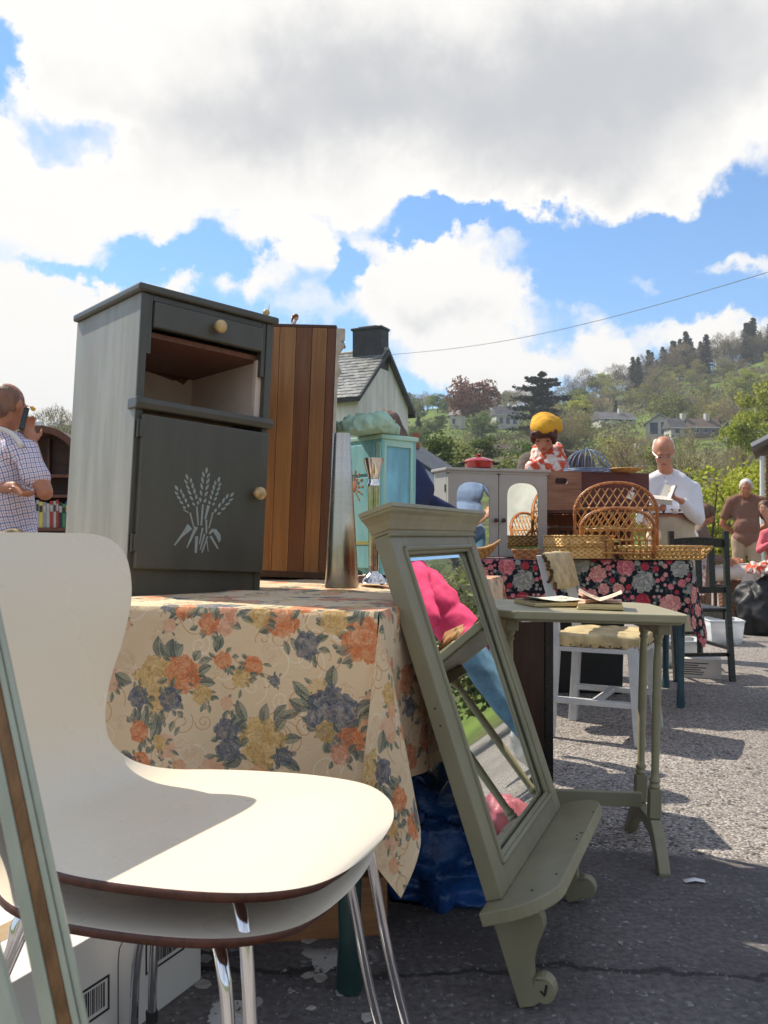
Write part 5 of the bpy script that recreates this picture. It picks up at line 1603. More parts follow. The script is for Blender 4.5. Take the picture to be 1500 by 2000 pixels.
tub('cloudy plastic tub under the right end of the stall beside the black chair', (2.02, 6.1, 0), R(-12), (.34, .3, .18))
t = thing('carton', 'small white printed carton on the ground behind the blue table legs', 'box', (1.98, 5.55, 0), (0, 0, R(-20)))
MB().span((-.1, 0, 0), (.16, .2, .12)).build('body', M_CARD, t); lb = MB()
for k in range(6): lb.span((-.08, -.001, .02 + k * .014), (.05 + .05 * math.sin(k * 3), -.0003, .026 + k * .014))
tag(lb.build('print', M_BLACK, t), kind='stuff')

# black slat-back chair
def black_chair():
    bk = mat('black green paint', (.014, .018, .014, 1), .3, var=.3, scale=12, wear=(.22, .22, .13, 1), wear_amt=-.02)
    t = thing('slat_back_chair', 'black painted chair with slatted back at the right end of the stall', 'chair', (1.985, 5.48, 0), (0, 0, R(4)))
    for sx in (-1, 1):
        MB().prism([(.06, 0), (.095, 0), (.035, .44), (.02, .60), (.0, .935), (-.032, .935), (-.012, .60), (-.002, .44)], -.016, .016, lambda y, z, h: Vector((sx * (.178 - .006 * 0) + h, -y, z))).build('back_leg', bk, t, bev=.002)
        MB().bar((sx * .185, .40, 0), (sx * .175, .39, .44), .032, .032).build('front_leg', bk, t, bev=.002)
        MB().bar((sx * .176, -.03, .20), (sx * .178, .39, .20), .02, .02).build('side_stretcher', bk, t)
        MB().bar((sx * .168, .01, .40), (sx * .168, .38, .40), .018, .05).build('seat_rail', bk, t)
    tr = MB(); tr.prism([(x / 10 * .17, .885 + .0 + .012 * math.cos(x / 10 * 1.5)) for x in range(-10, 11)] + [(x / 10 * .17, .832) for x in range(10, -11, -1)], 0, .022, lambda x, z, h: Vector((x * .93, h + .012, z)))
    tr.build('top_rail', bk, t, bev=.002)
    MB().span((-.16, -.010, .545), (.16, .012, .585)).build('lower_rail', bk, t, bev=.002)
    for x in (-.085, 0, .085): MB().bar((x, .0, .5855), (x, .022, .836), .040, .012, (0, 1, 0)).build('slat', bk, t, bev=.001)
    MB().span((-.185, -.01, .425), (.185, .405, .45)).build('seat', bk, t, bev=.006)
    MB().bar((-.17, -.03, .16), (.17, -.03, .16), .022, .022).build('back_stretcher', bk, t); MB().bar((-.17, .385, .25), (.17, .385, .25), .02, .02).build('front_stretcher', bk, t)
black_chair()
# ------------------------------------------------------------------ white house with slate roof
def white_house():
    g_ = math.atan2(.9, .436)
    t = thing('white_house', 'white rendered house with slate roof and a big black chimney behind the bookcase', 'house', (-1.18, 40, 0), (0, 0, g_))
    ren = mat('white render', (.76, .70, .66, 1), .8, var=.16, scale=.8, stretch=(2.5, 2.5, .3), bump=.2, bscale=12, bdist=.01)
    W, L, ez, rz = 5.55, 10.0, 7.55, 9.95; hw = W / 2
    MB().prism([(0, -3), (W, -3), (W, ez), (hw, rz - .12), (0, ez)], 0, .3, lambda x, z, h: Vector((x, h, z))).build('gable_wall', ren, t)
    MB().span((0, .301, -3), (.3, L, ez)).build('wall', ren, t); MB().span((W - .3, .301, -3), (W, L, ez)).build('wall', ren, t)
    MB().prism([(0, -3), (W, -3), (W, ez), (hw, rz - .12), (0, ez)], L, L + .3, lambda x, z, h: Vector((x, h, z))).build('gable_wall', ren, t)
    blk_ = mat('black board', (.022, .02, .02, 1), .5); sl = mat('wet grey slate', (.13, .13, .125, 1), .35, var=.35, scale=2.2, bump=.3, bscale=9, bdist=.01)
    rise = (rz - ez) / hw; ov = .38
    for sg in (0, 1):
        f = (lambda x: x) if sg == 0 else (lambda x: W - x)
        # underlay boarding
        MB().prism([(-ov, ez - ov * rise + .02), (hw, rz + .0), (hw, rz + .05), (-ov, ez - ov * rise + .08)], -.22, L + .4, lambda x, z, h: Vector((f(x), h, z))).build('roof', sl, t)
        MB().prism([(-ov, ez - ov * rise - .16), (hw, rz - .17), (hw, rz + .09), (-ov, ez - ov * rise + .10)], -.27, -.2205, lambda x, z, h: Vector((f(x), h, z))).build('barge_board', blk_, t)
        MB().prism([(-ov - .02, ez - ov * rise - .16), (-ov + .05, ez - ov * rise - .16), (-ov + .05, ez - ov * rise + .015), (-ov - .02, ez - ov * rise + .015)], -.22, L + .4, lambda x, z, h: Vector((f(x), h, z))).build('gutter', blk_, t)
    s = MB(); rs = random.Random(1); n = 15; slope = math.hypot(hw + ov, (hw + ov) * rise); ang = math.atan(rise)
    for r_ in range(n):
        d0 = r_ * slope / n; hh = slope / n * 1.12; wv = .30
        y = -.21 - (.15 if r_ % 2 else 0)
        while y < 5.2:
            y0 = max(y, -.21); y1 = y + wv - .012
            if y1 > y0 + .03:
                lift = .052 + rs.random() * .012
                p = lambda dist, up: (-ov + math.cos(ang) * dist - math.sin(ang) * up, ez - ov * rise + math.sin(ang) * dist + math.cos(ang) * up)
                a, b_, c, d_ = p(d0 - .02, lift + .03), p(d0 + hh, lift + .004), p(d0 + hh, lift + .016), p(d0 - .02, lift + .045)
                j = rs.uniform(-.008, .008)
                s.add([(a[0], y0, a[1]), (a[0] + j, y1, a[1]), (b_[0], y1, b_[1]), (b_[0], y0, b_[1]), (d_[0], y0, d_[1]), (d_[0] + j, y1, d_[1]), (c[0], y1, c[1]), (c[0], y0, c[1])],
                      [(0, 1, 5, 4), (4, 5, 6, 7), (1, 2, 6, 5), (3, 0, 4, 7)])
            y += wv
    m, nt, b = newmat('roof slates'); gg = nt.new('ShaderNodeNewGeometry')
    cr = nt.new('ShaderNodeValToRGB'); e = cr.color_ramp.elements; e[0].color = (.10, .105, .10, 1); e[1].color = (.26, .26, .24, 1); nt.link(gg.outputs['Random Per Island'], cr.inputs[0])
    nt.link(cr.outputs[0], b.inputs['Base Color']); b.inputs['Roughness'].default_value = .42
    tag(s.build('slates', m, t, raw=True), kind='stuff')
    MB().cyl((hw, -.22, rz + .07), (hw, L, rz + .07), .11, None, 10).build('ridge_tiles', mat('pale ridge', (.42, .38, .32, 1), .7), t)
    chm = mat('black slate hung chimney', (.025, .024, .024, 1), .55, var=.4, scale=2, bump=.6, bscale=6, bdist=.03)
    c = MB().span((hw - .42, -.02, rz - .9), (hw + .42, 1.55, rz + 1.05)); c.build('chimney_stack', chm, t, bev=.01)
    c = MB().span((hw - .48, -.07, rz + 1.051), (hw + .48, 1.62, rz + 1.17)); c.build('chimney_cap', chm, t, bev=.01)
    c = MB().span((hw - .3, .3, rz + 1.171), (hw + .3, 1.3, rz + 1.26)); c.build('chimney_flaunching', mat('grey cement', (.2, .2, .19, 1), .8), t, bev=.02)
    return t
white_house()
# overhead cable
a = P(757, 693, 42.5); b_ = P(1700, 470, 20)
m = MB().tube([a.lerp(b_, k / 24) + Vector((0, 0, -.55 * math.sin(math.pi * k / 24))) for k in range(25)], .011, 5)
tag(m.build('overhead_cable', mat('grey cable', (.22, .23, .26, 1), .6)), 'thin overhead cable running from the black chimney up across the sky', 'cable')

# ------------------------------------------------------------------ trees
BARK = mat('bark', (.07, .055, .04, 1), .9, var=.35, scale=3, bump=.6, bscale=14, bdist=.02)
BARKP = mat('grey bark', (.13, .115, .095, 1), .9, var=.3, scale=3, bump=.6, bscale=14, bdist=.02)
LF = {
 'twig': leafmat('bare twigs', [(.16, .12, .075, 1), (.25, .20, .12, 1), (.33, .27, .17, 1), (.40, .34, .22, 1)], .9, .15, .25),
 'bud': leafmat('budding leaves', [(.17, .15, .05, 1), (.26, .24, .08, 1), (.35, .34, .11, 1), (.44, .43, .16, 1)], .7, .25, .22),
 'lime': leafmat('fresh lime leaves', [(.15, .19, .02, 1), (.28, .33, .04, 1), (.42, .46, .06, 1), (.56, .57, .11, 1)], .6, .4, .12),
 'green': leafmat('mid green leaves', [(.05, .075, .02, 1), (.10, .145, .035, 1), (.17, .22, .055, 1), (.24, .29, .08, 1)], .6, .3, .2),
 'pine': leafmat('dark needles', [(.012, .022, .012, 1), (.022, .038, .018, 1), (.035, .055, .025, 1)], .7, .1, .25),
 'cedar': leafmat('blue dark needles', [(.014, .024, .020, 1), (.028, .045, .034, 1), (.045, .07, .05, 1)], .7, .1, .1),
 'copper': leafmat('copper leaves', [(.09, .03, .022, 1), (.16, .055, .035, 1), (.26, .10, .06, 1), (.30, .15, .09, 1)], .7, .3, .1),
}
def branch_mesh(rs, Hh, spread, levels=3, r0=.02, trunk=.35, nb=7):
    m = MB(); tips = []
    def grow(p, d, L, r, lv):
        n = 3; pts = [p]; q = p.copy(); dd = d.copy()
        for i in range(n):
            dd = (dd + Vector((rs.uniform(-.18, .18), rs.uniform(-.18, .18), rs.uniform(-.02, .14)))).normalized(); q = q + dd * L / n; pts.append(q)
        m.tube(pts, [r * (1 - .65 * i / n) for i in range(n + 1)], 5 if lv == 0 else 3, caps=False)
        if lv >= levels: tips.append((q, dd)); return
        for k in range(nb - lv):
            i = rs.randint(1, n) if lv else rs.randint(1, n); a = rs.uniform(0, 6.28)
            side = Vector((math.cos(a), math.sin(a), rs.uniform(.1, .9))) * spread
            grow(pts[i], (dd * .8 + side).normalized(), L * rs.uniform(.5, .72), r * .42, lv + 1)
    grow(Vector((0, 0, -.03)), Vector((0, 0, 1)), trunk + .1, r0, 0)
    return m, tips
def quads(mb, c, s, rs, el=1.0, n=None, droop=None):
    d = Vector((rs.gauss(0, 1), rs.gauss(0, 1), rs.gauss(0, 1))).normalized() if n is None else n
    x, y, _ = frame_to(d)
    a = rs.uniform(0, 6.28); u = x * math.cos(a) + y * math.sin(a); v = -x * math.sin(a) + y * math.cos(a)
    u = u * s * el; v = v * s
    o = len(mb.v); mb.v += [c - u * .5 - v * .25, c + u * .1 - v * .5, c + u * .5 + v * .1, c - u * .1 + v * .5]; mb.f.append((o, o + 1, o + 2, o + 3))
def crown_clumps(rs, n, shape):
    out = []
    for i in range(n):
        while True:
            p = Vector((rs.uniform(-1, 1), rs.uniform(-1, 1), rs.uniform(-1, 1)))
            if p.length < 1: break
        out.append(shape(p))
    return out
TREE = {}
def make_tree(kind, seed, name):
    """unit tree one metre high; scaled when placed"""
    rs = random.Random(seed); lf = MB(); big = kind
    if kind in ('twig', 'bud'):
        tr, tips = branch_mesh(rs, 1, .9, 3, .022, .34, 7)
        N = 1500 if kind == 'twig' else 2100
        cl = crown_clumps(rs, 34, lambda p: Vector((p.x * .30, p.y * .30, .60 + p.z * .33)))
        for i in range(N):
            c = rs.choice(cl); q = Vector((rs.gauss(0, 1), rs.gauss(0, 1), rs.gauss(0, 1))).normalized() * .095 * rs.random() ** .35
            p = c + q
            out = (p - Vector((0, 0, .35))).normalized()
            if kind == 'twig':
                L = rs.uniform(.05, .10); w = .0035; d = (out + Vector((rs.gauss(0, .35), rs.gauss(0, .35), rs.gauss(0, .35)))).normalized(); s = d.cross(Vector((rs.random(), rs.random(), rs.random()))).normalized()
                o = len(lf.v); lf.v += [p, p + s * w, p + d * L, p - s * w]; lf.f.append((o, o + 1, o + 2, o + 3))
            else: quads(lf, p, rs.uniform(.014, .030), rs, 1.4)
    elif kind in ('green', 'lime', 'copper'):
        tr, tips = branch_mesh(rs, 1, .8, 2, .028, .34, 6)
        cl = crown_clumps(rs, 30, lambda p: Vector((p.x * .33, p.y * .33, .60 + p.z * .31)))
        for c in cl:
            R_ = rs.uniform(.08, .15)
            for i in range(120):
                q = Vector((rs.gauss(0, 1), rs.gauss(0, 1), rs.gauss(0, 1))).normalized() * R_ * (.6 + .4 * rs.random()); q.z *= .75
                quads(lf, c + q, rs.uniform(.016, .034), rs, 1.5)
    elif kind == 'pine':
        tr = MB().tube([(0, 0, -.03), (0, 0, .98)], [.022, .004], 6)
        for i in range(22):
            z = .10 + .88 * i / 22; r = (.21 * (1 - z) ** .8 + .015)
            for k in range(9):
                a = rs.uniform(0, 6.28); L = r * rs.uniform(.75, 1.15)
                for j in range(9):
                    u = (j + rs.random()) / 9; p = Vector((math.cos(a) * L * u, math.sin(a) * L * u, z - L * u * .28 + rs.uniform(-.01, .01)))
                    quads(lf, p + Vector((rs.gauss(0, .008), rs.gauss(0, .008), 0)), rs.uniform(.022, .042) * (1.2 - .5 * u), rs, 1.6)
    elif kind == 'cedar':
        tr = MB().tube([(0, 0, -.03), (.01, 0, .5), (0, .01, .93)], [.035, .022, .008], 7)
        for i in range(24):
            z = .20 + .74 * (i + rs.random() * .6) / 24; a = i * 2.4 + rs.uniform(-.4, .4); L = .45 * math.sqrt(max(.03, 1 - ((z - .38) / .56) ** 2)) * rs.uniform(.65, 1.05)
            d = Vector((math.cos(a), math.sin(a), .05)); end = Vector((0, 0, z)) + d * L
            tr.tube([(0, 0, z - .04), Vector((0, 0, z)) + d * L * .5, end], [.012, .008, .003], 4)
            for j in range(4):
                c = Vector((0, 0, z + .01)) + d * L * (.30 + .2 * j + rs.uniform(-.05, .05)); sr = L * .38
                for k in range(62):
                    b2 = rs.uniform(0, 6.28); rr2 = sr * math.sqrt(rs.random())
                    quads(lf, c + Vector((math.cos(b2) * rr2, math.sin(b2) * rr2, rs.gauss(0, .012))), rs.uniform(.02, .042), rs, 1.5, n=Vector((rs.gauss(0, .45), rs.gauss(0, .45), 1)).normalized())
    elif kind in ('bush', 'limebush', 'scrub'):
        tr = MB()
        for k in range(9):
            a = rs.uniform(0, 6.28); tr.tube([(0, 0, -.03), (math.cos(a) * .12, math.sin(a) * .12, .4), (math.cos(a) * .3, math.sin(a) * .3, .8)], [.014, .01, .003], 4)
        for c in crown_clumps(rs, 26, lambda p: Vector((p.x * .42, p.y * .42, .47 + p.z * .40))):
            R_ = rs.uniform(.10, .17)
            for i in range(90):
                q = Vector((rs.gauss(0, 1), rs.gauss(0, 1), rs.gauss(0, 1))).normalized() * R_ * (.5 + .5 * rs.random())
                quads(lf, c + q, rs.uniform(.016, .036), rs, 1.5)
    t = thing(name, 'x', 'tree', (0, -40, 0))
    tr.build('trunk', BARKP if kind in ('bud', 'twig') else BARK, t, raw=True)
    lm = LF['lime'] if kind == 'limebush' else LF['green'] if kind == 'bush' else LF['bud'] if kind == 'scrub' else LF[kind]
    lf.build('crown', lm, t, raw=True)
    t['used'] = 0
    return t
PROTO = {}
def proto(kind, var, name):
    k = (kind, var)
    if k not in PROTO: PROTO[k] = [make_tree(kind, hash((len(kind), var)) % 1000 + var * 17 + len(PROTO), name), False]
    return PROTO[k]
def tree(kind, loc, h, label, name, group=None, var=None, wide=1.0, cat='tree', rs=random.Random(42)):
    pr = proto(kind, rs.randint(0, 2) if var is None else var, name)
    rz = rs.uniform(0, 6.28); sc = (h * wide, h * wide, h)
    if not pr[1]:
        o = pr[0]; pr[1] = True; o.location = loc; o.rotation_euler = (0, 0, rz); o.scale = sc; o['label'] = label
    else:
        o = copy_tree(pr[0], loc, rz, label, sc)
    o['category'] = cat
    if 'group' in o: del o['group']
    if group: o['group'] = group
    if 'used' in o: del o['used']
    o.name = name
    return o
def tree_px(kind, px, pyb, pyt, label, name, d=None, **kw):
    if d is None: loc = hill_at(px, pyb)
    else: loc = P(px, HY, d); loc.z = terr_z(loc.x, d)
    top = CH + (HY - pyt) / FPX * loc.y
    return tree(kind, loc, max(.5, top - loc.z), label, name, **kw)
# single trees one can pick out
tree_px('copper', 924, 852, 724, 'large copper beech with dark red leaves on the far hillside', 'copper_beech', var=0, wide=1.12)
tree_px('cedar', 1056, 872, 724, 'dark spreading cedar standing behind the woman in the yellow beret', 'cedar_tree', var=0, wide=1.0)
tree_px('pine', 817, 868, 812, 'small dark conifer on the slope just right of the white house', 'conifer_tree', var=0, wide=1.4)
tree_px('green', 850, 935, 838, 'pale green bushy tree right of the turquoise cabinet', 'green_tree', d=55, var=0, wide=1.35)
tree_px('bud', 890, 925, 850, 'yellowish budding tree below the copper beech', 'budding_tree', d=60, var=0, wide=1.3)
tree_px('green', 925, 905, 838, 'darker green tree between the copper beech and the red pot', 'green_tree', d=70, var=1, wide=1.2)
tree_px('pine', 935, 855, 818, 'little dark fir beneath the copper beech', 'conifer_tree', var=1, wide=1.5)
tree_px('twig', 1283, 800, 712, 'tall bare tree alone above the roof of the gabled house', 'bare_tree', var=0, wide=1.05)
tree_px('twig', 1425, 690, 648, 'round bare tree on the skyline beside the dark pines', 'bare_tree', var=1, wide=1.2)
tree_px('lime', 1455, 905, 790, 'tall yellow green tree near the right edge', 'lime_tree', d=75, var=0, wide=.9)
tree_px('lime', 1490, 880, 740, 'big yellow green tree at the extreme right, half cut off', 'lime_tree', d=90, var=1, wide=.8)
tree_px('twig', 1345, 1010, 838, 'slim bare tree behind the man in the white shirt', 'bare_tree', d=34, var=2, wide=.9)
tree_px('twig', 1440, 1000, 860, 'slim bare tree behind the man in the brown polo shirt', 'bare_tree', d=30, var=0, wide=.7)
tree_px('twig', 1225, 960, 830, 'brownish bare tree left of the white shirted man', 'bare_tree', d=50, var=1, wide=1.1)
tree_px('bud', 1300, 965, 855, 'olive budding tree directly behind the white shirted man', 'budding_tree', d=46, var=1, wide=1.4)
tree_px('bud', 1190, 960, 840, 'olive bushy tree above the blue wire dome', 'budding_tree', d=60, var=2, wide=1.3)
tree_px('green', 1020, 930, 860, 'green tree behind the red scarf', 'green_tree', d=65, var=2, wide=1.2)
tree_px('bud', 975, 945, 880, 'low olive tree left of the red scarf', 'budding_tree', d=40, var=0, wide=1.2)
for i, (px, b, tp, d, lb) in enumerate([(1385, 1068, 905, 17, 'yellow green bush between the white shirted man and the polo shirt'), (1420, 1066, 885, 21, 'tall yellow green bush behind the man in the polo shirt'), (1352, 1062, 930, 20, 'yellow green bush at the right elbow of the white shirted man'), (1475, 1064, 900, 19, 'yellow green bush under the brick building at the right edge'), (1520, 1064, 890, 23, 'yellow green bush beyond the right edge of the view'), (1275, 1050, 940, 24, 'yellow green bush mostly behind the white shirted man')]):
    tree_px('limebush', px, b, tp, lb, 'yellow_green_bush', d=d, var=i % 2, wide=1.05, cat='bush')
for i, (px, b, tp, d, lb) in enumerate([(800, 960, 905, 40, 'green bush to the right of the turquoise cabinet'), (865, 1000, 925, 19, 'low green shrub behind the red pot'), (1010, 1010, 940, 20, 'low green shrub behind the red scarf'), (960, 1000, 935, 22, 'low green shrub between red pot and scarf'), (1110, 985, 905, 30, 'green shrub behind the wire dome')]):
    tree_px('bush', px, b, tp, lb, 'green_shrub', d=d, var=i % 3, wide=1.2, cat='shrub')
for i, (px, b, tp, k, lb) in enumerate([(100, 850, 788, 'twig', 'bare tree on the left skyline right of the phoning man'), (72, 850, 795, 'twig', 'bare tree on the left skyline above the phone hand'), (125, 852, 805, 'twig', 'bare tree on the left skyline touching the grey cabinet'), (30, 850, 790, 'twig', 'bare tree on the left skyline behind the phoning man')]):
    tree_px(k, px, b, tp, lb, 'bare_tree', d=120, var=i % 3, wide=1.2)
# rows of trees on skylines
rs = random.Random(77)
for i in range(26):
    px = 785 + i * 12.5 + rs.uniform(-4, 4); loc = P(px, HY, 318); loc.z = terr_z(loc.x, 318)
    tree(rs.choice(['twig', 'twig', 'bud', 'green']), loc, rs.uniform(5, 9.5), 'one of the small trees along the left part of the far skyline', 'skyline_tree', 'trees along the left skyline', wide=1.35, rs=rs)
for i in range(34):
    px = 1235 + i * 9.5 + rs.uniform(-3, 3)
    if 1385 < px < 1455: continue
    loc = P(px, HY, 305 + rs.uniform(-12, 8)); loc.z = terr_z(loc.x, loc.y)
    tree('pine', loc, rs.uniform(8.5, 15) * (1.15 if px > 1300 else .9), 'one of the dark pines along the crest of the wooded hill', 'crest_pine', 'dark pines along the hill crest', wide=1.1, rs=rs)
for i in range(26):
    px = 1110 + i * 17 + rs.uniform(-4, 4); loc = P(px, HY, 300); loc.z = terr_z(loc.x, 300)
    tree('twig', loc, rs.uniform(9, 14), 'one of the bare trees fringing the crest of the wooded hill', 'crest_tree', 'bare trees fringing the hill crest', wide=1.0, rs=rs)
# the wood on the slope
cnt = 0
for i in range(900):
    u = rs.uniform(.185, .95) if rs.random() < .8 else rs.uniform(.03, .2); d = rs.uniform(62, 300)
    px = CX + u * FPX
    if rs.random() > min(1, (d / 300) ** .7 * 1.2): continue
    z = terr_z(u * d, d); py = HY - (z - CH) / d * FPX
    if px < 1105 and (py < 790 or py > 905): continue
    if any(abs(px - hx) < hw_ and hb - 8 < py < hb + 78 for hx, hb, hw_ in ((1208, 832, 52), (1290, 856, 42), (1335, 856, 38), (1378, 854, 46), (1423, 872, 26), (992, 838, 36), (890, 838, 24), (983, 912, 56), (1490, 862, 30))): continue
    if px > 1100 and py > 905: continue
    k = rs.choices(['twig', 'bud', 'green', 'pine', 'lime'], [5, 5, 2, .4, .8])[0]
    if px < 1105: k = rs.choices(['twig', 'green', 'bud'], [3, 3, 2])[0]
    nm = {'twig': 'bare_tree', 'bud': 'budding_tree', 'green': 'green_tree', 'pine': 'conifer_tree', 'lime': 'lime_tree'}[k]
    lb = {'twig': 'one of the bare brown trees massed on the wooded hillside', 'bud': 'one of the olive budding trees massed on the wooded hillside', 'green': 'one of the green leafy trees scattered over the wooded hillside', 'pine': 'one of the dark conifers scattered among the hillside trees', 'lime': 'one of the fresh yellow green trees scattered over the hillside'}[k]
    reg = ('lower' if d < 130 else 'middle' if d < 220 else 'upper') + (' left' if px < 1105 else ' centre' if px < 1300 else ' right')
    lb = lb.replace('on the wooded hillside', 'on the ' + reg + ' hillside').replace('over the wooded hillside', 'over the ' + reg + ' hillside').replace('the hillside trees', 'the trees of the ' + reg + ' hillside').replace('over the hillside', 'over the ' + reg + ' hillside')
    tree(k, Vector((u * d, d, z)), rs.uniform(5.2, 8.8) * (.85 if px < 1105 else 1), lb, nm, nm.replace('_', ' ') + 's on the ' + reg + ' hillside', wide=rs.uniform(1.1, 1.5), rs=rs)
    cnt += 1
    if cnt > 262: break
# undergrowth: one mass of scrub over the slope
ug = MB(); rs = random.Random(5)
for i in range(1500):
    u = rs.uniform(-.6, 1.4) if rs.random() < .35 else rs.uniform(.02, .6); d = 24 + 290 * rs.random() ** 1.1
    z = terr_z(u * d, d); px = CX + u * FPX; py = HY - (z - CH) / d * FPX
    if 792 < px < 868 and 842 < py < 874: continue
    if 785 < px < 880 and 790 < py < 835: continue
    s0 = (.5 + d * .0085) * rs.uniform(.6, 1.3)
    for k in range(42):
        q = Vector((rs.gauss(0, 1), rs.gauss(0, 1), abs(rs.gauss(0, 1)))).normalized() * s0 * (.6 + .4 * rs.random()); q.z *= .8
        quads(ug, Vector((u * d, d, z)) + q, s0 * rs.uniform(.12, .24), rs, 1.5)
o = ug.build('undergrowth', leafmat('scrub', [(.14, .11, .055, 1), (.20, .165, .08, 1), (.22, .22, .08, 1), (.28, .26, .11, 1), (.28, .33, .10, 1)], .8, .2, 0), raw=True)
tag(o, 'low brown and olive scrub covering the hillside', 'undergrowth', kind='stuff')
# bank of green beyond the yard on the right, outside the view but seen in the mirrors
rs = random.Random(15)
for i in range(11):
    a = R(22 + i * 13); d = 17 + rs.uniform(-1, 2)
    x, y = math.sin(a) * d, math.cos(a) * d
    if x / y < .47 and y > 0: continue
    tree('limebush' if i % 3 == 0 else 'bush', Vector((x, y, terr_z(x, y))), rs.uniform(2, 3.4), 'one of the hedge bushes bordering the yard beyond the right edge', 'hedge_bush', 'hedge bushes along the right of the yard', cat='bush', wide=1.4, rs=rs)

# the air of the valley
hz = MB().span((-1700, -1700, -90), (1700, 1700, 150))
mh = bpy.data.materials.new('valley haze'); mh.use_nodes = True; mh.node_tree.nodes.clear()
ho = mh.node_tree.nodes.new('ShaderNodeOutputMaterial'); hv = mh.node_tree.nodes.new('ShaderNodeVolumePrincipled')
hv.inputs['Color'].default_value = (.86, .90, .95, 1); hv.inputs['Density'].default_value = .0005
mh.node_tree.links.new(hv.outputs[0], ho.inputs['Volume'])
tag(hz.build('haze', mh), 'thin pale haze filling the valley air', kind='stuff')
# ------------------------------------------------------------------ houses on the hillside
M_RENDER = mat('pale render far', (.50, .48, .43, 1), .8, var=.08, scale=.5); M_FSLATE = mat('far slate roof', (.13, .12, .12, 1), .6, var=.25, scale=1.0)
M_FBROWN = mat('far brown tile roof', (.14, .10, .08, 1), .7, var=.25, scale=1.0); M_FGLASS = mat('dark window', (.03, .045, .07, 1), .1, bump=0); M_FWHITE = mat('white trim', (.68, .68, .66, 1), .6, var=.05)
M_TIMBER = wood('weathered timber wall', (.16, .13, .11, 1), (.26, .22, .18, 1), .7)
def hill_house(label, px, pyb, pyt, wpx, rot, roofm, wallm, wins, gable_front=False, storey=1, chim=True, roof_frac=.42, d=None):
    loc = hill_at(px, pyb) if d is None else P(px, HY, d)
    if d is not None: loc.z = terr_z(loc.x, d)
    s = FPX / loc.y; W = wpx / s; Ht = CH + (HY - pyt) / s - loc.z; D = W * .62
    t = thing('hillside_house', label, 'house', loc, (0, 0, R(rot)))
    wz = Ht * (1 - roof_frac)
    if gable_front:
        MB().prism([(-W / 2, -2), (W / 2, -2), (W / 2, wz), (0, Ht - .1), (-W / 2, wz)], 0, D, lambda x, z, h: Vector((x, h, z))).build('wall', wallm, t)
        for sg in (-1, 1):
            MB().prism([(sg * (W / 2 + .3), wz - .3 * (Ht - wz) / (W / 2)), (0, Ht), (0, Ht + .15), (sg * (W / 2 + .3), wz + .15 - .3 * (Ht - wz) / (W / 2))], -.5, D + .3, lambda x, z, h: Vector((x, h, z))).build('roof', roofm, t)
            MB().bar((sg * (W / 2 + .3), -.53, wz - .05), (0, -.53, Ht + .02), .06, .26, (0, 1, 0)).build('barge_board', M_FWHITE, t)
    else:
        MB().span((-W / 2, 0, -2), (W / 2, D, wz)).build('wall', wallm, t)
        MB().prism([(-.4, wz - .1), (D / 2, Ht), (D + .4, wz - .1)], -W / 2 - .3, W / 2 + .3, lambda y, z, h: Vector((h, y, z))).build('roof', roofm, t)
        MB().span((-W / 2 - .3, -.47, wz - .22), (W / 2 + .3, -.405, wz - .06)).build('fascia', M_FWHITE, t)
    if chim: MB().span((W * .12, D * .35, Ht - .6), (W * .12 + .8, D * .35 + .8, Ht + .9)).build('chimney', M_RENDER, t)
    for (x0, x1, z0, z1) in wins:
        f = MB().span((x0 * W - W / 2, -.06, z0 * Ht), (x1 * W - W / 2, .05, z1 * Ht)).build('window', M_FWHITE, t)
        n = max(1, int((x1 - x0) * W / 1.2))
        for k in range(n):
            a_, b2 = x0 + (x1 - x0) * k / n, x0 + (x1 - x0) * (k + 1) / n
            MB().span((a_ * W - W / 2 + .07, -.075, z0 * Ht + .08), (b2 * W - W / 2 - .07, -.0605, z1 * Ht - .08)).build('pane', M_FGLASS, f)
    return t
hill_house('long low house with grey roof on the hill above the wire dome', 1208, 832, 802, 74, 12, M_FSLATE, M_RENDER, [(.1, .3, .25, .5), (.4, .6, .25, .5), (.7, .9, .25, .5)], roof_frac=.55)
hill_house('white gabled house with tall windows on the hill above the white shirted man', 1288, 856, 808, 52, -18, M_FSLATE, M_RENDER, [(.14, .46, .12, .66), (.54, .86, .12, .66)], gable_front=True, roof_frac=.42, chim=False)
hill_house('grey roofed house adjoining the gabled house on the hill', 1332, 856, 815, 46, 10, M_FSLATE, M_RENDER, [(.15, .4, .2, .45), (.6, .85, .2, .45)], roof_frac=.5)
hill_house('brown roofed house at the right of the hillside row', 1378, 854, 815, 62, 8, M_FBROWN, M_TIMBER, [(.1, .3, .2, .42), (.4, .6, .2, .42), (.68, .9, .2, .42)], roof_frac=.5)
hill_house('narrow pale gabled house half hidden by trees behind the polo shirted man', 1423, 872, 824, 22, -30, M_FSLATE, M_RENDER, [(.25, .75, .3, .55)], gable_front=True, roof_frac=.3, chim=False)
hill_house('pale house just below and right of the copper beech', 992, 838, 792, 48, 14, M_FSLATE, M_RENDER, [(.12, .3, .2, .5), (.4, .6, .2, .5), (.7, .9, .2, .5)], roof_frac=.4)
hill_house('narrow white house beneath the copper beech', 890, 838, 800, 26, -30, M_FSLATE, M_RENDER, [(.2, .5, .25, .55)], roof_frac=.25)
hill_house('grey weatherboarded house left of the woman in the beret', 983, 912, 866, 92, 4, M_FBROWN, M_TIMBER, [(.06, .22, .3, .6), (.3, .46, .3, .6), (.55, .7, .3, .6), (.8, .95, .3, .6)], roof_frac=.34, chim=False, d=75)
hill_house('low grey house hidden in the trees behind the wire dome', 1240, 905, 880, 74, 6, M_FBROWN, M_RENDER, [(.1, .3, .2, .5), (.5, .7, .2, .5)], roof_frac=.5, d=95)
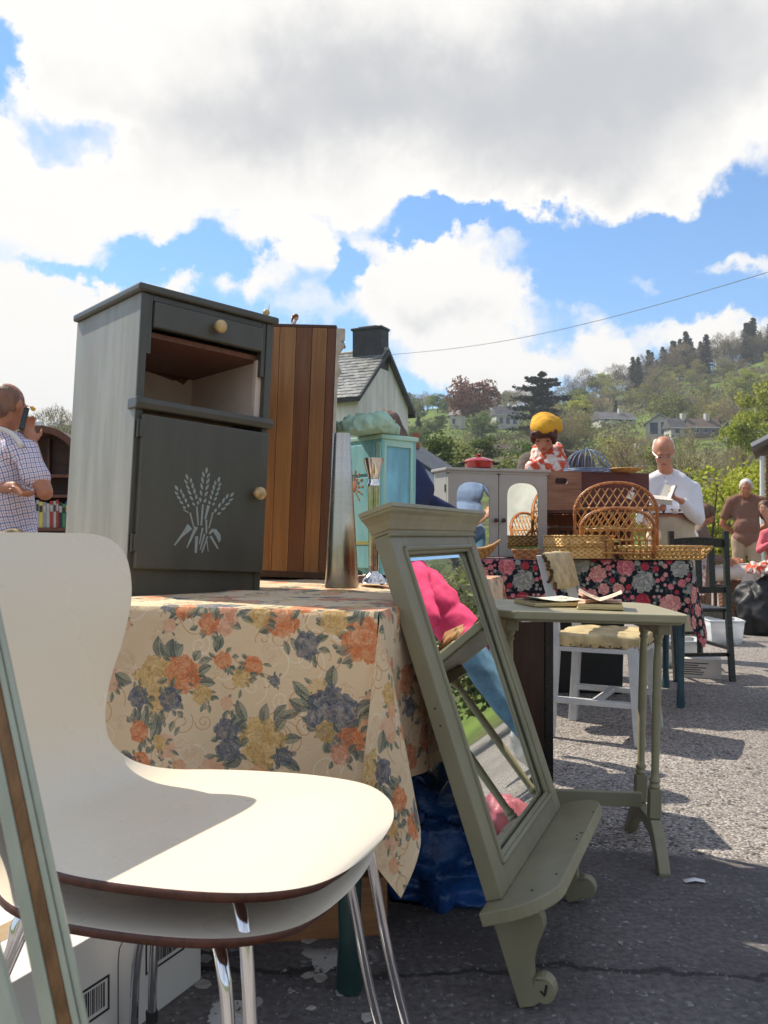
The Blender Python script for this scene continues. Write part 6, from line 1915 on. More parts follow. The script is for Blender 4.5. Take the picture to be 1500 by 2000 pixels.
hill_house('pale house at the right edge under the yellow green trees', 1490, 862, 815, 34, -14, M_FBROWN, M_RENDER, [(.2, .45, .3, .6)], roof_frac=.4, d=130)
# blue grey lean-to roof
t = thing('shed', 'shed with pale blue sheet roof right of the turquoise cabinet', 'shed', P(846, HY, 13.0), (0, 0, R(-20)))
t.location.z = 0
MB().prism([(-.9, 0), (.62, 0), (.62, 1.45), (-.9, 2.45)], 0, 2.2, lambda x, z, h: Vector((x, h, z))).build('wall', mat('pale blue board', (.36, .46, .58, 1), .6, var=.06), t)
MB().prism([(-1.0, 2.50), (.80, 1.32), (.80, 1.38), (-1.0, 2.56)], -.06, 2.3, lambda x, z, h: Vector((x, h, z))).build('roof', mat('dark roof sheet', (.03, .035, .045, 1), .5), t)
MB().box((-.72, 1.4, 2.5), (.10, .10, .26)).build('chimney_pot', mat('orange clay', (.38, .12, .05, 1), .7), t)
# brick building at the right edge
def brick_building():
    t = thing('brick_building', 'red brick building with white eaves cut off by the right edge of the view', 'building', P(1496, HY, 13.0), (0, 0, R(-25)))
    t.location.z = 0
    m, nt, b = newmat('red brick'); tcx = nt.new('ShaderNodeTexCoord'); br = nt.new('ShaderNodeTexBrick'); sq = nt.new('ShaderNodeSeparateXYZ'); nt.link(tcx.outputs['Object'], sq.inputs[0]); cq = nt.new('ShaderNodeCombineXYZ'); nt.link(nt.math('ADD', sq.outputs[0], sq.outputs[1]), cq.inputs[0]); nt.link(sq.outputs[2], cq.inputs[1]); nt.link(cq.outputs[0], br.inputs[0])
    br.inputs['Scale'].default_value = 4.5; br.inputs['Color1'].default_value = (.26, .085, .045, 1); br.inputs['Color2'].default_value = (.18, .06, .035, 1); br.inputs['Mortar'].default_value = (.3, .27, .23, 1)
    nt.link(br.outputs[0], b.inputs['Base Color']); b.inputs['Roughness'].default_value = .85
    MB().span((0, 0, 0), (1.9, 1.0, 2.15)).build('wall', m, t)
    MB().prism([(-.18, 2.16), (.95, 2.76), (2.08, 2.16), (2.08, 2.26), (.95, 2.88), (-.18, 2.26)], -.3, 1.3, lambda x, z, h: Vector((x, h, z))).build('roof', M_FSLATE, t)
    MB().bar((-.19, -.33, 2.24), (.95, -.33, 2.83), .05, .16, (0, 1, 0)).build('barge_board', M_FWHITE, t)
    MB().cyl((-.05, -.06, 0), (-.05, -.06, 2.1), .035, None, 10).build('downpipe', M_FWHITE, t)
    w = MB().span((.15, -.03, .9), (.75, -.001, 1.9)).build('window', M_FWHITE, t); MB().span((.2, -.04, .95), (.7, -.0305, 1.85)).build('pane', M_FGLASS, w)
brick_building()
# ------------------------------------------------------------------ people
def skin(name, col):
    return mat(name, col, .5, var=.12, scale=25, bump=.1, bscale=200, sub=.1)
SK1 = skin('ruddy skin', (.50, .22, .13, 1)); SK2 = skin('tanned skin', (.42, .17, .09, 1)); SK3 = skin('fair skin', (.55, .28, .19, 1))
EYE = mat('dark eyes', (.02, .015, .012, 1), .3, bump=0); LIP = mat('lips', (.38, .11, .09, 1), .5, bump=0)
def rot3(yaw, pitch=0, roll=0):
    """local: face looks along -Y; pitch>0 looks down"""
    return Matrix.Rotation(yaw, 3, 'Z') @ Matrix.Rotation(pitch, 3, 'X') @ Matrix.Rotation(roll, 3, 'Y')
def joints(base, yaw, Ht):
    b = Vector(base); fw = Vector((math.sin(yaw), -math.cos(yaw), 0)); lf = Vector((math.cos(yaw), math.sin(yaw), 0)); U = Vector((0, 0, 1))
    at = lambda l, f, z: b + lf * l * Ht + fw * f * Ht + U * z * Ht
    J = dict(yaw=yaw, H=Ht, fw=fw, lf=lf, head=at(0, .012, .928), neck=at(0, -.008, .845), chest=at(0, 0, .72), waist=at(0, 0, .61), hips=at(0, 0, .53),
             shL=at(.108, -.004, .805), shR=at(-.108, -.004, .805), elL=at(.135, -.01, .63), elR=at(-.135, -.01, .63), wrL=at(.14, .03, .485), wrR=at(-.14, .03, .485),
             hiL=at(.052, 0, .51), hiR=at(-.052, 0, .51), knL=at(.055, .008, .28), knR=at(-.055, .008, .28), anL=at(.057, -.01, .045), anR=at(-.057, -.01, .045),
             hy=yaw, hp=0.0, hr=0.0)
    J['at'] = at
    return J
def hand(m, wr, el, J, side, target=None, grip=.7, thumb=1):
    d = ((wr - el).normalized() if target is None else (target - wr).normalized()); s = J['H'] / 1.75
    x, y, _ = frame_to(d)
    n = J['fw'].cross(d) * side
    if n.length < .3: n = Vector((0, 0, 1)).cross(d)
    n = (n - d * n.dot(d)).normalized(); w = d.cross(n).normalized()    # n: palm normal, w: across the palm
    c = wr + d * .05 * s
    mtx = Matrix((w, n, d)).transposed()
    m.ell(c, (.041 * s, .017 * s, .052 * s), 12, mtx)
    for k, (o, L) in enumerate(((-.030, .066), (-.010, .076), (.010, .072), (.029, .058))):
        p = wr + d * .088 * s + w * o * s; q = p + d * L * .42 * s + n * (-.01) * s
        dd = (d * math.cos(grip) - n * math.sin(grip)).normalized() * -1 * -1
        r_ = q + dd * L * .34 * s; d3 = (d * math.cos(grip * 1.9) - n * math.sin(grip * 1.9)).normalized(); t_ = r_ + d3 * L * .28 * s
        m.cap(p, q, .0092 * s, .0088 * s, 8); m.cap(q, r_, .0088 * s, .0082 * s, 8); m.cap(r_, t_, .0082 * s, .0070 * s, 8)
    p = wr + d * .03 * s - w * .03 * s * thumb; q = p + (d * .7 - w * .7 * thumb - n * .2).normalized() * .036 * s; r_ = q + (d * .9 - w * .2 * thumb - n * .4).normalized() * .030 * s
    m.cap(p, q, .012 * s, .0105 * s, 8); m.cap(q, r_, .0105 * s, .0085 * s, 8)
def headprims(m, J, jaw=1.0):
    s = J['H'] / 1.75; c = J['head']; q = rot3(J['hy'], J['hp'], J['hr'])
    T = lambda x, y, z: c + q @ (Vector((x, y, z)) * s)
    m.ell(T(0, .016, .030), (.076 * s, .096 * s, .090 * s), 20, q)
    m.ell(T(0, -.024, -.022), (.060 * s * jaw, .066 * s, .082 * s), 18, q)
    m.ell(T(0, -.058, -.088), (.024 * s * jaw, .022 * s, .020 * s), 12, q)      # chin
    m.ell(T(0, -.030, -.070), (.050 * s * jaw, .046 * s, .036 * s), 14, q)
    m.ell(T(0, -.078, .022), (.052 * s, .016 * s, .016 * s), 12, q)      # brow
    m.cap(T(0, -.086, .008), T(0, -.104, -.026), .008 * s, .0125 * s, 8)   # nose
    m.ell(T(.010, -.094, -.030), (.008 * s, .009 * s, .007 * s), 8, q); m.ell(T(-.010, -.094, -.030), (.008 * s, .009 * s, .007 * s), 8, q)
    for sx in (-1, 1):
        m.ell(T(sx * .038, -.066, -.018), (.022 * s, .018 * s, .020 * s), 10, q)   # cheek
        m.ell(T(sx * .077, .006, -.004), (.008 * s, .018 * s, .029 * s), 10, q)    # ear
    m.ell(T(0, -.086, -.052), (.022 * s, .010 * s, .009 * s), 10, q)      # mouth mound
    return T, q, s
def face_bits(t, T, q, s):
    for sx in (-1, 1):
        MB().ell(T(sx * .030, -.0835, .004), (.0125 * s, .0055 * s, .0048 * s), 10, q).build('eye', EYE, t, smooth=True, world=True)
        MB().cap(T(sx * .016, -.0935, .027), T(sx * .044, -.084, .028), .0038 * s, .0026 * s, 6).build('eyebrow', J_HAIRM, t, smooth=True, world=True)
    MB().ell(T(0, -.0965, -.053), (.020 * s, .0035 * s, .0045 * s), 10, q).build('mouth', LIP, t, smooth=True, world=True)
J_HAIRM = mat('eyebrow hair', (.20, .12, .08, 1), .8, bump=0)
def wrinkle(seed, amp=.006, f=9):
    def dsp(p):
        q = Vector((p.x * f + seed, p.y * f, p.z * f * .75))
        return (1 - abs(noise.noise(q)) * 2.4) * amp + noise.noise(q * 2.3) * amp * .6
    return dsp
def torso(m, J, g=0.0, belly=0.0, lo='hips'):
    s = J['H'] / 1.75; q = Matrix.Rotation(J['yaw'], 3, 'Z'); fw = J['fw']
    ch = J['chest']; w = J['waist']; h = J['hips']; nk = J['neck']
    m.ell(h + Vector((0, 0, .0)), ((.162 + g) * s, (.115 + g) * s, (.115 + g) * s), 20, q)
    m.ell(w + fw * belly * .5, ((.145 + g + belly * .4) * s, (.105 + g + belly * .5) * s, (.15 + g) * s), 20, q)
    m.ell(ch + Vector((0, 0, -.03)), ((.162 + g) * s, (.112 + g) * s, (.165 + g) * s), 20, q)
    m.ell(ch + Vector((0, 0, .06 * s)), ((.150 + g) * s, (.098 + g) * s, (.115 + g) * s), 20, q)
    m.cap(J['shL'] * .92 + J['shR'] * .08, J['shR'] * .92 + J['shL'] * .08, (.060 + g) * s, (.060 + g) * s, 14)
    m.cap(J['shL'] * .8 + nk * .2, nk, (.052 + g) * s, (.052 + g * .6) * s, 12); m.cap(J['shR'] * .8 + nk * .2, nk, (.052 + g) * s, (.052 + g * .6) * s, 12)
    m.cap(w, h, (.12 + g) * s, (.13 + g) * s, 16)
def person(label, J, skinm, shirt, sleeve='long', trousers=None, belly=0.0, vox=.011, shoes=None, hair=None, hands=True, seed=1, jaw=1.0, handt=(None, None), grip=.7, face=True, untucked=True, origin=None, shirt_name='shirt', wr_amp=.006, tuck=None):
    s = J['H'] / 1.75
    base = (J['anL'] + J['anR']) / 2; base.z = 0
    t = thing('person', label, 'person', base if origin is None else origin)
    m = MB(); T, q, _ = headprims(m, J, jaw)
    m.cap(J['neck'] + Vector((0, 0, -.02)), J['head'] + q @ Vector((0, .018, -.06)) * s, .056 * s, .052 * s, 14)
    torso(m, J, -.012, belly)
    for S_ in 'LR':
        m.cap(J['sh' + S_], J['el' + S_], .046 * s, .040 * s, 12); m.cap(J['el' + S_], J['wr' + S_], .041 * s, .027 * s, 12)
        m.ell(J['el' + S_] * .7 + J['wr' + S_] * .3, .043 * s, 10)
        if hands: hand(m, J['wr' + S_], J['el' + S_], J, 1 if S_ == 'L' else -1, handt[0 if S_ == 'L' else 1], grip)
        m.cap(J['hi' + S_], J['kn' + S_], .078 * s, .052 * s, 14); m.cap(J['kn' + S_], J['an' + S_], .050 * s, .036 * s, 12)
        m.ell(J['kn' + S_] * .7 + J['an' + S_] * .3 - J['fw'] * .012, .052 * s, 10)
        an = J['an' + S_]; m.cap(an + Vector((0, 0, -.02)), an + J['fw'] * .13 * s + Vector((0, 0, -.04 * s)), .036 * s, .028 * s, 10)
    place_mesh('body', remesh(m, 'body', vox, 3), skinm, t)
    if face: face_bits(t, T, q, s)
    # shirt
    m = MB(); torso(m, J, .010, belly)
    for S_ in 'LR':
        sh, el, wr = J['sh' + S_], J['el' + S_], J['wr' + S_]
        if sleeve == 'short': m.cap(sh, sh.lerp(el, .62), .064 * s, .066 * s, 14)
        else: m.cap(sh, el, .062 * s, .053 * s, 14); m.cap(el, el.lerp(wr, .88), .054 * s, .038 * s, 14)
    if untucked: m.ell(J['hips'] + Vector((0, 0, -.02)), (.185 * s, .14 * s, .12 * s), 20, Matrix.Rotation(J['yaw'], 3, 'Z'))
    me_ = remesh(m, shirt_name, vox, 2, wrinkle(seed, wr_amp))
    if tuck:
        bm = bmesh.new(); bm.from_mesh(me_)
        cx_, cy_ = J['hips'].x, J['hips'].y
        bmesh.ops.delete(bm, geom=[v for v in bm.verts if v.co.z < tuck - .015 and math.hypot(v.co.x - cx_, v.co.y - cy_) < .188 * s], context='VERTS')
        bm.to_mesh(me_); bm.free()
    so_ = place_mesh(shirt_name, me_, shirt, t)
    # collar
    if shirt_name in ('shirt', 'polo_shirt'):
        nk = J['neck']; fwd = J['fw']; lf = J['lf']; c = MB(); n = 20; vs = []; fs = []
        for k in range(n + 1):
            a = R(-155 + 310 * k / n); d = -fwd * math.cos(a) + lf * math.sin(a)
            for (r_, z) in ((.060, .035), (.078, -.005)): vs.append(nk + d * r_ * s + fwd * .012 * s + Vector((0, 0, (z - .022 * (1 - math.cos(a)) * .9) * s)))
        for k in range(n): fs.append((2 * k, 2 * k + 1, 2 * k + 3, 2 * k + 2))
        o = c.add(vs, fs).build('collar', shirt, t, smooth=True, world=True); o.modifiers.new('s', 'SOLIDIFY').thickness = .006
    if trousers:
        m = MB(); g = .014
        m.ell(J['hips'], ((.165 + g * .3) * s, (.118 + g * .4) * s, .12 * s), 20, Matrix.Rotation(J['yaw'], 3, 'Z'))
        if tuck:
            for k in range(4): m.ell(Vector((J['hips'].x, J['hips'].y, tuck - .10 - k * .03)) + J['fw'] * belly * .3, ((.158 + belly * .3) * s, (.122 + belly * .5) * s, .115 * s), 20, Matrix.Rotation(J['yaw'], 3, 'Z'))
        if not untucked: m.cap(J['hips'], J['hips'] + Vector((0, 0, .05 * s)), .13 * s, .12 * s, 16)
        for S_ in 'LR':
            m.cap(J['hi' + S_], J['kn' + S_], (.086 + g) * s, (.058 + g) * s, 14); m.cap(J['kn' + S_], J['an' + S_].lerp(J['kn' + S_], .08), (.056 + g) * s, (.044 + g) * s, 14)
        place_mesh('trousers', remesh(m, 'trousers', vox, 2, wrinkle(seed + 5, .004)), trousers, t)
    if shoes:
        for S_ in 'LR':
            m = MB(); an = J['an' + S_]
            m.cap(an + Vector((0, 0, -.035 * s)) - J['fw'] * .02, an + J['fw'] * .15 * s + Vector((0, 0, -.045 * s)), .046 * s, .036 * s, 12)
            o = m.build('shoe', shoes, t, smooth=True, world=True)
    if hair: hair(t, T, q, s)
    return t, T, q, s
def hairmesh(name, m, t, mm, vox=.006, amp=.005, f=40, seed=0):
    me = remesh(m, name, vox, 1, lambda p: noise.noise(Vector((p.x * f, p.y * f, p.z * f * .35 + seed))) * amp)
    return place_mesh(name, me, mm, t)
def hair_mat(name, c1, c2): return mat(name, c1, .6, var=.3, scale=30, stretch=(1, 1, .25), col2=c2, bump=.8, bscale=90, bdist=.004)

# ---- woman in a yellow beret behind the stall
J = joints((1.135, 5.78, 0), R(-8), 1.73); J['hp'] = R(36); J['hy'] = R(-14)
J['head'] = P(1062, 850, 5.66); J['neck'] = P(1070, 890, 5.78); J['shL'] = J['shL'] + Vector((0, 0, .0)); J['shR'] = J['shR'] + Vector((0, 0, .0))
at = J['at']; J['elL'] = at(.15, .05, .64); J['elR'] = at(-.13, .10, .62); J['wrL'] = at(.07, .17, .60); J['wrR'] = at(-.05, .20, .58)
def h1(t, T, q, s):
    m = MB(); m.ell(T(0, .022, .030), (.084 * s, .102 * s, .080 * s), 18, q); m.ell(T(-.062, -.020, .012), (.028 * s, .052 * s, .062 * s), 12, q); m.ell(T(.064, -.016, .010), (.026 * s, .052 * s, .070 * s), 12, q)
    m.ell(T(-.014, -.072, .050), (.064 * s, .026 * s, .036 * s), 12, q); m.ell(T(.034, -.072, .042), (.034 * s, .018 * s, .030 * s), 10, q); m.ell(T(0, .08, -.03), (.06 * s, .04 * s, .05 * s), 12, q)
    hairmesh('hair', m, t, hair_mat('dark auburn hair', (.035, .012, .008, 1), (.11, .03, .018, 1)), seed=2)
    m = MB(); m.ell(T(0, .010, .068), (.086 * s, .102 * s, .060 * s), 20, q); m.ell(T(.010, .034, .072), (.094 * s, .100 * s, .032 * s), 24, q @ Matrix.Rotation(R(14), 3, 'X') @ Matrix.Rotation(R(10), 3, 'Y')); m.ell(T(.080, .050, .030), (.044 * s, .058 * s, .044 * s), 18, q); m.ell(T(.045, .075, .050), (.072 * s, .056 * s, .038 * s), 18, q)
    me = remesh(m, 'beret', .006, 4, wrinkle(3, .003, 16)); place_mesh('beret', me, mat('mustard felt', (.66, .34, .02, 1), .9, var=.15, scale=14, bump=.4, bscale=120), t)
coat = mat('grey brown wool', (.105, .085, .065, 1), .9, var=.15, scale=20, bump=.5, bscale=200)
t, T, q, s = person('woman in a mustard yellow beret and red and white scarf looking down behind the stall', J, SK1, coat, hair=h1, seed=3, shoes=M_BLACK, trousers=M_BLACK, shirt_name='coat', jaw=.92)
mm, nt, b = newmat('red white scarf'); tcx = nt.new('ShaderNodeTexCoord'); n1 = nt.noise(tcx.outputs['Object'], 17, 3, .5); n2 = nt.noise(tcx.outputs['Object'], 60, 3)
c = nt.mix(nt.smooth(n1, .46, .54), (.72, .64, .58, 1), (.56, .075, .03, 1)); c = nt.mix(nt.smooth(n2, .6, .66, 0, .6), c, (.75, .35, .2, 1)); nt.link(c, b.inputs['Base Color']); b.inputs['Roughness'].default_value = .85
m = MB(); nk = J['neck']; fw = J['fw']; lf = J['lf']
for zz, rr2, th, of in ((.045, .074, .026, .010), (.012, .080, .032, .018), (-.030, .088, .034, .024), (-.07, .086, .030, .040)):
    pts = [nk + fw * of + (fw * math.cos(a) + lf * math.sin(a)) * rr2 + Vector((0, 0, zz - .030 * math.cos(a) + .008 * math.sin(3 * a + zz * 60))) for a in [2 * math.pi * k / 20 for k in range(20)]]
    m.tube(pts, th, 10, closed=True)
for sd, x0, x1 in ((-1, -.07, -.16), (1, .05, .06)):
    for k in range(3):
        a = nk + fw * .12 + lf * (x0 + sd * k * .022) + Vector((0, 0, -.08)); b2 = nk + fw * (.15) + lf * (x1 + sd * k * .034) + Vector((0, 0, -.40 + k * .03))
        m.cap(a, b2, .034, .028, 10)
place_mesh('scarf', remesh(m, 'scarf', .008, 2, wrinkle(7, .007, 20)), mm, t)

# ---- man in white shirt holding books
J = joints((2.14, 6.5, 0), R(-6), 1.72); J['hp'] = R(30); J['hy'] = R(-14)
J['head'] = P(1296, 884, 6.38); at = J['at']
J['neck'] = P(1303, 925, 6.5); J['shL'] = P(1352, 955, 6.5); J['shR'] = P(1262, 950, 6.5)
J['chest'] = J['chest'] + Vector((0, 0, -.035))
J['elL'] = P(1362, 1012, 6.38); J['elR'] = P(1256, 1012, 6.36); J['wrL'] = P(1330, 978, 6.16); J['wrR'] = P(1268, 992, 6.14)
whc = mat('white cotton shirt', (.72, .71, .74, 1), .8, var=.04, bump=.2, bscale=60)
beige = mat('beige chinos', (.50, .42, .30, 1), .85, var=.08, scale=8, bump=.3, bscale=100)
def h2(t, T, q, s):
    m = MB()
    for sx in (-1, 1): m.ell(T(sx * .066, .034, .018), (.016 * s, .050 * s, .036 * s), 12, q); m.ell(T(sx * .050, .060, .045), (.026 * s, .040 * s, .040 * s), 12, q)
    m.ell(T(0, .080, .018), (.070 * s, .030 * s, .062 * s), 14, q)
    hairmesh('hair', m, t, hair_mat('white hair', (.55, .53, .50, 1), (.75, .73, .70, 1)), amp=.003, seed=4)
    g_ = MB()
    for sx in (-1, 1): g_.tube([T(sx * (.031 + .017 * math.cos(a)), -.098, .002 + .013 * math.sin(a)) for a in [6.2832 * k / 14 for k in range(14)]], .0013 * s, 4, closed=True); g_.tube([T(sx * .048, -.096, .006), T(sx * .080, .0, .006)], .0013 * s, 4)
    g_.build('spectacles', M_CHROME2, t, world=True)
SKIN_W = SK1
t, T, q, s = person('balding man in a white shirt and beige trousers reading a small book behind the stall', J, SK1, whc, trousers=beige, hair=h2, belly=.05, seed=11, shoes=M_DKNOB, handt=(P(1300, 965, 6.08), P(1290, 996, 6.05)), grip=1.0, untucked=False, tuck=CH + (HY - 1000) / FPX * 6.5)
m = MB(); w = J['waist']; hp_ = J['hips'];
bz = CH + (HY - 1000) / FPX * 6.5
yq = J['yaw']; pts = [Vector((hp_.x, hp_.y, bz)) + J['fw'] * .018 + (J['lf'] * math.cos(a) * .172 + J['fw'] * math.sin(a) * .138) for a in [6.2832 * k / 36 for k in range(36)]]
vs = []; fs = []
for p in pts: vs += [p + Vector((0, 0, -.018)), p + Vector((0, 0, .018))]
for k in range(36): fs.append((2 * k, 2 * ((k + 1) % 36), 2 * ((k + 1) % 36) + 1, 2 * k + 1))
o = MB().add(vs, fs).build('belt', mat('brown leather belt', (.06, .02, .015, 1), .4), t, smooth=True, world=True); o.modifiers.new('s', 'SOLIDIFY').thickness = .006
MB().box(Vector((hp_.x, hp_.y, bz)) + J['fw'] * .162, (.04, .008, .034), Matrix.Rotation(J['yaw'], 3, 'Z')).build('buckle', M_CHROME2, t, world=True)
pl = MB()
for k in range(4): pl.box(Vector((hp_.x, hp_.y, bz + .08 + k * .09)) + J['fw'] * .18, (.010, .004, .010))
def held_book(label, c, rot, w, h, th, cov, open_=False):
    t = thing('book', label, 'book', c, rot)
    pg = mat('book pages', (.70, .66, .56, 1), .8, var=.1, stretch=(1, 1, 60), scale=3)
    if open_:
        for sg in (-1, 1):
            rr3 = Matrix.Rotation(sg * R(-24), 3, 'Y')
            MB().box(rr3 @ Vector((sg * w / 2, 0, 0)), (w, h, th), rr3).build('page_block', pg, t); MB().box(rr3 @ Vector((sg * w / 2, 0, -th / 2 - .0018)), (w + .006, h + .006, .003), rr3).build('cover', cov, t)
    else:
        MB().box((0, 0, 0), (w - .006, h - .008, th), None).build('page_block', pg, t)
        for z in (-1, 1): MB().box((0, 0, z * (th / 2 + .0015)), (w, h, .003)).build('cover', cov, t)
    return t
held_book('black covered small book held open in the left hand of the white shirted man', P(1308, 962, 6.10), (R(70), R(10), R(-60)), .055, .10, .008, M_BLACK, True)
held_book('stack of pale paperbacks held in the right hand of the white shirted man', P(1284, 976, 6.07), (R(14), R(6), R(-10)), .19, .13, .03, mat('pale book cover', (.6, .55, .48, 1), .5, var=.2, scale=20))

# ---- man in brown polo
J = joints((4.70, 11.3, 0), R(-14), 1.69); J['hp'] = R(14); J['hy'] = R(-22)
J['head'] = P(1457, 953, 11.2); at = J['at']
J['elL'] = at(.165, -.06, .63); J['elR'] = at(-.165, -.06, .63); J['wrL'] = at(.06, -.10, .54); J['wrR'] = at(-.06, -.10, .54)
J['anL'] = at(.062, .05, .045); J['knL'] = at(.06, .05, .28); J['anR'] = at(-.045, -.09, .045); J['knR'] = at(-.05, -.01, .28)
def h3(t, T, q, s):
    m = MB(); m.ell(T(0, .024, .050), (.082 * s, .092 * s, .074 * s), 16, q)
    for sx in (-1, 1): m.ell(T(sx * .072, .020, .016), (.015 * s, .05 * s, .045 * s), 12, q)
    hairmesh('hair', m, t, hair_mat('grey white hair', (.5, .48, .46, 1), (.72, .7, .68, 1)), vox=.009, amp=.003, seed=6)
person('grey haired man in a brown polo shirt strolling with his hands behind his back', J, SK2, mat('brown polo cotton', (.20, .095, .065, 1), .85, var=.1), sleeve='short', trousers=mat('tan trousers', (.40, .29, .19, 1), .85, var=.08), hair=h3, belly=.04, seed=21, shoes=M_DKNOB, vox=.014, shirt_name='polo_shirt')

# ---- man with a phone at the left
check, nt, b = newmat('blue white check shirt'); tcx = nt.new('ShaderNodeTexCoord'); sp_ = nt.new('ShaderNodeSeparateXYZ')
wv_ = nt.noise(tcx.outputs['Object'], 5, 3, .5, 0, 1)
vm = nt.new('ShaderNodeVectorMath', operation='MULTIPLY_ADD'); nt.link(wv_, vm.inputs[0]); vm.inputs[1].default_value = (.05, .05, .05); nt.link(tcx.outputs['Object'], vm.inputs[2])
mpx = nt.mapping(vm.outputs[0], (1, 1, 1), (0, 0, 0), (0, R(14), R(10))); nt.link(mpx, sp_.inputs[0])
def stripe(ax, per, wd, off=0.0): return nt.smooth(nt.math('ABSOLUTE', nt.math('SUBTRACT', nt.math('FRACT', nt.math('ADD', nt.math('DIVIDE', ax, per), off)), .5)), wd, wd + .05, 1, 0)
xx = nt.math('ADD', sp_.outputs[0], nt.math('MULTIPLY', sp_.outputs[1], .8))
c = nt.mix(stripe(xx, .026, .05), (.72, .70, .78, 1), (.10, .10, .26, 1)); c = nt.mix(stripe(xx, .026, .02, .5), c, (.45, .13, .14, 1))
c = nt.mix(nt.math('MULTIPLY', stripe(sp_.outputs[2], .026, .045), .85), c, (.08, .08, .25, 1)); c = nt.mix(nt.math('MULTIPLY', stripe(sp_.outputs[2], .026, .02, .5), .7), c, (.5, .16, .16, 1))
nt.link(c, b.inputs['Base Color']); b.inputs['Roughness'].default_value = .85
J = joints((-1.84, 4.2, 0), R(-200), 1.62)
J['yaw'] = R(-205)
J['head'] = P(18, 795, 4.2); J['neck'] = P(6, 856, 4.22); J['hy'] = R(-200); J['hp'] = R(8)
J['chest'] = P(8, 925, 4.22); J['waist'] = P(14, 985, 4.22); J['hips'] = P(20, 1062, 4.22)
J['shL'] = P(-52, 885, 4.34); J['shR'] = P(46, 880, 4.10)
J['elR'] = P(88, 962, 4.02); J['wrR'] = P(64, 868, 4.14); J['elL'] = P(-60, 960, 4.42); J['wrL'] = P(28, 950, 4.02)
J['lf'] = (J['shL'] - J['shR']); J['lf'].z = 0; J['lf'].normalize(); J['fw'] = Vector((J['lf'].y, -J['lf'].x, 0)) * 1
for S_, k in (('L', 1), ('R', -1)):
    J['hi' + S_] = J['hips'] + J['lf'] * .09 * k + Vector((0, 0, -.03)); J['kn' + S_] = Vector((J['hi' + S_].x, J['hi' + S_].y, .45)); J['an' + S_] = Vector((J['hi' + S_].x, J['hi' + S_].y, .075))
def h4(t, T, q, s):
    m = MB(); m.ell(T(0, .020, .029), (.0785 * s, .0965 * s, .0875 * s), 18, q); m.ell(T(0, .070, -.03), (.06 * s, .038 * s, .05 * s), 14, q)
    hairmesh('hair', m, t, hair_mat('cropped brown hair', (.17, .08, .05, 1), (.26, .13, .085, 1)), amp=.0015, seed=6)
t, T, q, s = person('man in a blue checked shirt at the left edge holding a phone to his ear', J, SK2, check, sleeve='short', trousers=mat('khaki trousers', (.26, .19, .10, 1), .85, var=.2), hair=h4, seed=31, shoes=M_DKNOB, handt=(P(44, 965, 3.98), P(50, 815, 4.17)), grip=.8, wr_amp=.008, vox=.009)
MB().cap(T(-.088, -.05, .012), T(-.088, -.09, .012), .003, .003, 6).ell(T(-.086, -.075, .008), (.004, .018, .012), 10, q).build('sunglasses', mat('yellow lens', (.75, .42, .02, 1), .2), t, smooth=True, world=True)
a = P(-40, 838, 4.12); b2 = P(40, 862, 4.06)
MB().tube(crom([P(-80, 870, 4.2), P(-20, 838, 4.10), P(20, 845, 4.05), P(44, 872, 4.02)], 5), .012, 6).build('white_strap', M_CARD, t, smooth=True, world=True)
ph = thing('mobile_phone', 'black mobile phone held to the ear of the man in the checked shirt', 'phone', P(47, 818, 4.10), (R(6), R(14), R(15)))
MB().span((-.012, -.006, -.055), (.012, .006, .055)).build('body', M_BLACK, ph, bev=.003); MB().span((-.0095, -.0068, -.045), (.0095, -.0062, .045)).build('screen', M_FGLASS, ph)
fab = mat('khaki cloth', (.30, .22, .12, 1), .9, var=.2, scale=15, bump=.5, bscale=40)

# arched bookcase with a row of books behind him
t = thing('arched_bookcase', 'dark brown wooden bookcase with an arched top behind the man with the phone', 'bookcase', (-2.37, 6.0, 0), (0, 0, R(6)))
brw = wood('red brown wood', (.06, .018, .008, 1), (.15, .05, .022, 1), .45, (10, 10, 2))
W = .62; aw = [( -W / 2, 1.33)] + [(W / 2 * math.sin(R(v)), 1.33 + .335 * math.cos(R(v))) for v in range(-84, 85, 8)] + [(W / 2, 1.33)]
ring = aw + [(x * .86, 1.33 + (z - 1.33) * .86) for x, z in aw[::-1]]
MB().prism(ring, -.01, .26, lambda x, z, h: Vector((x, h, z))).build('arched_top', brw, t, bev=.002)
MB().prism([(-W / 2 + .01, .0)] + [(x * .98, z - .006) for x, z in aw] + [(W / 2 - .01, .0)], .262, .27, lambda x, z, h: Vector((x, h, z))).build('back_panel', darkw, t)
for sx in (-1, 1): MB().span((sx * W / 2 - .02, 0, 0), (sx * W / 2 + .02, .26, 1.3295)).build('side_panel', brw, t)
for z in (.10, .50, .94, 1.17, 1.31): MB().span((-W / 2 + .021, .01, z), (W / 2 - .021, .25, z + .02)).build('shelf', brw, t)
for x in (-.15, 0, .15): MB().span((x - .008, .2, 1.331), (x + .008, .25, 1.60)).build('back_slat', brw, t)
rs = random.Random(9); x = -W / 2 + .03; k = 0; labs = ['red', 'blue', 'white', 'black', 'orange', 'green', 'grey', 'yellow']
bc = {'red': (.3, .03, .02, 1), 'blue': (.04, .11, .28, 1), 'white': (.4, .38, .35, 1), 'black': (.02, .02, .02, 1), 'orange': (.6, .2, .04, 1), 'green': (.05, .2, .08, 1), 'grey': (.25, .25, .27, 1), 'yellow': (.6, .45, .08, 1)}
BM = {c: mat(c + ' spine', bc[c], .4, var=.15, scale=60) for c in labs}
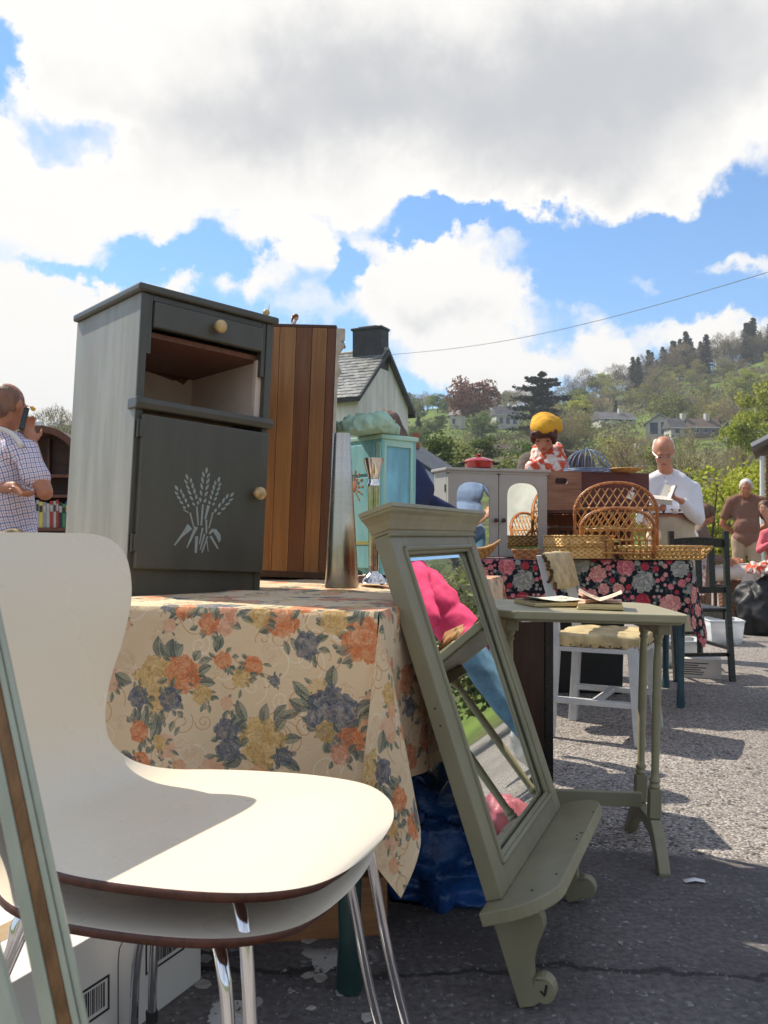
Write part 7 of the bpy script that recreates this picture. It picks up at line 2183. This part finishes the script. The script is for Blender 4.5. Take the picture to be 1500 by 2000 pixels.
while x < W / 2 - .05:
    w_ = rs.uniform(.014, .024); hh2 = rs.uniform(.165, .195); c = rs.choice(labs)
    o = thing('book', 'one of the upright books on the shelf of the arched bookcase', 'book', (-2.37 + x * math.cos(R(6)), 6.03 + x * math.sin(R(6)), .9615), (0, 0, R(6)), 'books in the arched bookcase')
    MB().span((0, 0, 0), (w_, .13, hh2)).build('cover', BM[c], o); MB().span((.002, -.0015, hh2 * .6), (w_ - .002, -.0002, hh2 * .85)).build('spine_label', BM[rs.choice(['white', 'yellow', 'black'])], o)
    x += w_ + .0015
t = thing('wall_lamp', 'small white globe just above the arched bookcase beside the phone hand', 'globe', P(76, 826, 6.1))
MB().ell((0, 0, 0), (.022, .022, .018), 12).build('globe', M_CLEAR, t, smooth=True); MB().cyl((0, 0, -.03), (0, 0, -.018), .012, None, 10).build('foot', M_CHROME2, t)
t = thing('cardboard_tray', 'pale tray of papers on the ledge below the books', 'tray', (-2.35, 5.4, 0), (0, 0, R(6)))
MB().span((-.5, 0, .78), (.35, .3, .80)).build('top', M_CARD, t); MB().span((-.45, .02, 0), (-.40, .07, .7795)).build('leg', M_CARD, t); MB().span((.25, .02, 0), (.30, .07, .7795)).build('leg', M_CARD, t)
crumple('khaki_cloth', 'khaki bag lying behind the white chair back below the checked shirt', 'bag', Vector((-1.60, 3.95, .78)), (.30, .22, .14), fab, 14, .6, .009)
t = thing('stool', 'plain wooden stool under the khaki bag', 'stool', (-1.60, 3.95, 0)); MB().span((-.2, -.16, .752), (.2, .16, .778)).build('seat', brw, t)
for x in (-.16, .16):
    for y in (-.12, .12): MB().cyl((x, y, 0), (x, y, .7515), .016).build('leg', brw, t)
t = thing('white_board', 'white edged board just above the white chair back at the left edge', 'board', P(20, 1052, 2.6), (0, 0, 0)); t.location.z = 0
MB().span((-.14, 0, 0), (.065, .02, .893)).build('panel', M_CARD, t); MB().span((-.145, -.004, .8935), (.07, .024, .905)).build('edging', M_FWHITE, t)

# ---- person behind the turquoise cabinet: long brown hair and navy sleeve
J = joints((.15, 3.75, 0), R(-165), 1.50); J['head'] = P(748, 852, 3.75); J['neck'] = P(762, 905, 3.78); J['chest'] = J['chest'] + Vector((-.10, 0, 0)); J['waist'] = J['waist'] + Vector((-.10, 0, 0)); J['hips'] = J['hips'] + Vector((-.10, 0, 0)); J['hp'] = R(25); J['hy'] = R(-150)
J['shL'] = P(800, 915, 3.70); J['shR'] = P(725, 915, 3.8); J['elL'] = P(826, 955, 3.66); J['wrL'] = P(800, 1010, 3.6)
def h5(t, T, q, s):
    m = MB(); m.ell(T(0, .022, .026), (.092 * s, .108 * s, .098 * s), 18, q); m.ell(T(0, .085, -.06), (.085 * s, .05 * s, .11 * s), 16, q); m.ell(T(-.06, .0, -.06), (.04 * s, .06 * s, .11 * s), 14, q); m.ell(T(.06, .0, -.06), (.04 * s, .06 * s, .11 * s), 14, q)
    hairmesh('hair', m, t, hair_mat('brown hair', (.07, .035, .02, 1), (.22, .13, .08, 1)), amp=.007, f=50, seed=8)
person('person with long brown hair and navy sleeves bending behind the turquoise cabinet', J, SK3, mat('navy jersey', (.02, .03, .09, 1), .85, var=.1), trousers=M_BLACK, hair=h5, seed=41, shoes=M_BLACK, vox=.012, shirt_name='jumper')

# ---- people and things at the right edge
J = joints((4.02, 8.9, 0), R(-30), 1.15); J['head'] = P(1492, 992, 8.9)
at = J['at']; J['elL'] = at(.13, .06, .66); J['wrL'] = at(.04, .14, .74); J['elR'] = at(-.14, .05, .66); J['wrR'] = at(-.05, .14, .72)
def h6(t, T, q, s):
    m = MB(); m.ell(T(0, .022, .03), (.09 * s, .105 * s, .095 * s), 16, q); m.ell(T(0, .07, -.04), (.07 * s, .05 * s, .08 * s), 14, q)
    hairmesh('hair', m, t, hair_mat('child brown hair', (.07, .03, .015, 1), (.18, .09, .05, 1)), vox=.009, amp=.004, seed=9)
person('child in a pink top with raised hands at the right edge behind the black bag', J, SK3, mat('pink cotton', (.62, .13, .16, 1), .85, var=.12), trousers=M_BLACK, hair=h6, seed=51, shoes=M_BLACK, vox=.012, shirt_name='top')
# seated person: only bent legs in white trousers show
J = joints((3.35, 9.3, 0), R(62), 1.66)
b0 = Vector((3.42, 9.25, 0)); fw = J['fw']; lf = J['lf']
J['hips'] = b0 + Vector((0, 0, .50)); J['waist'] = J['hips'] + Vector((-.03, 0, .13)); J['chest'] = J['waist'] + Vector((-.02, 0, .17)); J['neck'] = J['chest'] + Vector((0, 0, .20)); J['head'] = J['neck'] + Vector((.05, 0, .13)); J['hp'] = R(35)
for S_, k in (('L', 1), ('R', -1)):
    J['sh' + S_] = J['chest'] + lf * .17 * k + Vector((0, 0, .13)); J['el' + S_] = J['sh' + S_] + Vector((.05, 0, -.26)); J['wr' + S_] = J['el' + S_] + fw * .22 + Vector((0, 0, -.02))
    J['hi' + S_] = J['hips'] + lf * .09 * k; J['kn' + S_] = J['hi' + S_] + fw * .42 + Vector((0, 0, .05)); J['an' + S_] = J['kn' + S_] + fw * (.02) + Vector((0, 0, -.44))
seated, T, q, s = person('seated person in white trousers, bent knees showing behind the black chair', J, SK2, mat('dusty brown top', (.16, .10, .07, 1), .85), trousers=mat('white trousers', (.60, .52, .46, 1), .8, var=.1), hair=h6, seed=61, shoes=M_BLACK, vox=.014, shirt_name='top')
t = thing('stool', 'low stool under the seated person in white trousers', 'stool', (b0.x, b0.y, 0)); MB().span((-.2, -.18, .36), (.2, .18, .39)).build('seat', brw, t)
for x in (-.15, .15):
    for y in (-.13, .13): MB().cyl((x, y, 0), (x, y, .3595), .02).build('leg', brw, t)
t = thing('wicker_bin', 'tall brown wicker basket standing beyond the black chair', 'basket', P(1430, HY, 9.6)); t.location.z = 0
brk = weave_mat('brown wicker', (.10, .04, .02, 1), (.24, .11, .05, 1), 40)
MB().lathe([(.11, 0), (.13, .02), (.155, .40), (.16, .42), (.15, .42), (.12, .05), (0, .04)], seg=28).build('body', brk, t, smooth='auto'); MB().tube([(math.cos(k / 24 * 6.2832) * .158, math.sin(k / 24 * 6.2832) * .158, .42) for k in range(24)], .012, 6, closed=True).build('rim', brk, t, smooth=True)
crumple('black_bag', 'big black holdall standing on the tarmac at the right edge', 'bag', Vector((3.52, 8.05, 0)), (.46, .42, .60), mat('black nylon', (.012, .012, .014, 1), .55, var=.4, scale=8, bump=.4, bscale=30), 19, .2, .016)
crumple('patterned_cloth', 'red and white cloth draped over the top of the black holdall', 'cloth', Vector((3.50, 8.0, .56)), (.26, .22, .10), mm, 27, .8, .010)
for (x, z, d, sx, lab_, ml) in ((1345, 1130, 8.0, .12, 'pale pink box on the ground beyond the black chair', (.5, .33, .30, 1)), (1372, 1105, 8.3, .10, 'brown cardboard box beyond the black chair back', (.28, .17, .10, 1))):
    o = thing('carton', lab_, 'box', P(x, HY, d), (0, 0, R(15))); o.location.z = 0; mz = mat('box board', ml, .7, var=.15)
    MB().span((-sx, 0, 0), (sx, .2, CH + (HY - z) / FPX * d)).build('body', mz, o, bev=.003); MB().span((-sx * .9, .02, CH + (HY - z) / FPX * d + .0003), (sx * .9, .18, CH + (HY - z) / FPX * d + .012)).build('flap', mz, o)
# things behind the white shirt: white hat and striped canvas
J = joints((2.62, 7.6, 0), R(-150), 1.12)
t = thing('garden_chair', 'folding canvas garden chair with pink and white cloth behind the white shirted man', 'chair', (2.74, 7.7, 0), (0, 0, R(-30)))
t.scale = (.5, .8, .88)
st = mat('pink canvas', (.40, .14, .16, 1), .8, var=.5, scale=25, col2=(.6, .55, .5, 1)); wc = mat('white canvas', (.72, .70, .68, 1), .8)
for x in (-.2, .2):
    MB().bar((x, -.2, 0), (x, .22, .98), .025, .03).build('frame', brw, t); MB().bar((x * .9, .25, 0), (x * .9, -.2, .45), .025, .03).build('frame', brw, t)
MB().bar((0, .06, .50), (0, .21, .96), .36, .008, (0, 1, 0)).build('canvas_back', st, t); MB().bar((0, -.2, .45), (0, .05, .44), .36, .008, (0, 0, 1)).build('canvas_seat', wc, t)
t = thing('sun_hat', 'white sun hat on the garden chair behind the white shirted man', 'hat', (2.76, 7.85, .885), (R(5), 0, 0))
t.scale = (.8, .8, .8)
MB().lathe([(.15, 0), (.155, .004), (.09, .012), (.085, .05), (.06, .085), (0, .095)], seg=28).build('crown', wc, t, smooth='auto'); MB().tube([(math.cos(k / 24 * 6.2832) * .088, math.sin(k / 24 * 6.2832) * .088, .022) for k in range(24)], .006, 6, closed=True).build('band', st, t, smooth=True)

# ------------------------------------------------------------------ outside the view, seen only in the mirrors
bpy.context.view_layer.update()
def mirror_point(v, pl_o, pl_n):
    return v - pl_n * 2 * (v - pl_o).dot(pl_n)
# woman in pink: stands to the right of the side table
om = bpy.data.objects['overmantel_mirror']; M = om.matrix_basis
mo = M @ Vector((.32, -.02, .58)); mn = (M.to_3x3() @ Vector((0, -1, 0))).normalized()
J = joints((2.14, 4.42, 0), R(60), 1.66); at = J['at']
J['elL'] = at(.20, .02, .66); J['wrL'] = at(.12, .17, .66); J['elR'] = at(-.20, .02, .65); J['wrR'] = at(-.12, .17, .64); J['hp'] = R(25)
jean = mat('faded blue denim', (.10, .20, .30, 1), .85, var=.35, scale=7, bump=.5, bscale=120)
def h7(t, T, q, s):
    m = MB(); m.ell(T(0, .022, .026), (.09 * s, .106 * s, .096 * s), 16, q); m.ell(T(0, .08, -.08), (.08 * s, .045 * s, .13 * s), 14, q)
    hairmesh('hair', m, t, hair_mat('blonde hair', (.45, .28, .12, 1), (.62, .45, .22, 1)), vox=.009, seed=12)
person('woman in a bright pink jumper and blue jeans seen only in the leaning mirror', J, SK3, mat('hot pink knit', (.72, .05, .16, 1), .85, var=.12, scale=12, bump=.4, bscale=60), trousers=jean, hair=h7, seed=71, shoes=M_BLACK, shirt_name='jumper', untucked=False, wr_amp=.009)
# man in blue with hands clasped behind him, seen in the arched mirrors
Ma = ARCH.matrix_basis; ao = Ma @ Vector((.307, -.009, .25)); an_ = (Ma.to_3x3() @ Vector((0, -1, 0))).normalized()
vb = P(900, HY, 7.0); rb = mirror_point(vb, ao, an_)
vf = Vector((.1, 1, 0)); rf = vf - an_ * 2 * vf.dot(an_); yw = math.atan2(rf.x, -rf.y)
J = joints((rb.x, rb.y, 0), yw, 1.80); at = J['at']
J['elL'] = at(.165, -.05, .64); J['elR'] = at(-.165, -.05, .64); J['wrL'] = at(.045, -.105, .545); J['wrR'] = at(-.03, -.115, .54)
person('man in a blue T-shirt with hands clasped behind him, seen only in the arched mirrors', J, SK3, mat('blue grey jersey', (.17, .23, .36, 1), .85, var=.1), sleeve='short', trousers=jean, hair=h4, seed=81, shoes=M_BLACK, belly=.03, shirt_name='t_shirt', handt=(at(-.02, -.12, .50), at(.02, -.125, .50)))
def reflected_thing(px, d): 
    v = mirror_point(P(px, HY, d), ao, an_); v.z = 0; return v
v = reflected_thing(1012, 6.6)
t = thing('framed_picture', 'yellow framed blank picture on an easel, seen only in the arched mirrors', 'picture', v, (0, 0, math.atan2(ao.y - v.y, ao.x - v.x) + R(90)))
yf = mat('yellow pine frame', (.62, .42, .14, 1), .5)
for a_, b3 in (((-.22, -.01, .86), (-.19, .01, 1.42)), ((.19, -.01, .86), (.22, .01, 1.42)), ((-.1895, -.01, .86), (.1895, .01, .89)), ((-.1895, -.01, 1.39), (.1895, .01, 1.42))): MB().span(a_, b3).build('frame', yf, t)
MB().span((-.189, -.004, .8905), (.189, .004, 1.3895)).build('mount', mat('pale mount', (.5, .5, .45, 1), .6), t)
for x in (-.18, .18): MB().bar((x, .02, .86), (x * 1.4, .2, 0), .025, .025, (0, 1, 0)).build('easel_leg', brw, t)
v = reflected_thing(868, 7.4)
t = thing('tent_post', 'white square post, seen only in the arched mirrors', 'post', v)
MB().span((-.04, -.04, 0), (.04, .04, 2.4)).build('post', M_FWHITE, t); MB().span((-.09, -.09, 0), (.09, .09, .03)).build('foot_plate', M_CHROME2, t)
# striped bags and goods on a blanket at the feet of the woman in pink
for i, (x, y, s_, c_, lb) in enumerate(((1.95, 3.62, (.24, .20, .16), (.42, .12, .15, 1), 'pink shopping bag on the tarmac near the woman in pink'), (2.35, 3.75, (.3, .3, .24), (.1, .45, .35, 1), 'green shopping bag on the tarmac near the woman in pink'), (2.75, 5.3, (.4, .3, .3), (.65, .6, .5, 1), 'cream bag on the tarmac behind the woman in pink'))):
    crumple('shopping_bag', lb, 'bag', Vector((x, y, 0)), s_, mat('bag plastic', c_, .5, var=.3, scale=8), 31 + i, .5, .014)

# ------------------------------------------------------------------ litter on the tarmac, scuffs on the top chair seat
rs = random.Random(91); lt = MB()
for i in range(46):
    d = rs.uniform(1.75, 6.5); x = d * rs.uniform(.05, .46); a = rs.uniform(0, 6.28); L = rs.uniform(.006, .016); w = L * rs.uniform(.3, .6)
    u = Vector((math.cos(a), math.sin(a), 0)); v = Vector((-u.y, u.x, 0)); c = Vector((x, d, .002)); h_ = Vector((0, 0, rs.uniform(.001, .005)))
    lt.add([c - u * L, c - v * w + h_, c + u * L, c + v * w + h_ * .5], [(0, 1, 2, 3)])
m, nt, b = newmat('litter'); gg = nt.new('ShaderNodeNewGeometry'); cr = nt.new('ShaderNodeValToRGB')
e = cr.color_ramp.elements; e[0].color = (.05, .035, .02, 1); e[1].color = (.45, .42, .36, 1); n_ = e.new(.6); n_.color = (.16, .10, .05, 1)
nt.link(gg.outputs['Random Per Island'], cr.inputs[0]); nt.link(cr.outputs[0], b.inputs['Base Color']); b.inputs['Roughness'].default_value = .9
tag(lt.build('litter', m, raw=True), 'dry leaves, stubs and paper crumbs scattered over the tarmac', 'litter', kind='stuff')
